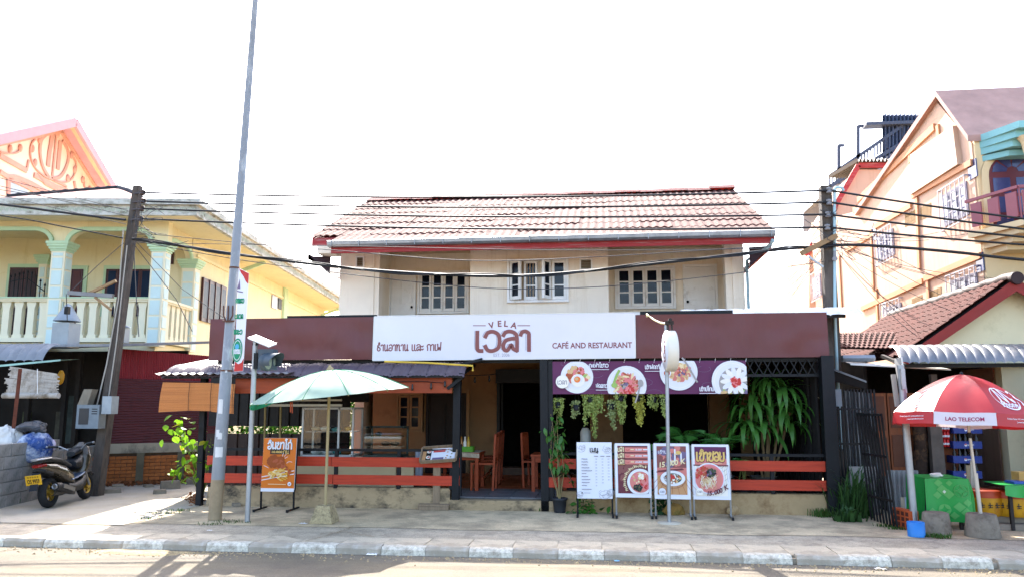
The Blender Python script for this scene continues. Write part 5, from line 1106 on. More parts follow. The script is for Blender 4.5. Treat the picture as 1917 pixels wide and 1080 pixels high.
bb_ = thing('bamboo_blind', 'tattered whitish bamboo blind half rolled up under the shack roof', 'blind', tuple(at(60,745,.6)))
b = MB(); N = 24
R_ = random.Random(4)
for k in range(N):
    f = k/N; l = 20 - 10*f + R_.uniform(-3,3) - (6 if .4 < f < .6 else 0); r = 110 - 3*f + R_.uniform(-4,3); yl = 686+52*f; yr = 700+42*f
    b.beam(at(l,yl,.6), at(r,yr,.6), .008, .02)
p_ = part('slat_panel', b, mat('whitened_bamboo', '#a9a196', .8, .15, 6, dirt='#6b5d4a', dirt_amt=.5, dirt_scale=5), bb_); p_['kind'] = 'stuff'
b = MB(); b.tube([at(6,740,.58), at(110,740,.58)], .05, 10); part('rolled_end', b, mat('whitened_bamboo', '#a9a196'), bb_)
b = MB(); b.tube([at(70,690,.57), at(70,745,.55)], .006, 5); part('cord', b, m_white, bb_)
b = MB(); a = at(114,706,1.2); b.blob(a, (.07,.05,.13), 10, 8, .1); solo('yellow_sack', b, mat('yellow_plastic', '#b07a10', .5), 'small yellow plastic bag hanging in the dark shack', 'bag')
# ---- grey block wall
G1 = atz(182, 905, 0); G0 = G1 + (atz(-30, 956, 0)-G1)*1.25; gu = (G1-G0).normalized(); grz = math.atan2(gu.y, gu.x)
gw = thing('block_wall', 'low grey concrete block wall behind the scooter', 'wall', tuple(G0), grz)
m_blk = mat('concrete_block', '#8d8a84', .95, .14, 6, bump=.4, bscale=40, rand=.1, dirt='#4c4a44', dirt_amt=.4, dirt_scale=2.5)
bm = MB(); bm.box(-.193,.193,-.07,.07,-.093,.093); bo = None; Lg = (G1-G0).length
for r in range(5):
    u = .1 + (.2 if r % 2 else 0)
    while u < Lg:
        if r == 4 and u > Lg*.62: break
        if bo is None: bo = part('block', bm, m_blk, gw, world=False); o = bo
        else: o = inst(bo, gw)
        o.location = (u, random.uniform(-.006,.006), .09+r*.197); o.rotation_euler = (0, random.uniform(-.01,.01), random.uniform(-.012,.012)); u += .398
b = MB(); b.M = THM[gw.name]; b.box(-.1, Lg*.6, -.055, .055, 0, .95); b.M = None; part('mortar', b, mat('grey_mortar', '#6d6a64', .95, .15), gw)
def heap(cx, cy, cz, rx, ry, rz, seed, jit=.35):
    b = MB(); c = Vector((cx, cy, cz))
    def fn(u, v):
        t = 2*math.pi*u; p = math.pi*(v*.75-.25); dd = Vector((math.cos(p)*math.cos(t), math.cos(p)*math.sin(t), math.sin(p)))
        q = mnoise.noise(Vector((math.cos(t)*1.4, math.sin(t)*1.4, v*2.2+seed)))*jit + abs(mnoise.noise(Vector((math.cos(t)*4, math.sin(t)*4, v*5+seed))))*jit*.5
        return c + Vector((dd.x*rx, dd.y*ry, dd.z*rz))*(1+q)
    b.grid(fn, 28, 16, smooth=False); return b
def hp(px, py, Y): return at(px, py, Y)
c = hp(12,822,.1); solo('sack', heap(c.x, c.y, c.z, .24,.2,.2,1), mat('white_woven_sack', '#c6c3bd', .7, .08), 'bulging white woven sack lying on the block wall at far left', 'sack')
c = hp(66,838,.15); solo('tarp', heap(c.x, c.y, c.z-.02, .3,.25,.27,5,.25), mat('blue_worn_tarp', '#1f3f78', .55, .2, 4, dirt='#b5bcc6', dirt_amt=.55, dirt_scale=5), 'worn blue and white tarpaulin draped over the block wall', 'tarp')
c = hp(60,800,.2); solo('plastic_sheet', heap(c.x, c.y, c.z, .23,.2,.1,9,.35), mat('black_plastic_sheet', '#3a3b3e', .4, .2, 5), 'crumpled black plastic sheet on top of the blue tarpaulin', 'sheet')
c = hp(97,834,.3); b = heap(c.x, c.y, c.z, .06,.05,.1,3); solo('plastic_bag', b, mat('pink_white_bag', '#c3b5c0', .5, .2, 12, dirt='#b04a8a', dirt_amt=.4, dirt_scale=12), 'small pink and white bag beside the blue tarpaulin', 'bag')
# ---- leaning utility pole at left
m_up = mat('weathered_concrete_pole', '#544c45', .95, .2, 5, bump=.4, bscale=30, dirt='#2f2a26', dirt_amt=.5, dirt_scale=4, stretch=(1,1,.3))
YP = 1.0
ua, ub = at(180,925,YP), at(258,352,YP); du = (ub-ua)/(ub.z-ua.z)
def upx(z): return ua + du*(z-ua.z)
up_ = thing('utility_pole', 'dark leaning concrete utility pole between the shack and the yellow house', 'utility pole', tuple(upx(0)))
b = MB()
def tbeam(b, p0, p1, w0, w1):
    r = Vector((1,0,0)); f = Vector((0,1,0)); V = []
    for p, w in ((p0,w0),(p1,w1)): V += [p-r*w/2-f*w/2, p+r*w/2-f*w/2, p+r*w/2+f*w/2, p-r*w/2+f*w/2]
    b.add(V, [(3,2,1,0),(4,5,6,7),(0,1,5,4),(1,2,6,5),(2,3,7,6),(3,0,4,7)])
tbeam(b, upx(-.1), upx(5.6), .185, .125); part('shaft', b, m_up, up_)
m_ins = mat('brown_insulator', '#3a2a24', .3, .2)
LY = []
for (px, py) in ((267,361),(268,377),(265,391),(263,410)):
    q = at(px, py, YP-.12); b = MB(); b.lathe([(.02,-.05),(.05,-.04),(.05,-.015),(.025,0),(.05,.015),(.05,.04),(.02,.05)], 10, q); b.beam(upx(q.z)+Vector((0,-.08,0)), q, .025); part('insulator', b, m_ins, up_); LY.append(q)
b = MB(); a = at(128,548,YP-.15); c = at(212,554,YP-.1); b.beam(a, c, .07, .07); part('crossarm', b, mat('grey_steel_arm', '#7c7c7c', .6, .15, metal=.4), up_)
b = MB(); b.beam(at(165,550,YP-.12), at(217,526,YP-.1), .05); b.beam(at(178,556,YP-.12), at(208,580,YP-.1), .04); part('brace', b, mat('weathered_timber', '#8a7050', .8, .2, 8), up_)
b = MB(); b.tube([at(124,550,YP-.15), at(125,570,YP-.15), at(126,600,YP-.2)], .008, 5); b.box(at(123,588,YP-.2).x, at(130,588,YP-.2).x, YP-.25, YP-.18, at(126,588,YP-.2).z, at(126,574,YP-.2).z); part('fuse', b, m_black, up_)
for (p0,q0,p1,q1,Y,mt,lab) in ((151,757,196,801,.72,'#6c757b',1),(199,741,219,774,.75,'#8f979b',0)):
    a, c = at(p0,q1,Y), at(p1,q0,Y); b = MB(); b.box(a.x,c.x,Y-.14,Y+.06,a.z,c.z); mbx = part('meter_box', b, mat('meter_box_'+mt[1:], mt, .5, .12, 8, metal=.2), up_)
    if lab: b = MB(); w_ = c.x-a.x; b.box(a.x+w_*.12,a.x+w_*.55,Y-.146,Y-.141,a.z+.07,c.z-.06); part('dark_window', b, mat('smoked_cover', '#20242a', .3), mbx); b = MB(); [b.box(a.x+w_*.68,a.x+w_*.92,Y-.146,Y-.141,c.z-.08-.04*k,c.z-.065-.04*k) for k in range(3)]; part('louvre', b, m_black, mbx)
b = MB(); a, c = at(158,757,.72), at(178,728,.72); b.add([a+Vector((-.06,-.1,0)), a+Vector((.12,-.1,0)), c+Vector((.02,-.1,0)), c+Vector((-.14,-.1,0)), a+Vector((-.06,.06,0)), a+Vector((.12,.06,0)), c+Vector((.02,.06,0)), c+Vector((-.14,.06,0))], [(0,1,2,3),(0,4,5,1),(1,5,6,2),(2,6,7,3),(3,7,4,0)]); part('tilted_box', b, mat('dusty_box', '#7a7263', .8, .2, 8), up_)
b = MB(); b.tube([at(231,430,YP-.1), at(222,560,YP-.1), at(200,680,YP-.11), at(181,760,YP-.12)], .012, 6); b.tube([at(238,460,YP-.11), at(218,640,YP-.12), at(203,745,YP-.12)], .01, 6); part('conduit', b, mat('grey_conduit', '#a09a90', .6), up_)
# sheet-metal chimney cowls on the shack roof
for (px, py0, py1, w_, l) in ((122,642,568,.42,'grey sheet-metal flue with conical cowl on the shack roof'),(230,632,597,.2,'small grey flue with flat cap right of the leaning utility pole')):
    a = at(px, py0, 2.2); c = at(px, py1, 2.2); fl_ = thing('flue', l, 'flue', tuple(a)); H = c.z-a.z; b = MB(); hw = w_*.42
    b.box(a.x-hw,a.x+hw,2.2-hw,2.2+hw,a.z-.1,a.z+H*.5); part('duct', b, mat('zinc_sheet', '#8d9498', .5, .1, 4, metal=.4), fl_)
    b = MB(); b.lathe([(w_*.6,0),(w_*.58,.02),(w_*.12,H*.42 if w_ > .3 else .05),(0,H*.45 if w_ > .3 else .06)], 14, (a.x,2.2,a.z+H*.55)); part('cowl', b, mat('zinc_sheet', '#8d9498'), fl_)
# ---- scooter
rw = atz(91, 950, 0); dd_ = atz(160, 938, 0); best = None
for k in range(400):
    p = atz(160, 900+k*.15, 0); e = abs((p-rw).length - 1.12)
    if best is None or e < best[0]: best = (e, p)
fwh = best[1]; srz = math.atan2(fwh.y-rw.y, fwh.x-rw.x)
scn = thing('scooter', 'olive brown scooter with gold wheels and a yellow plate parked by the block wall', 'scooter', tuple(rw), srz)
WB = 1.12; ST = THM[scn.name] @ Matrix.Rotation(RAD(-6), 4, 'X')
def spart(name, b, mt, parent=None): b.v = [ST @ p for p in b.v]; return part(name, b, mt, parent or scn)
m_oliv = mat('olive_bronze_paint', '#453d30', .28, .05, 4, metal=.5, coat=.6); m_blkp = mat('black_plastic', '#15171a', .45, .15, 6); m_gold = mat('gold_alloy', '#a58a3c', .35, .08, metal=.8); m_tyre = mat('tyre_rubber', '#17181a', .85, .1, 10)
def ring_y(b, cx, cz, R_, r, n=28, m=10, yw=1.0, y0=0):
    def fn(u, v): a = 2*math.pi*u; t = 2*math.pi*v; return Vector((cx+(R_+r*math.cos(t))*math.cos(a), y0+r*yw*math.sin(t), cz+(R_+r*math.cos(t))*math.sin(a)))
    b.grid(fn, n, m)
WR = .235
for cx, wd_ in ((0, 1.15), (WB, 1.0)):
    b = MB(); ring_y(b, cx, WR, WR-.055, .055, yw=wd_); w = spart('wheel', b, m_tyre)
    b = MB(); ring_y(b, cx, WR, WR-.1, .016, 28, 8, 2.0)
    for k in range(5): a = 2*math.pi*k/5+.3; b.beam((cx,0,WR),(cx+(WR-.1)*math.cos(a),0,WR+(WR-.1)*math.sin(a)), .035, .03, up=(0,1,0))
    b.M = Matrix.Translation((cx,0,WR)) @ Matrix.Rotation(RAD(90),4,'X'); b.lathe([(.05,-.06),(.05,.06)], 12); b.M = None; spart('rim', b, m_gold, w)
    b = MB(); b.M = Matrix.Translation((cx,.05,WR)) @ Matrix.Rotation(RAD(90),4,'X'); b.lathe([(.09,-.003),(.09,.003)], 20); spart('brake_disc', b, m_alu, w)
def loft(b, secs, n=14, p=2.6):
    # secs: (x, zc, half width, half height)
    def fn(u, v):
        k = v*(len(secs)-1); i = min(int(k), len(secs)-2); f = k-i; f = f*f*(3-2*f); x, zc, hw, hh = [secs[i][q]*(1-f)+secs[i+1][q]*f for q in range(4)]
        a = 2*math.pi*u; c, s = math.cos(a), math.sin(a); return Vector((x, hw*math.copysign(abs(c)**(2/p), c), zc+hh*math.copysign(abs(s)**(2/p), s)))
    b.grid(fn, n, (len(secs)-1)*4)
    for s_ in (secs[0], secs[-1]): b.add([fn(k/n, 0 if s_ is secs[0] else 1) for k in range(n)], [tuple(range(n)) if s_ is secs[-1] else tuple(range(n-1,-1,-1))])
b = MB(); loft(b, [(-.32,.64,.05,.03),(-.2,.63,.12,.07),(.05,.58,.15,.11),(.3,.5,.16,.14),(.5,.4,.15,.12),(.58,.35,.12,.08)]); spart('rear_body', b, m_oliv)
b = MB(); loft(b, [(-.3,.72,.08,.03),(-.1,.74,.13,.05),(.15,.71,.14,.055),(.32,.66,.13,.05),(.5,.6,.11,.04)]); spart('seat', b, m_blkp)
b = MB(); loft(b, [(-.36,.75,.05,.014),(-.28,.755,.12,.02),(-.12,.76,.14,.02)]); spart('grab_rail', b, m_alu)
b = MB(); loft(b, [(-.35,.655,.04,.02),(-.3,.66,.09,.03),(-.22,.66,.115,.03)]); spart('tail_light', b, mat('red_lens', '#7a0f0c', .15))
b = MB(); loft(b, [(-.36,.6,.03,.02),(-.25,.58,.1,.04),(-.05,.52,.12,.06)]); spart('rear_underpanel', b, m_blkp)
b = MB(); b.add([(-.33,-.06,.56),(-.33,.06,.56),(-.42,.06,.3),(-.42,-.06,.3),(-.31,-.06,.56),(-.31,.06,.56),(-.4,.06,.3),(-.4,-.06,.3)], [(3,2,1,0),(4,5,6,7),(0,1,5,4),(1,2,6,5),(2,3,7,6),(3,0,4,7)]); spart('rear_mudguard', b, m_blkp)
b = MB(); b.M = Matrix.Translation((-.39,0,.46)) @ Matrix.Rotation(RAD(-14),4,'Y'); b.box(-.012,0,-.115,.115,-.075,.075); b.M = None; plt = spart('number_plate', b, mat('yellow_plate', '#c99a1e', .4, .05))
b = MB(); Mp = Matrix.Translation((-.404,0,.46)) @ Matrix.Rotation(RAD(-14),4,'Y') @ Matrix(((0,0,-1,0),(-1,0,0,0),(0,1,0,0),(0,0,0,1)))
text_box(b, 'OS 9959', Mp, -.09, .09, -.055, .015, .03); text_box(b, 'LAOS CITY' if 0 else '= = = = =', Mp, -.08, .08, .035, .055, .02); spart('plate_lettering', b, c_blk, plt)
b = MB(); b.M = Matrix.Translation((.02,-.16,.3)); loft(b, [(-.12,.02,.055,.06),(.0,0,.062,.07),(.3,-.09,.05,.055),(.42,-.13,.025,.03)]); b.M = None; ex = spart('exhaust', b, m_blkp)
b = MB(); b.M = Matrix.Translation((.1,-.222,.29)) @ Matrix.Rotation(RAD(16),4,'Y'); b.box(-.08,.26,-.008,.0,-.03,.035); b.M = None; spart('heat_shield', b, mat('grey_shield', '#6d6f72', .35, metal=.7), ex)
b = MB(); b.M = Matrix.Translation((-.105,-.16,.32)) @ Matrix.Rotation(RAD(-90),4,'Y'); b.lathe([(.042,0),(.042,.025),(.03,.026),(.028,.0)], 14); b.M = None; spart('tailpipe', b, m_alu, ex)
b = MB(); loft(b, [(.05,.24,.1,.07),(.3,.24,.12,.09),(.5,.24,.1,.07)]); spart('engine', b, mat('grey_engine', '#4d4c4a', .5, metal=.5))
b = MB(); loft(b, [(.35,.28,.15,.08),(.55,.25,.16,.09),(.75,.27,.16,.1),(.92,.33,.13,.12),(.99,.42,.1,.13)]); spart('footboard', b, m_blkp)
b = MB(); loft(b, [(.42,.38,.165,.022),(.6,.4,.165,.022),(.78,.44,.16,.024),(.9,.5,.15,.02)]); spart('floor_trim', b, mat('steel_blue_trim', '#56647a', .35, metal=.5))
b = MB(); b.M = Matrix.Translation((.93,0,.62)) @ Matrix.Rotation(RAD(-62),4,'Y'); loft(b, [(-.26,0,.13,.05),(-.1,0,.18,.08),(.1,.02,.19,.1),(.25,.05,.14,.07),(.34,.06,.06,.03)]); b.M = None; spart('front_fairing', b, m_oliv)
b = MB(); loft(b, [(.62,.62,.12,.05),(.74,.62,.14,.1),(.84,.66,.13,.12)]); spart('leg_shield', b, m_blkp)
b = MB(); loft(b, [(.86,.3,.05,.03),(1.0,.44,.07,.03),(1.15,.46,.075,.025),(1.32,.4,.06,.02)]); spart('front_mudguard', b, m_blkp)
for s in (-1,1): b = MB(); b.tube([(.93,s*.07,.6),(WB,s*.07,WR)], .02, 8); spart('fork', b, m_alu)
b = MB(); b.tube([(.7,-.33,.93),(.76,-.22,.92),(.82,-.1,.84),(.83,0,.82),(.82,.1,.84),(.76,.22,.92),(.7,.33,.93)], .014, 8); hb_ = spart('handlebar', b, m_alu)
for s in (-1,1):
    b = MB(); b.tube([(.75,s*.23,.921),(.69,s*.36,.932)], .021, 8); spart('grip', b, m_blkp, hb_); b = MB(); b.tube([(.68,s*.365,.933),(.675,s*.39,.935)], .019, 8); spart('bar_end', b, m_alu, hb_); b = MB(); b.tube([(.8,s*.18,.9),(.79,s*.34,.925)], .008, 5); spart('brake_lever', b, m_alu, hb_)
b = MB(); loft(b, [(.68,.78,.07,.04),(.8,.82,.11,.06),(.9,.84,.09,.05)]); spart('dash', b, m_blkp)
b = MB(); b.tube([(.4,.1,.2),(.42,.2,.02)], .012, 6); spart('side_stand', b, m_blkp)
# ---- leafy shrub climbing the left post
def leaf_mesh(l, w, bend=.25, n=4, fold=.15):
    b = MB(); prof = [0,.75,1.0,.7,0]
    def fn(u, v): x = (u-.5)*2; k = v*(len(prof)-1); i = min(int(k), len(prof)-2); hw = (prof[i]*(1-k+i)+prof[i+1]*(k-i))*w/2; return Vector((x*hw, v*l, -bend*l*v*v + abs(x)*fold*hw))
    b.grid(fn, 2, n*2); return b
m_leaf = mat('fresh_green_leaf', '#6f9a22', .55, .15, 8, trans=.45, rand=.3); m_leafy = mat('yellowing_leaf', '#a39b2a', .55, .2, 8, trans=.45)
sh = thing('shrub', 'bright green leafy shrub growing beside the left porch post', 'shrub', tuple(atz(378, 935, 0)))
tips = [(325,790),(340,800),(352,815),(365,830),(380,845),(395,820),(330,880),(350,868),(372,880),(390,860),(335,815),(360,850)]
rt = atz(378, 932, 0)
b = MB()
for i, (px, py) in enumerate(tips): c = at(px, py, .3+.02*i); b.tube([rt, rt.lerp(c,.5)+Vector((.06,0,.08)), c], [.012,.009,.004], 5)
part('stem', b, mat('green_stem', '#5b6430', .7), sh)
l0 = None; R_ = random.Random(11)
for i in range(95):
    px, py = tips[i % len(tips)]; c = at(px+R_.gauss(0,11), py+R_.gauss(0,10), .25+R_.uniform(-.15,.2)) - rt
    if c.z < .3: c.z = .3+R_.random()*.3
    if l0 is None: l0 = part('leaf', leaf_mesh(.13,.1), m_leaf, sh, world=False); o = l0
    else: o = inst(l0, sh, scale=R_.uniform(.6,1.25))
    if i % 9 == 4: o.data = (part('leaf', leaf_mesh(.12,.09), m_leafy, sh, world=False).data if i == 4 else ly); ly = o.data
    o.location = c; o.rotation_euler = (R_.uniform(-1.4,.2), R_.uniform(-.5,.5), R_.uniform(0,6.28))
for o_ in [o for o in sh.children if o.name.startswith('leaf') and o.location.length < .01 and o is not l0]: bpy.data.objects.remove(o_)
# weeds, dead leaves, rubble along the brick wall
def tuft(b, c, n, h, spread, R_, w=.008):
    for k in range(n):
        a = R_.uniform(0,6.28); l = h*R_.uniform(.5,1.2); q = Vector((c.x+R_.gauss(0,spread), c.y+R_.gauss(0,spread*.6), c.z)); t = Vector((math.cos(a),math.sin(a),0))*l*R_.uniform(.2,.7); s = Vector((-math.sin(a),math.cos(a),0))*w
        b.add([q-s, q+s, q+t*.5+Vector((0,0,l*.7))+s*.7, q+t*.5+Vector((0,0,l*.7))-s*.7, q+t+Vector((0,0,l*.85))], [(0,1,2,3),(3,2,4)])
m_grass = mat('weed_green', '#3f5c22', .7, .25, 6, trans=.25); m_dgrass = mat('dark_weed', '#263c22', .7, .25, 6, trans=.15)
R_ = random.Random(21); b = MB()
for (px, py) in ((275,895),(290,893),(305,894),(320,893),(335,895),(355,893)): tuft(b, atz(px,py+6,.0), 60, .2, .12, R_)
struct('weeds', b, m_dgrass, 'stuff', 'dark low weeds growing at the foot of the brick wall')
b = MB()
for (px, py, h) in ((15,940,.1),(40,935,.08),(275,970,.03),(335,956,.04),(310,960,.03),(395,981,.03),(425,976,.03),(440,977,.03)): tuft(b, atz(px,py,0), 40, h, .1, R_, .005)
struct('grass', b, m_grass, 'stuff', 'sparse grass tufts in the cracks of the driveway')
b = MB(); m_dead = mat('dead_leaf', '#7a4a2a', .9, .3, 12)
for i in range(420):
    q = fp(R_.uniform(215,345), 905) ; q = Q0 + fu*R_.uniform(fuz(200,905)[0], fuz(345,905)[0]) - fn_*abs(R_.gauss(.12,.14)); q.z = .01+R_.random()*.07
    if i > 330: q = atz(365+R_.gauss(0,9), 937+R_.gauss(0,4), 0); q.z = R_.random()*.09
    s = R_.uniform(.02,.05); b.M = Matrix.Translation(q) @ Euler((R_.uniform(-.9,.9),R_.uniform(-.9,.9),R_.uniform(0,6))).to_matrix().to_4x4(); b.add([(-s,0,0),(0,-s*.5,.005),(s,0,0),(0,s*.5,.005)], [(0,1,2,3)])
b.M = None; struct('dead_leaves', b, m_dead, 'stuff', 'drift of brown dead leaves at the foot of the brick wall')
m_rub = mat('rubble_concrete', '#7d7262', .95, .2, 8, bump=.4); 
for (px, py, w_, h_, d_r, l) in ((200,923,.36,.07,.05,'dark broken slab on the ground beside the scooter'),(214,918,.2,.04,.1,'pale flat stone lying on the dark broken slab'),(272,912,.16,.05,.3,'tilted brick fragment among the dead leaves'),(293,924,.22,.07,.0,'flat brown brick at the driveway edge'),(313,915,.34,.15,.1,'weathered concrete block near the dead leaves'),(361,906,.36,.14,-.05,'concrete block lying beside the shrub'),(436,948,.1,.05,.2,'broken brick piece at the foot of the left low wall')):
    c = atz(px, py, 0); b = MB(); b.M = Matrix.Translation(c+Vector((0,.1,0))) @ Matrix.Rotation(d_r+frz, 4, 'Z'); q = w_/2; z0_ = .07 if 'lying on' in l else 0
    b.add([(-q,-.09,z0_),(q,-.1,z0_),(q*.96,.1,z0_),(-q,.09,z0_),(-q*.97,-.085,z0_+h_),(q*.95,-.09,z0_+h_*.93),(q*.9,.09,z0_+h_),(-q*.95,.085,z0_+h_*.96)], [(3,2,1,0),(4,5,6,7),(0,1,5,4),(1,2,6,5),(2,3,7,6),(3,0,4,7)]); b.M = None
    solo('rubble', b, m_rub, l, 'rubble')
# ================================================================== RIGHT SIDE
# ---- peach apartment building, side wall running away from the street
XW = 6.6; YN, YFR = at(1838,480,2.3).y, 12.7
m_pch = mat('peach_apartment_render', '#bf9f88', .85, .05, .8, bump=.08, streak='#a98a72', streak_amt=.45, dirt='#b5957e', dirt_amt=.2, dirt_scale=.8); m_pcht = mat('orange_trim_paint', '#b8845f', .8, .06, 2); m_tur = mat('turquoise_moulding', '#7fb3b3', .7, .1, 3); m_ygd = mat('warm_yellow_render', '#d6c096', .8, .06, 2); m_win = mat('violet_curtained_glass', '#3a3f66', .15, .3, 3); m_grl = mat('white_window_bars', '#b3aeb0', .6, .06)
def xp(px, py, off=0): p = atx(px, py, XW+off); return p.y, p.z
ab = thing('apartment_building', 'peach multi-storey building with barred windows rising at right', 'building', (XW+3, 7, 0))
yn = xp(1838,480)[0]; yf = xp(1522,480)[0]
pk_ = [(yn,0)] + [xp(1830,262)] + [xp(1775,205)] + [xp(1606,388)] + [(yf, xp(1530,400)[1]), (yf, 0)]
ztop = xp(1700,232)[1]
prof = [(yn,0), (yn, xp(1828,262)[1]), xp(1752,190), xp(1606,385), (xp(1606,385)[0], xp(1600,400)[1]), (yf, xp(1545,395)[1]), (yf, 0)]
b = MB(); b.prism(prof, XW, XW+7, 'x'); part('wall', b, m_pch, ab)
# raised bands, pilasters
def band(pts, w=.11, t=.05, mt=m_pcht, nm='trim_band'):
    b = MB()
    for i in range(len(pts)-1): a, c = xp(*pts[i]), xp(*pts[i+1]); b.beam((XW-t/2+.001,a[0],a[1]), (XW-t/2+.001,c[0],c[1]), t, w)
    part(nm, b, mt, ab)
band([(1710,368),(1822,304)]); band([(1640,425),(1708,385)]) ; band([(1585,470),(1638,437)]); band([(1733,522),(1839,478)]); band([(1615,578),(1730,526)]); band([(1608,375),(1752,238)], .14); band([(1752,190),(1752,238)] if 0 else [(1606,388),(1600,395)], .15)
for (px, y0, y1) in ((1718,370,505),(1632,430,545),(1642,540,640),(1738,520,600),(1572,480,575),(1703,275,305),(1757,235,262)): band([(px,y0),(px+ (5 if y0 > 360 else 3),y1)], .11, .04, m_pcht, 'pilaster')
b = MB(); q = [xp(1704,365,-.09), xp(1792,308,-.09), xp(1783,236,-.09), xp(1704,290,-.09)]; b.add([(XW-.09,*p) for p in q] + [(XW,*p) for p in q], [(0,1,2,3),(0,4,5,1),(1,5,6,2),(2,6,7,3),(3,7,4,0)]); part('blank_hoarding', b, mat('pale_hoarding', '#c0a892', .8, .05, 1), ab)
def barred(px0, py0, px1, py1, tilt):
    ya, za = xp(px0, py1); yb, zb = xp(px1, py0); y0, y1 = min(ya,yb), max(ya,yb)
    zc = [xp(px0, py1)[1], xp(px0, py0+tilt)[1]]; z0, z1 = zc
    b = MB(); b.box(XW-.02, XW+.02, y0, y1, z0, z1); w = part('window', b, mat('dim_window_frame', '#6b6678', .5), ab)
    n = 3
    for i in range(n): b = MB(); d_ = (y1-y0)/n; b.box(XW-.028, XW-.021, y0+i*d_+.05, y0+(i+1)*d_-.05, z0+.08, z1-.08); part('pane', b, m_win, w)
    b = MB(); o = .07
    for k in range(7): y = y0-.05+(y1-y0+.1)*k/6; b.beam((XW-o,y,z0-.08),(XW-o,y,z1+.1), .016, .016)
    for z in (z0-.08, z1+.1): b.beam((XW-o,y0-.05,z),(XW-o,y1+.05,z), .018); [b.beam((XW,y,z),(XW-o,y,z), .025) for y in (y0-.05,y1+.05)]
    for k in range(6):
        y = y0+(y1-y0)*(k+.2)/6; zz = z0+(z1-z0)*(.3 if k % 2 else .5); b.beam((XW-o,y,zz),(XW-o,y+(y1-y0)/9,zz),.014); b.beam((XW-o,y,zz+.22),(XW-o,y+(y1-y0)/9,zz+.22),.014)
    part('window_bars', b, m_grl, ab)
barred(1770,350,1811,425,14); barred(1646,435,1673,492,8); barred(1524,515,1537,560,4); barred(1657,568,1688,610,8); barred(1783,515,1830,560,10)
m_hole = mat('vent_hole', '#7d6038', .9)
for (cx, cy) in ((1704,413),(1733,400),(1717,570),(1752,556)):
    for i in range(3):
        for j in range(4):
            px = cx-9+i*6.5; py = cy-9+j*6+ (9-i*6.5)*.45 - 3; a = xp(px, py); b = MB(); s = .07; b.box(XW-.006, XW+.02, a[0]-.16, a[0]+.02, a[1]-s*.45, a[1]+s*.45); part('vent_block', b, m_hole, ab)
for (px, py, w_) in ((1821,318,.3),(1835,492,.25),(1637,438,.3),(1655,570,.25)): a = xp(px, py); b = MB(); b.box(XW-.012, XW+.01, a[0]-w_/2, a[0]+w_/2, a[1]-.16, a[1]+.16); part('small_window', b, m_win, ab)
b = MB(); a, c = xp(1606,386,-.1), xp(1752,187,-.1); b.add([(XW-.1,a[0]+.3,a[1]-.18),(XW-.1,c[0],c[1]+.06),(XW+7,c[0],c[1]+.06),(XW+7,a[0]+.3,a[1]-.18),(XW-.1,a[0]+.3,a[1]-.06),(XW-.1,c[0],c[1]+.18),(XW+7,c[0],c[1]+.18),(XW+7,a[0]+.3,a[1]-.06)], [(3,2,1,0),(4,5,6,7),(0,1,5,4),(1,2,6,5),(2,3,7,6),(3,0,4,7)])
e = xp(1828,262); b.add([(XW-.1,c[0],c[1]+.06),(XW-.1,yn-.1,e[1]),(XW+7,yn-.1,e[1]),(XW+7,c[0],c[1]+.06),(XW-.1,c[0],c[1]+.18),(XW-.1,yn-.1,e[1]+.12),(XW+7,yn-.1,e[1]+.12),(XW+7,c[0],c[1]+.18)], [(3,2,1,0),(4,5,6,7),(0,1,5,4),(2,3,7,6),(1,2,6,5)])
part('roof', b, mat('dusty_roof_edge', '#a88478', .85, .15, 3), ab)
# street front of the same building: bay with arched window, balcony, turquoise cornice
def fx(px, py, off=0): p = at(px, py, yn+off); return p.x, p.z
b = MB(); x0 = fx(1838,480)[0]; b.box(XW+.02, XW+7, yn-.06, yn-.002, 0, fx(1870,262)[1]); part('front_wall', b, m_ygd, ab)
b = MB()
for k, (o, dz, h) in enumerate(((.75,.12,.12),(.62,0,.13),(.5,-.12,.12),(.36,-.24,.1))):
    z = fx(1880,262,-.5)[1]+dz; xa = fx(1826,262)[0]-.0; b.add([(xa,yn,z),(xa+.35,yn-o,z),(xa+5,yn-o,z),(xa+5,yn,z),(xa,yn,z+h),(xa+.35,yn-o,z+h),(xa+5,yn-o,z+h),(xa+5,yn,z+h)], [(3,2,1,0),(4,5,6,7),(0,1,5,4),(1,2,6,5)])
part('cornice', b, m_tur, ab)
cx, cz = fx(1893,330,-.07); b = MB(); wv_ = .36; zs = cz; 
def archpoly(w, h, n=12): return [(cx-w, cz-h)] + [(cx-w*math.cos(math.pi*k/n), cz+w*math.sin(math.pi*k/n)) for k in range(n+1)] + [(cx+w, cz-h)]
b.prism(archpoly(.5,1.2), yn-.1, yn-.061, 'y'); part('window_surround', b, m_ygd, ab)
b = MB(); b.prism(archpoly(.38,1.2), yn-.115, yn-.101, 'y'); w = part('window', b, mat('maroon_window_frame','#5a1c24',.5), ab)
for s in (-1,1):
    for k in range(3): b = MB(); b.box(cx+(s*.19)-.14, cx+(s*.19)+.14, yn-.121, yn-.116, cz-1.0+k*.34, cz-.72+k*.34); part('pane', b, m_win, w)
for k in range(4): b = MB(); a0, a1 = math.pi*(k+.08)/4, math.pi*(k+.92)/4; b.prism([(cx+.1*math.cos(a),cz+.06+.1*math.sin(a)) for a in (a0,a1)] + [(cx+.33*math.cos(a),cz+.05+.3*math.sin(a)) for a in (a1,(a0+a1)/2,a0)], yn-.121, yn-.116, 'y'); part('pane', b, m_win, w)
b = MB()
xa, zb = fx(1850,440,-.9); zt_, zbt_ = fx(1860,385,-.9)[1], fx(1860,455,-.9)[1]
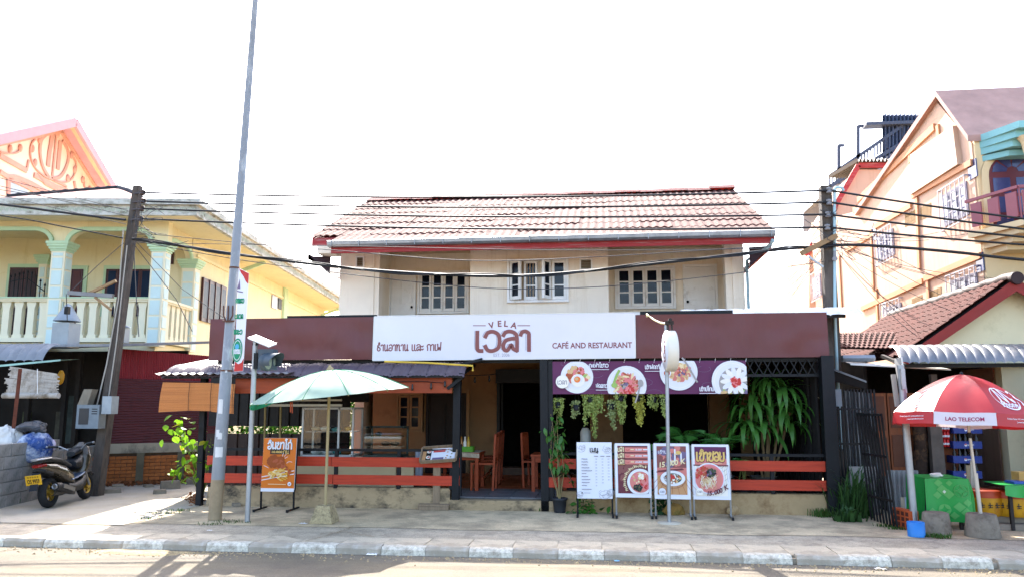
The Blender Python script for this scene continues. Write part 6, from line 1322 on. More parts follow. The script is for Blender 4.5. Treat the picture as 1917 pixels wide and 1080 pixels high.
for k, (o, dz, h, ) in enumerate(((1.0,.0,.1),(.85,-.1,.1),(.65,-.2,.1),(.45,-.3,.1))): z = fx(1870,425,-.9)[1]+dz; b.add([(xa+.1+.1*k,yn,z),(xa+.5,yn-o,z),(xa+5,yn-o,z),(xa+5,yn,z),(xa+.1+.1*k,yn,z+h),(xa+.5,yn-o,z+h),(xa+5,yn-o,z+h),(xa+5,yn,z+h)], [(3,2,1,0),(4,5,6,7),(0,1,5,4),(1,2,6,5)])
part('balcony_slab', b, mat('cream_moulding', '#d3bd94', .8, .08, 3), ab)
m_mpk = mat('dusty_maroon_railing', '#8d5058', .6, .08); z0 = fx(1870,425,-.9)[1]+.1; h_ = .55
b = MB(); b.beam((xa+.1,yn-.02,z0+h_),(xa+.5,yn-.95,z0+h_),.05); b.beam((xa+.5,yn-.95,z0+h_),(xa+4,yn-.95,z0+h_),.05); part('balcony_rail', b, m_mpk, ab)
for k in range(9):
    b = MB(); x = xa+.55+k*.22; b.box(x,x+.14,yn-.97,yn-.94,z0+.08,z0+h_-.06); b.beam((x-.04,yn-.95,z0),(x-.04,yn-.95,z0+h_),.02); part('balcony_panel', b, m_mpk, ab)
for k in range(3):
    f = (k+.3)/3; b = MB(); p = Vector((xa+.1,yn-.02,0)).lerp(Vector((xa+.5,yn-.95,0)), f); q = Vector((xa+.1,yn-.02,0)).lerp(Vector((xa+.5,yn-.95,0)), f+.2); b.beam((p.x,p.y,z0+h_*.5),(q.x,q.y,z0+h_*.5),.03,h_*.75); part('balcony_panel', b, m_mpk, ab)
b = MB(); q = fx(1915,300,-.6); b.lathe([(.14,0),(.12,.1),(.11,1.2),(.14,1.4),(.2,1.5)], 14, (q[0]+.15, yn-.6, fx(1900,430,-.6)[1]+.1)); part('balcony_column', b, m_ygd, ab)
# lower gabled annexe and rooftop terrace behind
an = thing('annexe', 'small peach gabled annexe with red barge boards behind the utility pole', 'building', (XW+1, 14, 0)); Yx = 13.2
def ax_(px, py): p = at(px, py, Yx); return p.x, p.z
pts = [ax_(*q) for q in ((1515,470),(1605,318),(1665,318),(1665,640),(1515,640))]
b = MB(); b.prism(pts, Yx, Yx+3, 'y'); part('wall', b, m_pch, an)
b = MB(); a, c, e = [Vector((ax_(*q)[0], Yx-.1, ax_(*q)[1])) for q in ((1508,480),(1605,312),(1668,312))]; b.beam(a, c, .1, .16); b.beam(c, e, .1, .16); part('barge_board', b, m_redbd, an)
b = MB(); corr(b, c+Vector((-.1,-.2,.12)), e+Vector((0,-.2,.12)), e+Vector((0,3,.5)), c+Vector((-.1,3,.5)), 10, .06); part('roof_sheet', b, mat('dark_roof_edge', '#4c4a48'), an)
ter = thing('roof_terrace', 'rooftop terrace with blue grey railing and posts high behind the peach building', 'building', (XW+4, 19, 0)); Yt = 18
m_slate = mat('slate_blue_steel', '#3d4658', .6, .1)
def tp(px, py): return at(px, py, Yt)
b = MB(); a, c = tp(1553,352), tp(1720,262); n_ = 26; bot = tp(1560,372)
b.beam(tp(1553,330), tp(1690,236), .12); b.beam(tp(1553,350), tp(1720,250), .14); part('terrace_rail', b, m_slate, ter)
for k in range(24):
    f = k/23; p = tp(1553+137*f, 330-94*f); q = tp(1553+137*f, 350-91*f); b = MB(); b.beam(p, q, .05); part('baluster', b, m_slate, ter)
for (px, y0, y1) in ((1570,345,273),(1606,310,237)): b = MB(); b.beam(tp(px,y0), tp(px,y1), .12); b.beam(tp(px,y1), tp(px+10,y1), .1); part('lamp_pole', b, m_slate, ter)
b = MB(); b.add([tp(1553,352), tp(1720,260), tp(1720,330), tp(1606,390), tp(1553,392)] + [p+Vector((0,4,0)) for p in (tp(1553,352), tp(1720,260), tp(1720,330), tp(1606,390), tp(1553,392))], [(0,1,2,3,4),(0,5,6,1),(9,8,7,6,5)]); part('slab', b, mat('grey_terrace', '#8c8c90', .8, .1), ter)
b = MB(); corr(b, tp(1650,318), tp(1735,318), tp(1735,215), tp(1650,215), 12, .1); part('cladding', b, mat('blue_grey_cladding', '#3c4a63', .6, .1), ter)
b = MB(); b.beam(tp(1618,236), tp(1740,232), .5, .12); part('canopy', b, m_slate, ter)
# ---- tiled shop at right with red barge board
Yg = .9
sh_ = thing('tiled_shop', 'low cream shop with brown tiled roof and red barge board at right', 'shop', (5.4, Yg, 0))
A, B = at(1690,668,Yg), at(1899,522,Yg); B2 = Vector((2*B.x-A.x, Yg, A.z))
b = MB(); b.prism([(A.x+.25, A.z+.0),(B.x, B.z-.05),(B2.x-.2, B2.z),(B2.x-.2,0),(at(1900,800,Yg).x,0),(at(1900,800,Yg).x,A.z-.15),(A.x+.25,A.z-.15)], Yg+.25, Yg+.45, 'y'); part('gable_wall', b, mat('cream_shop_render', '#d3c8a4', .85, .06, 1.5, dirt='#bfb48f', dirt_amt=.2), sh_)
b = MB(); d_ = (B-A).normalized(); nrm = Vector((-d_.z,0,d_.x))
for (p, q) in ((A,B),(B2,B)):
    b.add([p+Vector((0,-.04,0)), q+Vector((0,-.04,0)), q+Vector((0,-.04,-.2)), p+Vector((0,-.04,-.16)), p, q, q+Vector((0,0,-.2)), p+Vector((0,0,-.16))], [(0,1,2,3),(7,6,5,4),(0,4,5,1),(2,6,7,3),(0,3,7,4)])
part('barge_board', b, mat('red_barge_paint', '#7d2019', .6, .1, 4), sh_)
b = MB(); b.M = Matrix.Translation(B+Vector((0,-.05,.0))) @ Matrix.Rotation(RAD(90),4,'X'); b.lathe([(.1,-.06),(.105,.0),(.1,.05)], 16); b.M = None; part('ridge_end', b, mat('dark_clay', '#2e1d1c', .7), sh_)
bk = 5.5
b = MB(); b.add([A, B, B+Vector((0,bk,0)), A+Vector((0,bk,0)), B2, B2+Vector((0,bk,0))], [(3,2,1,0),(1,2,5,4)]); rf = part('roof', b, mat('roof_batten', '#2c2320', .9), sh_)
m_bt = mat('brown_roof_tile', '#4d2018', .95, .15, 6, bump=.3, rand=.15, dirt='#552e22', dirt_amt=.35)
L_ = (B-A).length; NRw, NCl = 9, 22; tb = wave_tile(bk/NCl, L_/NRw, 1, .035, .05, 8); t0 = None
dz_ = math.atan2(B.z-A.z, B.x-A.x)
for r in range(NRw):
    for c in range(NCl):
        p = A + (B-A)*(r/NRw) + Vector((0, bk - c*bk/NCl, 0)) + nrm*.02 - Vector(sh_.location)
        if t0 is None: t0 = part('roof_tile', tb, m_bt, rf, world=False); o = t0
        else: o = inst(t0, rf)
        o.matrix_local = Matrix.Translation(p) @ Matrix.Rotation(RAD(-90),4,'Z') @ Matrix.Rotation(0,4,'Y') @ Matrix.Rotation(dz_,4,'X') if 0 else Matrix.Translation(p) @ Matrix(((0,d_.x,nrm.x,0),(-1,0,0,0),(0,d_.z,nrm.z,0),(0,0,0,1)))
b = MB(); b.tube([B+Vector((0,k*.28,.02+.02*(k % 2))) for k in range(20)], .09, 8); part('ridge_cap', b, mat('dark_clay', '#2e1d1c'), rf)
# side roof of brown pantiles behind the alley
sr = thing('side_roof', 'low brown pantile roof slope between the cafe and the tiled shop', 'roof', tuple(at(1620,650,2.2)))
P0, P1, P2, P3 = at(1562,652,1.8), at(1690,655,1.6), at(1710,622,3.4), at(1562,625,3.4)
b = MB(); b.add([P0,P1,P2,P3], [(0,1,2,3)]); part('underlay', b, mat('roof_batten', '#2c2320'), sr)
nu, nv = 14, 7; nn = (P1-P0).cross(P3-P0).normalized(); tbm = None
for r in range(nv):
    for c in range(nu):
        q = P0.lerp(P1,c/nu).lerp(P3.lerp(P2,c/nu), r/nv) + nn*.015; ux = (P1-P0).normalized(); vy = (P3-P0).normalized()
        b = wave_tile((P1-P0).length/nu, (P3-P0).length/nv, 1, .02, .03, 6) if tbm is None else None
        if tbm is None: o = tbm = part('roof_tile', b, m_bt, sr, world=False)
        else: o = inst(tbm, sr)
        o.matrix_local = Matrix.Translation(q - Vector(sr.location)) @ Matrix(((ux.x,vy.x,nn.x,0),(ux.y,vy.y,nn.y,0),(ux.z,vy.z,nn.z,0),(0,0,0,1)))
# awnings of the shop: corrugated front and thin flat sheets
m_corr = mat('grey_corrugated_sheet', '#6e7074', .45, .1, 4, metal=.35, dirt='#8a8580', dirt_amt=.3)
aw2 = thing('corrugated_awning', 'grey curved corrugated awning along the front of the right shop', 'awning', tuple(at(1810,690,-.2)))
xa, xb = at(1690,660,.0).x, at(1990,660,.0).x; za = at(1750,660,.2).z
b = MB()
def fn(u, v): x = xa+(xb-xa)*u; a = v*1.2; return Vector((x - .12*v, .55 - .75*math.sin(a)/.93, za + .12 - .3*(1-math.cos(a))/.64 + .028*abs(math.sin(math.pi*u*17))**.5))
b.grid(fn, 170, 10); part('sheet', b, m_corr, aw2)
b = MB(); b.beam((xa,.0,za-.2),(xb,.0,za-.2),.05); b.beam((xa+.02,.0,za-.2),(xa+.02,.9,za),.05); part('frame', b, m_black, aw2)
b = MB(); a, c = at(1592,680,.3), at(1780,690,.1); b.add([a, c, c+Vector((0,.5,.06)), a+Vector((.1,.6,.06)), a+Vector((0,0,-.02)), c+Vector((0,0,-.02))], [(0,1,2,3),(0,4,5,1)]); part('thin_flap', b, m_wsheet, aw2)
lf_ = thing('metal_flap', 'slanting silver metal roof flap in the alley beside the cafe', 'roof sheet', tuple(at(1590,700,.6)))
a, c = at(1558,688,.5), at(1622,712,.3); b = MB(); b.add([a,c,c+Vector((.1,.9,.1)),a+Vector((0,.9,.1)), a+Vector((0,0,-.03)), c+Vector((0,0,-.03))], [(0,1,2,3),(0,4,5,1)]); part('sheet', b, m_corr, lf_); b = MB(); b.add([a+Vector((0,.02,-.03)), c+Vector((0,.02,-.03)), c+Vector((0,.02,-.13)), a+Vector((0,.02,-.2))], [(0,1,2,3)]); part('drip_board', b, m_dark, lf_)
b = MB(); a, c = at(1578,664,.6), at(1638,660,.6); b.add([(x,y,z+a.z) for x in (a.x,c.x) for y,z in ((.72,.0),(.62,.0),(.58,-.05),(.62,-.1),(.72,-.1))], [(0,1,6,5),(1,2,7,6),(2,3,8,7),(3,4,9,8),(0,5,9,4) if 0 else (4,3,2,1,0),(5,6,7,8,9)]); solo('gutter_end', b, m_galv, 'short grey gutter piece under the brown pantile roof', 'gutter')
# shop front: dark opening with side walls, wooden panels
b = MB(); b.box(at(1900,800,Yg).x, at(1900,800,Yg).x+3, -.05, .1, 0, A.z-.2); solo('grey_wall', b, mat('grey_shop_wall', '#9b9696', .85, .06), 'grey painted wall at the right edge beside the dark shop opening', 'wall')
rm = thing('shop_interior', 'dark open shop room with wooden shutters behind the red parasol', 'room', tuple(atz(1780,940,0)))
x0, x1 = at(1630,800,1.1).x, at(1905,800,1.1).x
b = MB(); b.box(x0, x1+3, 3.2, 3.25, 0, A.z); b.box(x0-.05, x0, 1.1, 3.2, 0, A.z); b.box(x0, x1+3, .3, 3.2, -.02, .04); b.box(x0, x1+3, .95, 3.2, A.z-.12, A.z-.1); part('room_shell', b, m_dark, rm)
m_ow = mat('orange_shutter_wood', '#7d4018', .55, .2, 4, stretch=(6,6,.7))
for (p0, q0, p1, q1) in ((1635,735,1660,890),(1668,735,1715,880),(1757,800,1790,890)):
    a, c = at(p0,q1,1.15), at(p1,q0,1.15); b = MB(); b.box(a.x,c.x,1.15,1.19,max(.05,a.z),c.z); w = part('shutter', b, m_ow, rm)
    for k in range(2): b = MB(); hh = (c.z-a.z)/2; b.box(a.x+.05,c.x-.05,1.138,1.149,a.z+k*hh+.06,a.z+(k+1)*hh-.05); part('shutter_panel', b, mat('dark_shutter_panel', '#5a2c10', .55), w)
b = MB(); b.beam(at(1746,800,.9)+Vector((0,0,.45)), Vector((at(1752,890,.9).x,.9,.05)), .11); part('post', b, mat('grey_timber_post', '#5a5048', .9, .2, 6), rm)
b = MB(); b.beam((at(1752,740,.9).x,.9,.05), (at(1746,700,.9).x,.9,at(1746,700,.9).z), .09); part('post', b, mat('grey_timber_post', '#5a5048'), rm)
b = MB(); b.tube([at(1722,900,1.0), at(1724,830,1.0), at(1716,760,1.0)], [.11,.1,.1], 9); solo('tree_trunk', b, mat('peeling_bark', '#33241a', .95, .4, 8, bump=.8, bscale=14, dirt='#7d5a38', dirt_amt=.4, dirt_scale=5), 'dark peeling tree trunk standing before the shop shutters', 'tree trunk')
# red cans and blue crates
cans = None
for r in range(3):
    for c in range(4):
        p = at(1756+c*6.3, 836-r*14.5, 1.0); b = MB(); b.lathe([(.024,0),(.027,.01),(.027,.1),(.022,.115)], 10); b.lathe([(.0275,.035),(.0275,.065)], 10, mi=1)
        if cans is None:
            cans = part('drink_can', b, [mat('red_can', '#b01c1c', .3, .05, metal=.3), c_white], None, world=False); o = cans
        else: o = cans.copy(); COL.objects.link(o)
        o.location = p; o['category'] = 'can'; o['group'] = 'red drink cans on the shop shelf'; o['label'] = ('bottom','middle','top')[r] + ' row red drink can on the shop shelf, ' + ('leftmost','second from left','third from left','rightmost')[c]
cr0 = None; m_crate = mat('blue_crate', '#17307a', .45, .06)
for k, py in enumerate((893, 865, 838, 810)):
    p = at(1804, py, 1.05); b = MB(); w_, h_ = .21, .11
    for (x0_, x1_, y0_, y1_) in ((-w_,w_,-.15,-.13),(-w_,w_,.13,.15),(-w_,-w_+.02,-.13,.13),(w_-.02,w_,-.13,.13)): b.box(x0_,x1_,y0_,y1_,0,h_)
    b.box(-w_+.02,w_-.02,-.13,.13,0,.015); lab = ('lowest blue bottle crate of the stack behind the red parasol pole','second blue bottle crate from the floor in the shop stack','third blue bottle crate from the floor in the shop stack','topmost blue bottle crate of the stack in the shop')[k]
    t = thing('bottle_crate', lab, 'crate', tuple(p), 0, 'blue bottle crates stacked in the shop'); part('crate', b, m_crate, t, world=False)
    b = MB(); ell(b, face_y(-.03,-.1515,.055), 0, 0, .022, .022, 16, 0); text_box(b, 'pepsi', face_y(0,-.1515,.055), .0, .09, -.014, .016, .02, 0); part('crate_logo', b, c_white, t, world=False); b = MB(); b.add([face_y(-.03,-.152,.055) @ Vector((.018*math.cos(math.pi*q/8), .018*math.sin(math.pi*q/8)+.003, 0)) for q in range(9)], [tuple(range(9))]); part('logo_top', b, c_red, t, world=False)
    bb2 = MB(); bb2.lathe([(.026,0),(.026,.13),(.012,.17),(.012,.2)], 8); bt = None
    for i in range(5):
        if bt is None: bt = part('bottle', bb2, mat('dark_bottle', '#17120f', .15), t, world=False); o = bt
        else: o = inst(bt, t)
        o.location = (-.16+i*.08, -.08, .02)
# ---- red parasol
rbse = atz(1840, 1003, 0); Yr = rbse.y
rp = thing('parasol', 'red parasol with white valance reading LAO TELECOM at right', 'parasol', tuple(rbse))
apx = at(1800, 700, Yr-.05); RR = (at(1932,790,Yr).x - at(1676,790,Yr).x)/2*1.02; zrim = at(1800,775,Yr).z
rtl = Matrix.Translation((apx.x, Yr-.05, apx.z)) @ Matrix.Rotation(RAD(2.5),4,'Y') @ Matrix.Rotation(RAD(-2),4,'X')
m_redf = mat('red_parasol_fabric', '#b3262a', .38, .06, 3, trans=.28, spec=.5); m_whf = mat('white_valance', '#d6d0d4', .5, .03, trans=.25)
HH = apx.z - zrim; N8 = 8; ph0 = RAD(-113-22.5)
def rcan(t, v):
    k = ((t-ph0)/(2*math.pi)*N8) % 1; sc_ = 1 - (1-math.cos(math.pi/8)/math.cos((k-.5)*math.pi/4))*1.0 if 0 else math.cos(math.pi/8)/math.cos((k-.5)*math.pi/4)
    sc_ = 1*(1-v*.6) + sc_*v*.6; r = RR*v*sc_; z = -HH*(.22*v + .78*v*v) - .05*math.sin(math.pi*k)*v*(1.1-v)*1.6 + .012*mnoise.noise(Vector((math.cos(t)*3*v, math.sin(t)*3*v, 5)))*v
    return Vector((r*math.cos(t), r*math.sin(t), z))
for s in range(N8):
    b = MB(); b.M = rtl
    b.grid(lambda u, v: rcan(ph0 + 2*math.pi*(s+u*.9999)/N8, v), 8, 10); g = part('canopy_gore', b, m_redf, rp)
    b = MB(); b.M = rtl
    def fn(u, v): p = rcan(ph0 + 2*math.pi*(s+.005+u*.99)/N8, 1.0); return p + Vector((p.x*.02*v, p.y*.02*v, -.145*v))
    b.grid(fn, 8, 3); part('valance', b, m_whf if s in (0,4) else m_redf, g)
    b = MB(); b.M = rtl; t = ph0+2*math.pi*s/N8; b.tube([rcan(t,.02)+Vector((0,0,-.01)), rcan(t,.5)+Vector((0,0,-.012)), rcan(t,1)+Vector((0,0,-.012))], .006, 5); part('rib', b, m_alu, rp)
def gore_text(s, fnb, mt, name):   # lettering laid on a gore: local (a across -1..1, v up from rim)
    b = MB(); fnb(b); out = []
    for p in b.v:
        t = ph0 + 2*math.pi*(s+.5+p.x*.5)/N8
        if p.y >= 0: q = rcan(t, 1-p.y); q += Vector((q.x, q.y, RR*.9)).normalized()*.004
        else: q = rcan(t, 1.0); q = q*1 + Vector((q.x*.02*(-p.y/.145)+q.x*.004, q.y*.02*(-p.y/.145)+q.y*.004, p.y))
        out.append(rtl @ q)
    b.v = out; part(name, b, mt, rp)
I4 = Matrix.Identity(4)
gore_text(0, lambda b: text_box(b, 'LAO TELECOM', I4, -.62, .62, -.098, -.052, .025), pr('magenta', '#8d1f4a'), 'valance_lettering')
def mlogo(b):
    pts = [(.62*math.cos(a)-.0, .27+.2*math.sin(a)) for a in [.5+5.4*k/40 for k in range(41)]]; stroke(b, pts, .02, I4)
    stroke(b, smooth_pts([(-.34,.2),(-.18,.44),(-.08,.27),(.02,.22),(.22,.46),(.3,.24),(.42,.22)]), .07, Matrix.Translation((0,0,.001))); stroke(b, smooth_pts([(.68,.36),(.84,.38),(.78,.28),(.7,.26),(.84,.2),(.72,.13)]), .04, I4)
    text_box(b, 'Phone', I4, -.48, .36, .1, .2, .02, None, .2)
    for y in (-.055, -.09): text_box(b, 'Contact Center 101 | www.laotelecom.com' if y > -.08 else '| www.laotelecom.com', I4, -.6 if y > -.08 else -.2, .6, y-.012, y+.012, .01)
for s in (1, 7): gore_text(s, mlogo, c_white, 'logo_print')
b = MB(); b.tube([(rbse.x,rbse.y,.1), (apx.x+.0,Yr-.05,apx.z-.03)], .018, 10); b.tube([(rbse.x,rbse.y,.1),(rbse.x-.02,rbse.y,.75)], .023, 10); part('pole', b, mat('pale_steel_pole', '#b5aea3', .4, .08, metal=.5), rp)
b = MB(); p = Vector((rbse.x,rbse.y,0)).lerp(Vector((apx.x,Yr-.05,apx.z)), .6); b.tube([p, p+Vector((-.005,0,.07))], .026, 10); part('sleeve', b, m_black, rp)
b = MB(); b.M = rtl; b.lathe([(.02,-.01),(.018,.02),(0,.035)], 8); part('finial', b, m_black, rp)
m_cb = mat('rough_concrete_base', '#7c7162', .95, .15, 10, bump=.6, bscale=30, dirt='#5a5044', dirt_amt=.4, dirt_scale=8)
b = MB(); b.lathe([(.2,0),(.195,.05),(.165,.26),(.15,.27)], 18, rbse); part('base', b, m_cb, rp)
c = atz(1754,998,0); b = MB(); b.lathe([(.17,0),(.165,.1),(.15,.25),(.13,.262)], 18, c); solo('concrete_base', b, m_cb, 'squat grey concrete parasol base in front of the green tablecloth', 'base')
# ---- table with green cloth
tc0 = atz(1815, 985, 0); gt = thing('table', 'small table under a patterned green tablecloth beside the red parasol', 'table', (tc0.x-.2, -1.0, 0))
xa, xb = at(1732,900,-1.2).x, at(1806,900,-1.2).x; zt = at(1760,895,-1.2).z
b = MB(); b.box(xa+.02, xb-.02, -1.18, -.62, zt-.03, zt-.006); part('tabletop', b, m_dkwood, gt)
for (x, y) in ((xa+.06,-1.14),(xb-.06,-1.14),(xa+.06,-.66),(xb-.06,-.66)): b = MB(); b.beam((x,y,0),(x,y,zt-.03),.04); part('leg', b, m_dkwood, gt)
gc = thing('tablecloth', 'shiny green tablecloth with leaf rings and pale diamonds hanging to the ground', 'tablecloth', ((xa+xb)/2, -1.2, .05))
m_gc = mat('shiny_green_cloth', '#1f8f3c', .35, .06, 4); m_gc2 = mat('light_green_print', '#4f9c4e', .4, .05); m_gc3 = mat('pale_green_diamond', '#b9c9b0', .5)
zb = at(1760,985,-1.2).z; zb = max(zb, .1)
def cfn(u, v, off=0):
    x = xa-.01 + (xb-xa+.05)*u + .04*v*(u-.3); return Vector((x, -1.21 - .02*math.sin(u*9)*v - .01*v - off, zt + (zb-zt)*v))
b = MB(); b.grid(lambda u, v: cfn(u, v), 28, 14); b.grid(lambda u, v: Vector((xa-.01+(xb-xa+.05)*u, -1.21+.62*v, zt+.002)), 10, 6); b.grid(lambda u, v: Vector((xa-.012-.03*v, -1.21+.62*u, zt + (zb-zt)*v)), 8, 8); part('cloth', b, m_gc, gc)
b = MB(); b.grid(lambda u, v: Vector((xb+.04+.02*math.sin(v*5)+.13*u*(.4+.6*v), -1.19+.1*u-.03*math.sin(u*8)*v, zt + (.04-zt)*v*1.0)), 10, 12); part('cloth_end', b, m_gc, gc)
W_, H_ = xb-xa, zt-zb
def onc(b, pts, mi): # outline in cloth coordinates (u across, v down)
    b.add([cfn(u, v, .004) for u, v in pts], [tuple(range(len(pts)))], mi)
b = MB(); asp = W_/H_
for (u, v, s, mi) in ((.38,.25,.13,0),(.52,.36,.13,0),(.26,.38,.1,0),(.3,.1,.1,0),(.55,.1,.08,0),(.72,.65,.13,0),(.86,.78,.13,0),(.6,.85,.1,0),(.9,.55,.1,0),(.12,.75,.09,0),(.2,.9,.08,0),(.42,.3,.045,1),(.88,.8,.045,1),(.14,.78,.03,1)):
    onc(b, [(u,v-s*asp),(u+s,v),(u,v+s*asp),(u-s,v)], mi); 
    b.v[-4:] = [p + Vector((0, -.0008*len(b.f), 0)) for p in b.v[-4:]]
for (u, v, r) in ((.8,.28,.16),(.4,.72,.15)):
    for k in range(4):
        a = k*math.pi/2+.78; P1 = []
        for q in range(9): t = q/8; P1.append((t, .22*math.sin(math.pi*t)))
        for q in range(7,0,-1): t = q/8; P1.append((t, -.22*math.sin(math.pi*t)))
        ca, sa = math.cos(a), math.sin(a); rx = r*math.sqrt(2)
        p_0 = (u + r*math.cos(a-.785), v + r*asp*math.sin(a-.785)); p_1 = (u + r*math.cos(a+.785), v + r*asp*math.sin(a+.785))
        ring = [(p_0[0]+(p_1[0]-p_0[0])*t - (p_1[1]-p_0[1])/asp*w_, p_0[1]+(p_1[1]-p_0[1])*t + (p_1[0]-p_0[0])*asp*w_) for t, w_ in P1]
        Q = [cfn(*q, .006) for q in ring]
        if u < .5: b.add(Q, [tuple(range(len(Q)))], 0)
        else:
            for i in range(len(Q)): b.beam(Q[i], Q[(i+1) % len(Q)], .006, .004, mi=0)
part('cloth_print', b, [m_gc2, m_gc3], gc)
b = MB(); c = at(1752,892,-1.0); b.blob(Vector((c.x,-1.0,zt+.03)), (.08,.06,.03), 12, 7, .3, seed=4); solo('tissue_pack', b, m_paper, 'crumpled white tissue pack on the green table', 'tissues')
# road sign pole seen from behind, blue bucket foot
sp0 = atz(1713, 992, 0); spt = at(1686, 690, sp0.y)
rsn = thing('road_sign', 'grey leaning road sign pole with sign plate seen edge-on', 'road sign', tuple(sp0))
b = MB(); b.tube([(sp0.x,sp0.y,.1),(spt.x,sp0.y,spt.z+.05)], .045, 12); part('pole', b, m_galv, rsn)
b = MB(); p0, p1 = at(1692,668,sp0.y), at(1697,735,sp0.y); b.add([p0+Vector((-.03,-.03,0)), p0+Vector((.02,.35,0)), p1+Vector((.06,.35,0)), p1+Vector((0,-.03,0)), p0+Vector((-.05,-.03,0)), p0+Vector((0,.35,0)), p1+Vector((.04,.35,0)), p1+Vector((-.02,-.03,0))], [(0,1,2,3),(7,6,5,4),(0,4,5,1),(2,6,7,3),(0,3,7,4),(1,5,6,2)]); part('sign_plate', b, mat('aluminium_trim', '#bfbdba'), rsn)
b = MB(); b.beam(at(1687,690,sp0.y-.03), at(1690,728,sp0.y-.03), .05, .12); part('bracket', b, m_galv, rsn)
b = MB(); p0, p1 = at(1672,700,sp0.y+.1), at(1680,760,sp0.y+.1); b.beam(p0, p1, .05, .05); for_ = part('striped_tube', b, mat('grey_conduit', '#a09a90'), rsn)
c = atz(1716,1003,0); b = MB(); b.lathe([(.1,0),(.1,.17),(.092,.17),(.09,.15),(.0,.15)], 18, c); solo('bucket', b, mat('blue_plastic_bucket', '#2a74b8', .45, .08), 'cut blue plastic bucket round the foot of the road sign pole', 'bucket')
c = atz(1695,988,0); b = MB(); b.M = Matrix.Translation(c) @ Matrix.Rotation(.25,4,'Z'); b.box(-.06,.06,-.2,.2,0,.24)
hb2 = thing('hollow_brick', 'orange hollow clay brick standing beside the blue bucket', 'brick', tuple(c)); part('body', b, mat('hollow_clay', '#a84a22', .85, .12, 8), hb2)
for i in range(4):
    for j in range(3): b = MB(); b.M = Matrix.Translation(c) @ Matrix.Rotation(.25,4,'Z'); b.box(-.062,-.0605,-.17+i*.09,-.11+i*.09,.03+j*.07,.08+j*.07); part('cell', b, mat('clay_cell', '#4a1f10', .9), hb2)
# ---- steel bar gate and corrugated sheet in the alley
gtb = thing('bar_gate', 'black steel bar gate standing ajar right of the cafe', 'gate', tuple(atz(1655,965,0)))
ga, gb_ = atz(1632,975,0), atz(1680,990,0); gtz = at(1660,772,ga.y).z
for k in range(9):
    f = k/8; p = ga.lerp(gb_, f); b = MB(); b.beam((p.x,p.y,.02),(p.x-.1,p.y,gtz), .022); part('bar', b, m_black, gtb)
for z in (.35, gtz*.62, gtz-.02): b = MB(); b.beam(Vector((ga.x-.1*z/gtz,ga.y,z)), Vector((gb_.x-.1*z/gtz,gb_.y,z)), .03); part('rail', b, m_black, gtb)
gt2 = thing('bar_gate', 'tall black steel bar panel behind the weeds in the alley', 'gate', tuple(at(1600,960,.5)))
g2a, g2b = Vector((at(1572,900,.4).x,.4,0)), Vector((at(1650,900,.4).x,.45,0)); z2 = at(1600,728,.4).z
for k in range(13): p = g2a.lerp(g2b, k/12); b = MB(); b.beam((p.x,p.y,.0),(p.x,p.y,z2), .022); part('bar', b, m_black, gt2)
for z in (.5, 1.0, z2-.3): b = MB(); b.beam((g2a.x,g2a.y,z),(g2b.x,g2b.y,z), .03); part('rail', b, m_black, gt2)
b = MB(); corr(b, (g2a.x+.1,.9,0),(g2b.x+.2,.9,0),(g2b.x+.1,.9,z2-.05),(g2a.x+.1,.9,z2), 9, .03); solo('corrugated_sheet', b, mat('silver_sheet', '#85898c', .45, .2, 3, metal=.5, dirt='#5a5650', dirt_amt=.4), 'silver corrugated sheet standing behind the black bars', 'sheet')
a, c = at(1595,940,.1), at(1640,873,.1); b = MB(); b.box(a.x,c.x,.12,.15,0.0,c.z); solo('grey_board', b, mat('grey_board', '#84807c', .8, .08), 'grey board leaning behind the tall weeds', 'board')
b = MB(); a, c = at(1663,985,-.2), at(1720,880,-.2); corr(b, (a.x,-.2,.05),(c.x,-.15,.05),(c.x,-.15,c.z),(a.x,-.2,c.z), 7, .02); solo('zinc_sheet', b, mat('silver_sheet', '#85898c'), 'weathered zinc sheet behind the road sign pole', 'sheet')
for k, (px, l) in enumerate(((1690,'pale plank stacked upright beside the hollow brick'),(1697,'blue white plank stacked upright behind the road sign pole'),(1703,'white plank leaning right of the blue white plank'))):
    a = at(px, 975, -.4); b = MB(); b.beam((a.x,-.45,.02),(a.x+.02,-.4,at(px,930,-.4).z), .05, .02); solo('plank', b, mat('plank_%d' % k, ('#b5a88f','#aab5c6','#c9c4bc')[k], .8, .1), l, 'plank')
for (px0,py0,px1,py1,hx,l) in ((1816,960,1812,870,'#8f7a5c','brown plank leaning behind the red parasol pole'),(1822,965,1820,862,'#a89c88','grey plank leaning beside the red parasol pole')):
    b = MB(); p = atz(px0,py0+10,0); b.beam(at(px0,py0,p.y), at(px1,py1,p.y+.1), .05, .02); solo('plank', b, mat('leanplank'+hx[1:], hx, .8, .15), l, 'plank')
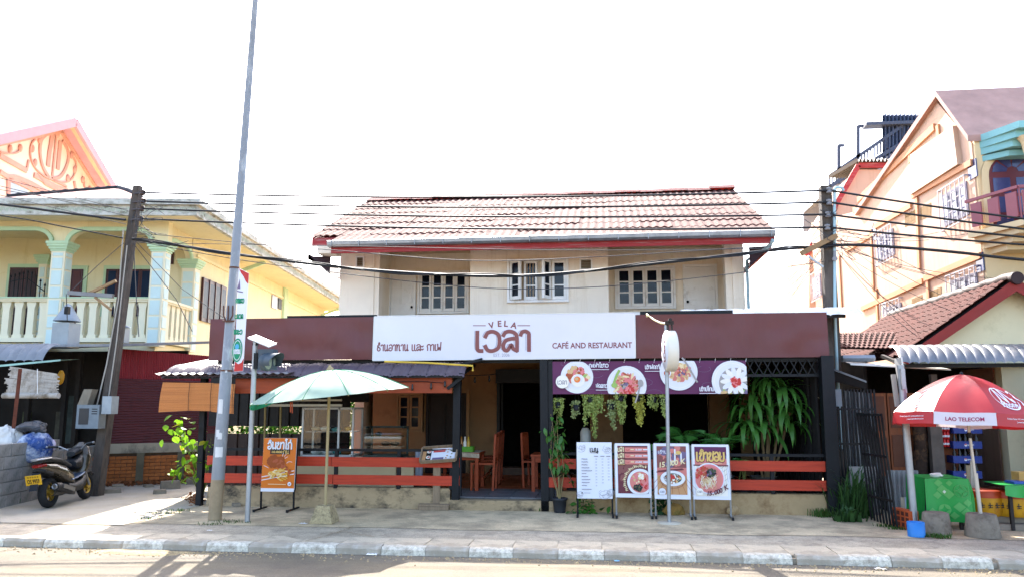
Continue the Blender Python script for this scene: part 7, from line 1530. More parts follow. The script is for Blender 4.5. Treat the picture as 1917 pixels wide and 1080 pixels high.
# yellow pails, timber beams, second table at the right edge
m_pail = mat('yellow_pail', '#b58310', .45, .12, 5, dirt='#7d4a10', dirt_amt=.4); m_lid = mat('orange_lid', '#a33c14', .5, .1)
for (px, w_, l) in ((1848,.21,'yellow pail with orange lid standing nearest the red parasol pole'),(1898,.27,'wide yellow pail with orange lid and dark characters at the right edge')):
    c = at(px, 975, -.9); z0 = .16; t = thing('pail', l, 'pail', (c.x,-.9,z0)); h_ = .34
    b = MB(); b.lathe([(w_*.9,0),(w_,.05),(w_,h_*.7)], 20); part('body', b, m_pail, t, world=False)
    b = MB(); b.lathe([(w_*1.04,h_*.68),(w_*1.04,h_*.9),(w_*.96,h_*.95),(0,h_*.96)], 20); part('lid', b, m_lid, t, world=False)
    b = MB()
    for k in range(4): x = -.6+k*.4; stroke(b, [(x*w_-.02,.0),(x*w_+.03,.0)], .012, face_y(0,-w_*math.cos(x*.9)-.008,h_*.42)); stroke(b, [(x*w_,-.03),(x*w_,.03)], .012, face_y(0,-w_*math.cos(x*.9)-.009,h_*.42)); stroke(b, [(x*w_-.02,-.03),(x*w_+.03,-.025)], .01, face_y(0,-w_*math.cos(x*.9)-.0085,h_*.42))
    part('characters', b, c_blk, t, world=False)
for k in range(2):
    a = at(1812, 985-k*12, -.95); b = MB(); b.box(a.x, a.x+1.6, -1.15+k*.12, -.72, k*.08, k*.08+.076); solo('timber_beam', b, mat('grey_plank', '#7d7264', .9, .2, 5, stretch=(.5,5,5)), ('lower','upper')[k]+' grey timber beam carrying the yellow pails', 'beam')
b = MB(); xa2 = at(1862,900,-1.0).x; zt2 = at(1890,905,-1.0).z; b.grid(lambda u, v: Vector((xa2+u*1.2, -1.25-.02*math.sin(u*20)*v, zt2-(.12+.03*math.sin(u*9))*v)), 30, 4); b.grid(lambda u, v: Vector((xa2+u*1.2, -1.25+.6*v, zt2)), 8, 4); solo('tablecloth', b, m_gc, 'green tablecloth on the stall table at the right edge above the yellow pails', 'tablecloth')
b = MB(); b.box(xa2+.02,xa2+1.2,-1.22,-.68,zt2-.04,zt2-.012); [b.beam((xa2+.1+q,-1.15,.0),(xa2+.1+q,-1.15,zt2-.04),.04) for q in (0,.95)]; solo('stall_table', b, m_dkwood, 'dark stall table under the green cloth at the right edge', 'table')
b = MB(); a = at(1895,903,-1.0); b.box(a.x,a.x+.35,-1.05,-.8,zt2+.004,zt2+.03); solo('tray', b, mat('blue_tray', '#2a4f9c', .4), 'flat blue tray on the stall table at the right edge', 'tray')
b = MB(); a = at(1908,892,-.9); b.box(a.x,a.x+.3,-.9,-.7,zt2+.034,zt2+.14); solo('cardboard_box', b, mat('cardboard', '#b58d4c', .8), 'small cardboard box on the blue tray at the right edge', 'box')
# weeds in the alley and along the walls
R_ = random.Random(33); b = MB()
for (px, py, h, n, w_) in ((1580,965,.55,60,.012),(1600,968,.75,80,.014),(1620,965,.45,60,.012),(1590,975,.2,60,.03)): tuft(b, atz(px,py,0), n, h, .09, R_, w_)
struct('tall_weeds', b, mat('alley_weed', '#2f4f22', .6, .25, 6, trans=.25), 'stuff', 'tall dark green weeds beside the right porch post')
b = MB()
for (px, py, h) in ((1530,965,.12),(1545,967,.14),(1537,966,.12),(1660,985,.05),(1680,990,.05),(1750,1005,.05),(1765,1006,.06),(1742,1004,.05),(885,947,.07),(905,949,.06),(925,951,.06),(1010,955,.06),(1495,961,.05)): tuft(b, atz(px,py,0), 60, h, .06, R_, .006)
struct('verge_grass', b, m_grass, 'stuff', 'small grass tufts at the feet of the porch walls and posts')
# ================================================================== INSIDE THE PORCH, PLANTS
# dark screens closing the porch at the sides and back
sc_ = thing('side_screen', 'added dark slatted screen blocking the bright view right of the porch', 'screen', (3.2, 2, .15))  # added to shut out bright sky and ground beyond the bay
m_scr = mat('blackened_slat', '#14110f', .9, .3, 4)  # near-black, the darkness of the right bay put into the colour
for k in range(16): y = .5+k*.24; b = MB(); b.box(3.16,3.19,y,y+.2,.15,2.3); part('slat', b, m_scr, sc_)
b = MB(); b.box(3.2,3.23,.2,4.35,0,2.72); part('backing', b, m_scr, sc_)  # solid sheet added to stop sunlight leaking between the slats
bs = thing('back_screen', 'added dark board screen behind the big drooping plant', 'screen', (3, 4.1, .15))  # added boards blocking the bright gap beside the house wall
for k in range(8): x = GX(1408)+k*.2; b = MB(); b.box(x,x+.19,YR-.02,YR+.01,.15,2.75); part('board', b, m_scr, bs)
m_shb = mat('brown_profile_sheet', '#33221b', .6, .1, 3)
fs = thing('sheet_screen', 'dark brown profiled sheet screen at the back of the left bay', 'screen', (-5.6, 2.0, .15))
def rib_sheet(xa, xb, z0, z1, Y, n):
    b = MB(); w = (xb-xa)/n
    for k in range(n):
        x = xa+k*w; b.add([(x,Y,z0),(x+w*.7,Y,z0),(x+w*.78,Y-.03,z0),(x+w*.92,Y-.03,z0),(x+w,Y,z0),(x,Y,z1),(x+w*.7,Y,z1),(x+w*.78,Y-.03,z1),(x+w*.92,Y-.03,z1),(x+w,Y,z1)], [(0,1,6,5),(1,2,7,6),(2,3,8,7),(3,4,9,8)])
    return b
xa, xb = at(385,850,2).x, at(566,850,2).x
part('lower_sheet', rib_sheet(xa, xb, .1, at(480,811,2).z, 2.0, 9), m_shb, fs); part('upper_sheet', rib_sheet(xa, at(600,760,2).x, at(480,797,2).z, 2.4, 2.04, 11), mat('black_profile_sheet', '#191513', .6), fs)
b = MB(); b.box(at(600,760,2).x, at(690,720,2).x, 2.0, 2.04, at(640,752,2).z, 2.4); b.box(at(566,850,2).x+.002, at(652,850,2).x, 2.02, 2.05, .1, 2.3); part('head_panel', b, m_dark, fs)  # dark fillers added to keep the background behind the cabinet dark
# sunlit bushes behind the house
m_bush = mat('sunlit_bush_leaf', '#2c5210', .6, .35, 4, trans=.3)
def bush(px, py, Y, rx, rz, n, label):
    c = at(px, py, Y); t = thing('bush', label, 'bush', (c.x, Y, 0)); R_ = random.Random(int(px)); b = MB()
    for k in range(n):
        q = Vector((R_.gauss(0,.5)*rx, R_.gauss(0,.5)*rx*.6, R_.gauss(0,.45)*rz)) + c; s = R_.uniform(.05,.1)
        b.M = Matrix.Translation(q) @ Euler((R_.uniform(-1.5,1.5),R_.uniform(-1,1),R_.uniform(0,6))).to_matrix().to_4x4(); b.add([(0,0,0),(s*.5,s*.5,.01),(0,s*1.6,-.02),(-s*.5,s*.5,.01)], [(0,1,2,3)])
    b.M = None; part('crown', b, m_bush, t)
    b = MB()
    for k in range(6): a = k*1.05; b.tube([(c.x+.1*math.cos(a),Y+.1*math.sin(a),0),(c.x+.4*rx*math.cos(a),Y+.3*math.sin(a),c.z)], [.03,.01], 5)
    part('stem', b, mat('green_stem', '#5b6430'), t)
bush(675, 790, 6.6, .8, 1.2, 1500, 'bright sunlit bush seen through the gap left of the cafe wall')
bush(510, 803, 5.2, 1.3, .8, 1300, 'sunlit leaves showing through the slot of the dark sheet screen')
# counter
ct = thing('counter', 'cream panelled service counter behind the left red rails', 'counter', (at(660,900,.7).x, .9, .15))
m_cp = mat('cream_counter_board', '#cdb890', .6, .08, 1.5); zc = at(660,857,.7).z
for (p0, p1) in ((548,626),(629,741),(746,774)): b = MB(); b.box(at(p0,880,.7).x, at(p1,880,.7).x, .7, .73, .17, zc-.02); part('counter_panel', b, m_cp, ct)
b = MB(); b.box(at(545,880,.7).x, at(778,880,.7).x, .66, 1.3, zc-.02, zc+.01); part('counter_top', b, mat('grey_counter_top', '#7c756a', .4), ct)
b = MB(); a = at(777,880,.75); c = at(791,880,.75); b.grid(lambda u, v: Vector((a.x+(c.x-a.x)*u, .75-.03*math.sin(u*6), .3+.55*v)), 8, 4); solo('cloth', b, mat('pale_blue_cloth', '#8d919c', .8), 'pale grey cloth hanging at the right end of the counter', 'cloth')
m_gl = glass()
def cabinet(name, label, p0, q0, p1, q1, Y, depth, shelves, curved, food):
    A, C = at(p0, q1, Y), at(p1, q0, Y); t = thing(name, label, 'display case', ((A.x+C.x)/2, Y, zc+.01)); z0 = zc+.012; z1 = C.z; f = .032
    b = MB()
    for x in (A.x, C.x): 
        b.beam((x,Y+depth,z0),(x,Y+depth,z1),f)
        if not curved: b.beam((x,Y,z0),(x,Y,z1),f)
    for z in (z0+f/2, z1-f/2):
        b.beam((A.x,Y+depth,z),(C.x,Y+depth,z),f)
        if not curved or z < z0+.1: b.beam((A.x,Y,z),(C.x,Y,z),f)
        for x in (A.x,C.x): b.beam((x,Y+(.12 if curved and z > z0+.1 else 0),z),(x,Y+depth,z),f)
    if not curved: xm = A.x+(C.x-A.x)*.72; b.beam((xm,Y,z0),(xm,Y,z1),f)
    part('frame', b, mat('satin_aluminium', '#b5b5b2', .45, .05, metal=.1) if not curved else mat('dark_green_metal','#2a3a34',.4), t)
    b = MB()
    if curved:
        b.grid(lambda u, v: Vector((A.x+(C.x-A.x)*u, Y + .12*(1-math.sqrt(max(0,1-max(0,(v-.6)/.4)**2))) , z0+(z1-z0)*v)), 2, 14)
    else: b.quad((A.x,Y-.004,z0),(C.x,Y-.004,z0),(C.x,Y-.004,z1),(A.x,Y-.004,z1))
    part('front_pane', b, m_gl, t)
    for x in (A.x, C.x): b = MB(); b.quad((x,Y+.02,z0),(x,Y+depth,z0),(x,Y+depth,z1),(x,Y+.02+(.1 if curved else 0),z1)); part('side_pane', b, m_gl, t)
    b = MB(); b.box(A.x+.01,C.x-.01,Y+.01,Y+depth-.01,z0-.01,z0+.012); part('tray', b, mat('teal_tray', '#2d6a66', .4), t)
    for k in range(1, shelves+1): z = z0+(z1-z0)*k/(shelves+1); b = MB(); b.box(A.x+.02,C.x-.02,Y+.06+.03*k*curved,Y+depth-.02,z-.005,z+.005); part('shelf', b, m_gl if curved else mat('steel_shelf','#8b8e8c',.4,metal=.4), t)
    for (fx_, fz, r, hx) in food: c = Vector((A.x+(C.x-A.x)*fx_, Y+depth*.45, z0+(z1-z0)*fz)); b = MB(); b.lathe([(r*.7,0),(r,.03),(r,.05),(r*.9,.055),(0,.06+r*.2)], 14, c, smooth=True); part('dish', b, mat('dish_'+hx[1:], hx, .5, .15, 10), t)
    return t
cabinet('glass_cabinet', 'tall aluminium framed glass food cabinet on the counter', 565, 762, 662, 850, .85, .5, 1, False, ((.18,.52,.09,'#b8a888'),(.36,.52,.09,'#c9c3b4'),(.58,.5,.08,'#5aa0a0'),(.82,.52,.06,'#c99a2a'),(.2,.03,.1,'#d3d0ca'),(.42,.03,.1,'#d6d4d0'),(.8,.03,.1,'#8a5a34'),(.62,.03,.08,'#3fa0a0')))
cabinet('glass_cabinet', 'low curved-glass pastry case right of the tall glass cabinet', 681, 798, 751, 848, .85, .45, 2, True, ((.5,.36,.08,'#3a2c22'),(.75,.36,.08,'#4a3a2a'),(.3,.68,.06,'#3a3a34')))
b = MB(); a, c = at(486,749,.6), at(640,748,.6); b.tube([a, c], .018, 8); b.box(a.x,c.x,.6,.64,a.z-.1,a.z-.06); solo('tube_light', b, mat('dull_white_tube', '#b5b0a0', .5), 'unlit white tube light fixed above the glass cabinet', 'lamp')
for px in (497, 526): 
    b = MB(); b.beam(at(px,755,1.2), at(px-2,830,1.2), .03); solo('timber_strut', b, mat('tan_strut', '#8a7a50', .7), ('left' if px < 500 else 'right')+' thin tan strut standing before the dark sheet screen', 'strut')
# wooden menu stand
ml = thing('menu_stand', 'weathered wooden menu stand with tilted picture tray on a pallet foot', 'menu stand', tuple(atz(815,955,0)))
m_gw = mat('weathered_grey_wood', '#85725c', .9, .2, 5, stretch=(5,5,.6), bump=.3, bscale=20); c = atz(815,952,0); Yl = c.y
a, e = at(783,957,Yl-.12), at(840,957,Yl-.12)
for k in range(3): b = MB(); b.box(a.x, e.x, Yl-.14+k*.13, Yl-.03+k*.13, .055, .085); part('pallet_board', b, m_gw, ml)
b = MB(); b.box(a.x, e.x, Yl-.15, Yl-.12, .0, .05); part('pallet_board', b, m_gw, ml)
b = MB(); x0, x1 = at(811,900,Yl).x, at(824,900,Yl).x; b.box(x0, x1, Yl-.02, Yl+.06, .085, at(818,855,Yl).z); part('post', b, m_gw, ml)
T = Matrix.Translation((at(821,846,Yl-.1).x, Yl-.06, at(821,850,Yl-.1).z)) @ Matrix.Rotation(RAD(-4),4,'Y') @ Matrix.Rotation(RAD(38),4,'X'); W_, H_ = .27, .15
b = MB(); b.M = T; b.box(-W_,W_,-H_,H_,-.02,.0); tray = part('tray', b, m_gw, ml)
b = MB(); b.M = T
for q in ((-W_,W_,-H_-.02,-H_),(-W_,W_,H_,H_+.02),(-W_-.02,-W_,-H_,H_),(W_,W_+.02,-H_,H_)): b.box(*q,-.02,.035)
part('tray_rim', b, m_gw, ml)
P = Pic(T @ Matrix.Translation((0,0,.002))); P.rect(-W_+.01,W_-.01,-H_+.01,H_-.01,'tan_wood'); P.rect(-W_*.45,W_*.95,-H_*.9,H_*.9,'white'); P.rect(-W_*.75,-W_*.45,-H_*.9,H_*.9,'black'); P.rect(-W_*.35,W_*.35,H_*.3,H_*.75,'red_garnish'); P.rect(-W_*.35,W_*.3,-H_*.85,-H_*.5,'lavender'); P.line([(-W_*.3,H_*.52),(W_*.3,H_*.52)],.012,'pink',False)
for (x, y) in ((-.6,.45),(-.6,-.4)): P.ell(W_*x,H_*y,.035,.035,'egg_white'); P.scatter(W_*x,H_*y,.025,.02,8,.01,['meat','salmon'],3)
for (x, y) in ((.5,.6),(.7,.4),(.5,.2),(.75,-.1),(.5,-.35),(.72,-.6),(.45,-.7)): P.ell(W_*x,H_*y,.022,.018,'egg_white'); P.ell(W_*x,H_*y,.014,.011,'herb' if x > .6 else 'meat')
P.done('menu_print', tray)
# dining tables and chairs
def dtable(label, px, py, Y, w, d, h=.74):
    c = at(px, py, Y); t = thing('dining_table', label, 'table', (c.x, Y, .17)); z = .17+h
    b = MB(); b.box(c.x-w/2,c.x+w/2,Y-d/2,Y+d/2,z-.035,z); part('tabletop', b, m_wood, t)
    b = MB(); b.box(c.x-w/2+.05,c.x+w/2-.05,Y-d/2+.04,Y+d/2-.04,z-.12,z-.036); part('apron', b, m_wood, t)
    for sx in (-1,1):
        for sy in (-1,1): b = MB(); b.beam((c.x+sx*(w/2-.04),Y+sy*(d/2-.04),.172),(c.x+sx*(w/2-.04),Y+sy*(d/2-.04),z-.036),.055); part('leg', b, m_wood, t)
    return c.x, z
tx_, tz_ = dtable('orange wooden dining table behind the left gate post', 862, 880, 1.3, .75, .7, .62)
tx2, tz2 = dtable('orange wooden dining table right of the entrance', 1030, 880, 1.3, .6, .7, .6)
def dchair(name_label, x, y, rz):
    t = thing('dining_chair', name_label, 'chair', (x, y, .172), rz, 'slat-back wooden dining chairs')
    def pp(n, b): return part(n, b, m_wood, t, world=False)
    b = MB(); b.box(-.2,.2,-.2,.2,.42,.45); pp('seat', b)
    for sx in (-1,1): b = MB(); b.beam((sx*.18,-.18,0),(sx*.18,-.18,.42),.035); pp('leg', b); b = MB(); b.beam((sx*.18,.18,0),(sx*.18,.22,.92),.035); pp('leg', b)
    for z in (.9, .5): b = MB(); b.box(-.17,.17,.185+.02*(z > .6),.21+.02*(z > .6),z-.03,z+.03); pp('back_rail', b)
    for k in range(4): b = MB(); x_ = -.12+k*.08; b.box(x_-.02,x_+.02,.195,.215,.53,.87); pp('back_slat', b)
    b = MB(); b.beam((-.18,0,.2),(.18,0,.2),.025); pp('stretcher', b)
    return t
c = at(905,880,1.15); dchair('wooden dining chair nearest the entrance at the left table', c.x, 1.2, RAD(-90))
c = at(912,880,1.9); dchair('second wooden dining chair behind the left table', c.x+.0, 1.95, RAD(-90)); c = at(918,880,2.7); dchair('third wooden dining chair deep in the left aisle', c.x, 2.75, RAD(-90))
c = at(1003,880,1.6); dchair('wooden dining chair at the table right of the entrance', c.x, 1.75, RAD(80))
ck = MB(); ck.box(tx_+.0,tx_+.37,1.0,1.6,tz_+.003,tz_+.008); ck.grid(lambda u, v: Vector((tx_+.38*u, .945-.004, tz_+.008-.07*v-.02*u)), 6, 2); solo('checked_cloth', ck, mat('checked_cloth', '#a89880', .8, .3, 25), 'checked cloth laid on the left dining table', 'tablecloth')
b = MB(); cx_ = tx_+.1; b.box(cx_-.16,cx_+.16,1.0,1.2,tz_+.01,tz_+.015); [b.box(*q,tz_+.015,tz_+.1) for q in ((cx_-.16,cx_+.16,1.0,1.012),(cx_-.16,cx_+.16,1.188,1.2),(cx_-.16,cx_-.148,1.012,1.188),(cx_+.148,cx_+.16,1.012,1.188))]; solo('basket', b, mat('lime_basket', '#4f8a1c', .5, .2, 20), 'lime green condiment basket on the left dining table', 'basket')
for k, (hx, lab) in enumerate((('#8a5a14','amber sauce bottle, leftmost in the green basket'),('#c9c4b8','pale sauce bottle in the middle of the green basket'),('#b08a1c','yellow capped sauce bottle, rightmost in the green basket'))):
    b = MB(); b.lathe([(.028,0),(.03,.02),(.03,.14),(.013,.19),(.013,.24),(0,.245)], 10, (cx_-.05+k*.06,1.1,tz_+.018)); solo('sauce_bottle', b, mat('sauce_'+hx[1:], hx, .25), lab, 'bottle')
# ---- plants
m_hang = mat('pale_trailing_leaf', '#a9b868', .6, .2, 10, trans=.35); m_hang2 = mat('olive_trailing_leaf', '#9aa56c', .6, .2, 10, trans=.3); m_dleaf = mat('deep_green_leaf', '#44732c', .4, .18, 5, trans=.25, rand=.2)
def strand_mb(L, R_, w=.04, dens=120):
    b = MB()
    for k in range(int(dens*L/.4)):
        z = -L*R_.random()**1.05; rr = w*(1-.35*(-z/L)); p = Vector((R_.gauss(0,rr*.5), R_.gauss(0,rr*.5), z)); s = R_.uniform(.011,.019)
        b.M = Matrix.Translation(p) @ Euler((R_.uniform(-1.5,1.5),R_.uniform(-1.5,1.5),R_.uniform(0,6))).to_matrix().to_4x4()
        b.add([(0,0,0),(s,s*.9,.003),(0,s*1.8,0),(-s,s*.9,.003)], [(0,1,2,3)])
    b.M = None; b.tube([(0,0,.02),(.004,0,-L*.5),(0,0,-L)], .003, 4); return b
RH = random.Random(5)
def hanging(label, px, ptop, widths, mt, Y=.06):
    c = at(px, ptop, Y); t = thing('hanging_plant', label, 'hanging plant', tuple(c), 0, 'trailing plants hung under the food banner')
    b = MB(); b.lathe([(.05,-.09),(.07,0),(.06,.0),(.045,-.06),(0,-.07)], 12); part('pot', b, m_black, t, world=False)
    b = MB(); [b.tube([(.06*math.cos(a),.06*math.sin(a),0),(0,0,.25)], .003, 4) for a in (0,2.1,4.2)]; part('hanger', b, m_black, t, world=False)
    for (dx, pl) in widths:
        L = abs(at(px, ptop, Y).z - at(px, ptop+pl, Y).z); s_ = part('strand', strand_mb(L, RH), mt, t, world=False); s_.location = (dx*.0066, RH.uniform(-.06,.03), .05)
hanging('pale trailing plant hanging beside the dark entrance post', 1045, 752, ((-8,28),(-5,22),(6,30),(9,25),(4,48),(0,12)), m_hang)
hanging('small greyish trailing plant second from the entrance post', 1079, 757, ((-6,32),(-3,20),(3,24),(-8,28)), m_hang2)
hanging('broadest pale green trailing plant with one very long strand', 1105, 742, ((-14,30),(-10,40),(-6,30),(-2,42),(2,36),(6,50),(8,80),(10,84),(14,40),(18,30),(-12,60),(22,26),(26,36)), m_hang)
hanging('thin olive trailing plant with a slanting strand under the banner centre', 1143, 755, ((-4,28),(0,36),(3,48),(6,56),(8,30)), m_hang2)
hanging('full pale green trailing plant right of the thin olive one', 1161, 740, ((-8,25),(-4,46),(0,60),(4,58),(7,48),(9,30)), m_hang)
hanging('yellow green trailing plant hanging third from the right', 1194, 740, ((-8,25),(-5,30),(0,58),(3,62),(6,62),(9,45),(10,20)), mat('yellow_trailing_leaf', '#c4c25c', .6, .2, 10, trans=.35))
hanging('short pale trailing plant second from the right under the banner', 1222, 742, ((-7,22),(-3,26),(2,28),(5,32),(8,24)), m_hang)
hanging('short trailing plant partly behind the round sign pole', 1241, 744, ((-5,18),(-1,28),(2,44),(5,22)), m_hang)
# big dracaena with drooping strap leaves
dr = thing('dracaena', 'large dracaena with long drooping glossy leaves behind the right rails', 'plant', tuple(at(1440,930,.75))[:2] + (.17,))
D0 = Vector(dr.location)
def strap_mesh(L, w, droop):
    b = MB()
    def fn(u, v):
        x = (u-.5)*2; hw = w/2*math.sin(math.pi*min(1, .12+.88*v)**.8)*(1.0 if v < .98 else .2); a = v*droop
        return Vector((x*hw, L*(math.sin(a)/droop if droop else v), L*(1-math.cos(a))/droop*-1 + abs(x)*hw*.25))
    b.grid(fn, 2, 9); return b
RD = random.Random(8); strap = [strap_mesh(.72,.1,d_) for d_ in (1.9,2.4,2.8)]
sm = [part('leaf', s_, m_dleaf, dr, world=False) for s_ in strap]
heads = [(1440,712),(1420,735),(1465,728),(1400,765),(1440,760),(1480,765),(1430,800),(1470,795),(1395,800)]
n = 0
for hi, (px, py) in enumerate(heads):
    c = at(px, py, .75+.12*math.sin(hi*2.1)) - D0
    for k in range(22):
        o = sm[n] if n < 3 else inst(sm[n % 3], dr)
        o.location = c + Vector((RD.gauss(0,.03), RD.gauss(0,.03), RD.gauss(0,.05))); o.rotation_euler = (RD.uniform(.3,1.1), 0, k*2.4+RD.uniform(-.3,.3)); s = RD.uniform(.7,1.1); o.scale = (s*RD.uniform(.8,1.2), s, s); n += 1
b = MB()
for (px, py) in heads[:6]: c = at(px, py, .75); b.tube([(D0.x+RD.uniform(-.1,.1),.75,.2),(c.x,.75,c.z)], .022, 6)
part('cane', b, mat('tan_cane', '#6d5a3c', .8, .15, 8), dr)
for (px, l) in ((1355,'grey plant pot behind the right rails left of the big dracaena'),(1435,'grey plant pot holding the big dracaena')):
    c = at(px, 925, .55); b = MB(); b.lathe([(.14,0),(.2,.3),(.215,.31),(.19,.31),(.16,.26),(0,.26)], 16, (c.x,.75,.17)); solo('plant_pot', b, mat('grey_pot', '#5a5650', .8, .15, 6), l, 'pot')
# palms
def frond_mesh(L, R_):
    b = MB(); P_ = []
    for k in range(13): t = k/12; P_.append(Vector((0, L*t*(1-.25*t), L*(.55*t-.75*t*t))))
    b.tube(P_, [.007*(1-k/14)+.001 for k in range(13)], 5)
    for k in range(1, 12):
        for j in (0,.5):
            t = (k+j)/12; i = min(int(t*12),11); p = P_[i].lerp(P_[i+1], t*12-i); l = L*.42*math.sin(math.pi*min(1,.15+.8*t))
            for s in (-1,1): q = p+Vector((s*l*.85, l*.45, -l*.25)); b.add([p+Vector((0,-.007,0)), p+Vector((0,.009,0)), (p+q)/2+Vector((0,.009,.012)), q, (p+q)/2+Vector((0,-.005,.012))], [(0,1,2,3,4)])
    return b
m_palm = mat('palm_green', '#3f7a2e', .5, .2, 6, trans=.3); RP = random.Random(2); fm_ = _mesh('frond', frond_mesh(.55, RP), [m_palm])
def palm(label, px, py, Y, n, sc0, zb=.2):
    c = at(px, py, Y); t = thing('palm', label, 'palm', (c.x, Y, .17))
    for k in range(n): inst(fm_, t, (RP.gauss(0,.03), RP.gauss(0,.03), c.z-.17), (RP.uniform(.0,.7), 0, k*2.4+RP.uniform(-.4,.4)), sc0*RP.uniform(.7,1.15), 'frond')
    b = MB(); [b.tube([(RP.gauss(0,.04),RP.gauss(0,.04),0),(RP.gauss(0,.02),RP.gauss(0,.02),c.z-.17)], .014, 5) for _ in range(3)]; part('stem', b, mat('green_stem', '#5b6430'), t, world=False)
    b = MB(); b.lathe([(.1,0),(.14,.2),(.12,.2),(0,.17)], 12); part('pot', b, m_black, t, world=False)
palm('feathery palm behind the posters left of the round sign pole', 1225, 845, .6, 11, .8); palm('feathery palm fanning out right of the round sign pole', 1275, 825, .8, 13, 1.0); palm('palm with drooping fronds between the posters and the big dracaena', 1350, 835, .5, 12, .95); palm('low palm drooping over the red rails by the rightmost poster', 1388, 870, .25, 8, .6)
# potted climber by the entrance post
pc = thing('potted_climber', 'climbing plant in a black pot beside the entrance post', 'potted plant', tuple(atz(1048,958,0)))
c0 = Vector(pc.location)
b = MB(); b.lathe([(.085,0),(.105,.17),(.12,.18),(.12,.21),(.1,.21),(.09,.18),(0,.17)], 18); part('pot', b, mat('black_pot', '#23262b', .5, .12, 6), pc, world=False)
b = MB(); RC = random.Random(3); tips = []
for k in range(9): e = Vector((RC.gauss(0,.09), RC.uniform(-.05,.2), RC.uniform(.6,1.5))); tips.append(e); b.tube([(0,0,.15), e*.5+Vector((RC.gauss(0,.05),0,0)), e], [.008,.006,.003], 5)
part('stem', b, mat('tan_stem', '#8a7a52', .8), pc, world=False)
lm = part('leaf', leaf_mesh(.13,.06,.35), m_dleaf, pc, world=False); first = True
for k in range(120):
    e = tips[k % 9]; z = e.z*RC.uniform(.55,1.0); o = lm if first else inst(lm, pc); first = False
    o.location = (e.x*z/e.z+RC.gauss(0,.07), e.y*z/e.z+RC.gauss(0,.05), z); o.rotation_euler = (RC.uniform(-1.2,.3), RC.uniform(-.5,.5), RC.uniform(0,6.28)); o.scale = (RC.uniform(.6,1.2),)*3
dk = part('leaf', leaf_mesh(.22,.035,.5), mat('bronze_leaf', '#4a3a2c', .5, .25, 6), pc, world=False)
for k in range(16): o = dk if k == 0 else inst(dk, pc); o.location = (.12+RC.gauss(0,.03), .1, .55+RC.uniform(-.05,.1)); o.rotation_euler = (RC.uniform(-.2,.8),0,k*2.4)
# low plants behind the boards
def lowplant(label, px, py, Y, n, sp, hx, l=.11, w=.09):
    c = atz(px, py, 0); t = thing('low_plant', label, 'plant', (c.x, Y, 0)); lm = part('leaf', leaf_mesh(l,w,.3), mat('low_leaf'+hx[1:], hx, .5, .2, 6, trans=.2, rand=.25), t, world=False); R_ = random.Random(px)
    for k in range(n): o = lm if k == 0 else inst(lm, t); o.location = (R_.gauss(0,sp), R_.gauss(0,.05)-.02, abs(R_.gauss(.12,.09))); o.rotation_euler = (R_.uniform(-1.2,.3),R_.uniform(-.4,.4),R_.uniform(0,6.28)); o.scale = (R_.uniform(.5,1.1),)*3
lowplant('heart-leaved green plant on the ground under the white menu list', 1098, 955, -.16, 46, .1, '#3c6a22')
lowplant('dark green plant under the soup bowl poster', 1235, 955, -.12, 40, .09, '#22421c'); 
b = heap(at(1262,945,-.15).x, -.15, .05, .16,.1,.1,12,.25); solo('rock', b, mat('mossy_ochre_rock', '#8a6a34', .95, .25, 8, dirt='#3f5226', dirt_amt=.4, dirt_scale=6), 'mossy ochre rock lying under the soup bowl poster', 'rock')
b = heap(at(1373,950,-.1).x, -.08, .05, .09,.06,.07,15,.3); solo('rock', b, m_old2, 'small brown earth lump at the wall foot under the rightmost poster', 'rock')
# white water dispenser inside
c = at(1096,830,1.6); b = MB(); b.box(c.x-.09,c.x+.09,1.55,1.75,.17,c.z-.05); b.lathe([(.08,0),(.09,.05),(.09,.25),(.05,.32)], 12, (c.x,1.65,c.z-.05)); solo('water_dispenser', b, mat('off_white_plastic', '#b5b5ae', .4), 'white water dispenser standing inside behind the menu list', 'dispenser')
# ================================================================== RIGHT UTILITY POLE AND OVERHEAD LINES
YQ = .95; q0, q1 = at(1549,600,YQ), at(1544,350,YQ)
rp_ = thing('utility_pole', 'upright concrete utility pole with pale blue conduit right of the cafe roof', 'utility pole', (q0.x, YQ, 0))
b = MB(); tbeam(b, Vector((q0.x+.02,YQ,0)), Vector((q1.x,YQ,q1.z)), .22, .17); part('shaft', b, m_up, rp_)
m_pvc = MATS['pale_blue_pvc']
b = MB(); pb_ = at(1563,600,YQ-.1).x; px_ = at(1562,352,YQ-.1).x; zt_ = at(1560,352,YQ-.1).z; b.tube([(pb_-.03,YQ-.1,.9),(pb_,YQ-.1,2.9),(px_,YQ-.1,zt_-.03),(px_+.02,YQ-.1,zt_),(px_+.12,YQ-.1,zt_),(px_+.14,YQ-.1,zt_-.06)], .026, 8); part('conduit', b, m_pvc, rp_)
RY = []
for (px, py) in ((1552,357),(1552,379),(1550,402),(1549,426)):
    c = at(px, py, YQ-.12); b = MB(); b.lathe([(.02,-.05),(.045,-.04),(.045,-.015),(.022,0),(.045,.015),(.045,.04),(.02,.05)], 10, c); b.beam(c+Vector((0,.1,0)), c, .02); part('insulator', b, mat('grey_insulator', '#7c7c80', .35), rp_); RY.append(c)
b = MB(); b.beam(at(1500,475,YQ-.15), at(1566,442,YQ-.15), .1, .08); part('crossarm', b, mat('weathered_timber', '#8a7050'), rp_)
b = MB(); b.beam(at(1513,480,YQ-.13), at(1541,500,YQ-.1), .03); part('brace', b, m_galv, rp_)
b = MB(); c = at(1562,470,YQ-.16); b.tube([c, c+Vector((0,0,-.1))], .02, 8); b.M = Matrix.Translation(c+Vector((0,0,-.13))) @ Matrix.Rotation(RAD(90),4,'X'); b.lathe([(.04,-.02),(.04,.02)], 12); b.M = None; part('pulley', b, mat('grey_insulator', '#7c7c80'), rp_)
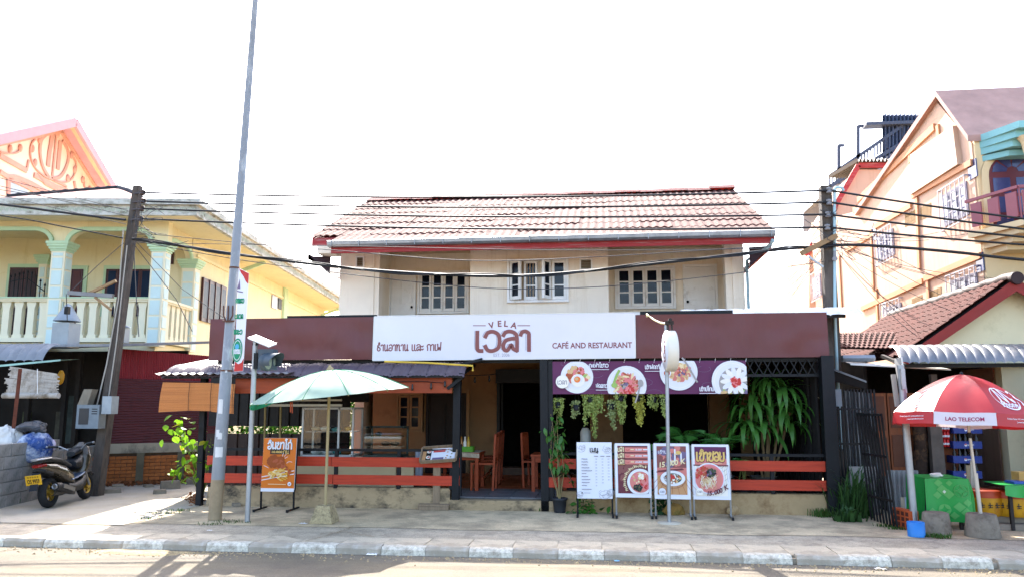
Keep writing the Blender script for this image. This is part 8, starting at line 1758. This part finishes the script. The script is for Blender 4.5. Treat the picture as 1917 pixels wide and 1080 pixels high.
b = MB(); a, c = at(1563,728,.2), at(1576,760,.2); b.box(a.x,c.x,.18,.26,c.z,a.z); solo('switch_box', b, mat('grey_switch_box', '#6d7276', .5), 'small grey switch box on the alley side of the right porch post', 'box')
m_wire = mat('black_cable', '#16171a', .55, .1); m_wire2 = mat('grey_wire', '#3a3a3e', .6, .1)
def sagpts(a, c, sag, n=24): return [a.lerp(c, k/n) + Vector((0,0,-sag*4*(k/n)*(1-k/n))) for k in range(n+1)]
def pxpts(pts, Y): return [at(x, y, Y) for x, y in pts]
def spl(P):
    out = []; Q = [P[0]] + P + [P[-1]]
    for i in range(1, len(Q)-2):
        for j in range(6):
            t = j/6; a, b_, c, d = Q[i-1], Q[i], Q[i+1], Q[i+2]; out.append(.5*((2*b_) + (c-a)*t + (2*a-5*b_+4*c-d)*t*t + (3*b_-a-3*c+d)*t**3))
    return out + [P[-1]]
def wire(label, pts, r, name='power_line', mt=None, group=None):
    b = MB(); b.tube(pts, r, 5); c = pts[0]; solo(name, b, mt or m_wire, label, 'cable', group, loc=tuple(c))
ORD = ('topmost','second from top','third from top','lowest')
RE = ((1917,387),(1917,406),(1917,421),(1917,435)); LE = ((0,338),(0,352),(0,362),(0,372))
for k in range(4):
    wire('%s of the four power lines crossing in front of the cafe roof' % ORD[k], sagpts(LY[k], RY[k], (.1,.1,.09,.1)[k]), .0185, group='power lines between the poles')
    e = at(*RE[k], YQ-.12); e = RY[k] + (e-RY[k])*4.5; wire('%s of the four power lines running off to the right edge' % ORD[k], sagpts(RY[k], e, .3), .0185, group='power lines right of the right pole')
th = spl(pxpts(((248,448),(340,461),(460,479),(640,501),(800,513),(940,517),(1063,511),(1262,490),(1400,474),(1480,466),(1548,461)), .8))
wire('thick black cable bundle sagging across the upper windows', th, .026); wire('thinner black cable lashed along the sagging cable bundle', [p+Vector((0,-.03,.035*math.sin(i*.5))) for i, p in enumerate(th)], .012)
wire('thick black cable bundle running right from the right pole', spl(pxpts(((1548,461),(1600,459),(1700,465),(1800,474),(1917,487),(2300,522),(2900,560)), .8)), .026)
wire('thick black cable running left from the leaning pole', spl(pxpts(((-1100,300),(-400,336),(0,383),(100,396),(180,406),(235,412)), .85)), .024)
wire('black cable twisted below the thick cable left of the leaning pole', spl(pxpts(((-1100,300),(-400,350),(0,404),(120,425),(230,446)), .85)), .012)
wire('thin wire sagging highest across the upper windows', spl(pxpts(((255,436),(450,455),(640,470),(880,488),(1100,482),(1300,470),(1545,455)), .85)), .007, mt=m_wire2)
wire('thin wire sagging lowest across the upper windows', spl(pxpts(((255,452),(450,487),(640,512),(800,530),(960,541),(1150,535),(1350,515),(1545,490)), .9)), .007, mt=m_wire2)
wire('thin wire just under the gutter of the cafe roof', spl(pxpts(((255,455),(450,458),(700,462),(1000,468),(1300,468),(1545,462)), 1.0)), .006, mt=m_wire2)
wire('thin wire slanting down from the leaning pole over the yellow balcony', pxpts(((245,450),(330,560),(360,620)), 1.0), .007, mt=m_wire2); wire('thin wire from the leaning pole to the far balcony end', pxpts(((250,448),(340,540),(420,595)), 1.2), .006, mt=m_wire2)
wire('thin wire from the crossarm up to the leaning pole', pxpts(((133,545),(180,500),(232,455)), .9), .007, mt=m_wire2)
wire('thin service wire with a hanging fuse right of the leaning pole', pxpts(((251,470),(254,540),(258,600),(260,630)), .95), .008, mt=m_wire2)
# loose tangles round the two pole heads, beyond counting
RW = random.Random(77)
def tangle(label, cx, cy, sx, sy, n, Y):
    b = MB()
    for k in range(n):
        P = [(cx+RW.gauss(0,sx*.25), cy+RW.gauss(0,sy*.5))]; 
        for j in range(3): P.append((P[-1][0]+RW.gauss(0,sx*.4), P[-1][1]+RW.gauss(0,sy*.3)))
        b.tube(spl(pxpts(P, Y+RW.uniform(-.15,.1))), .005, 4)
    struct('wire_tangle', b, m_wire2, 'stuff', label)
tangle('tangle of loose wires round the head of the leaning pole', 262, 415, 40, 45, 16, .85)
tangle('tangle of loose wires round the head of the right pole', 1570, 430, 40, 45, 12, .8)
b = MB()
for k in range(16):
    a = at(1555+RW.uniform(-8,14), RW.uniform(420,480), .85); e = at(RW.uniform(1640,1917), RW.uniform(430,640), RW.uniform(1.0,2.2)); b.tube(sagpts(a, e, RW.uniform(.02,.2), 10), .0045, 4)
for k in range(7):
    a = at(1545, RW.uniform(400,480), .9); e = at(RW.uniform(1395,1480), RW.uniform(560,600), 2.8); b.tube(sagpts(a, e, .05, 8), .0045, 4)
struct('service_wires', b, m_wire2, 'stuff', 'web of thin service wires fanning from the right pole to the buildings')
b = MB()
for (x0,y0,x1,y1) in ((0,330,240,395),(0,345,240,405),(0,352,238,392),(0,362,236,420)): b.tube(sagpts(at(x1,y1,.9) + (at(x0,y0,.9)-at(x1,y1,.9))*4, at(x1,y1,.9), .05, 24), .006, 4)
struct('left_wires', b, m_wire2, 'stuff', 'thin wires running off left in front of the yellow house roof')
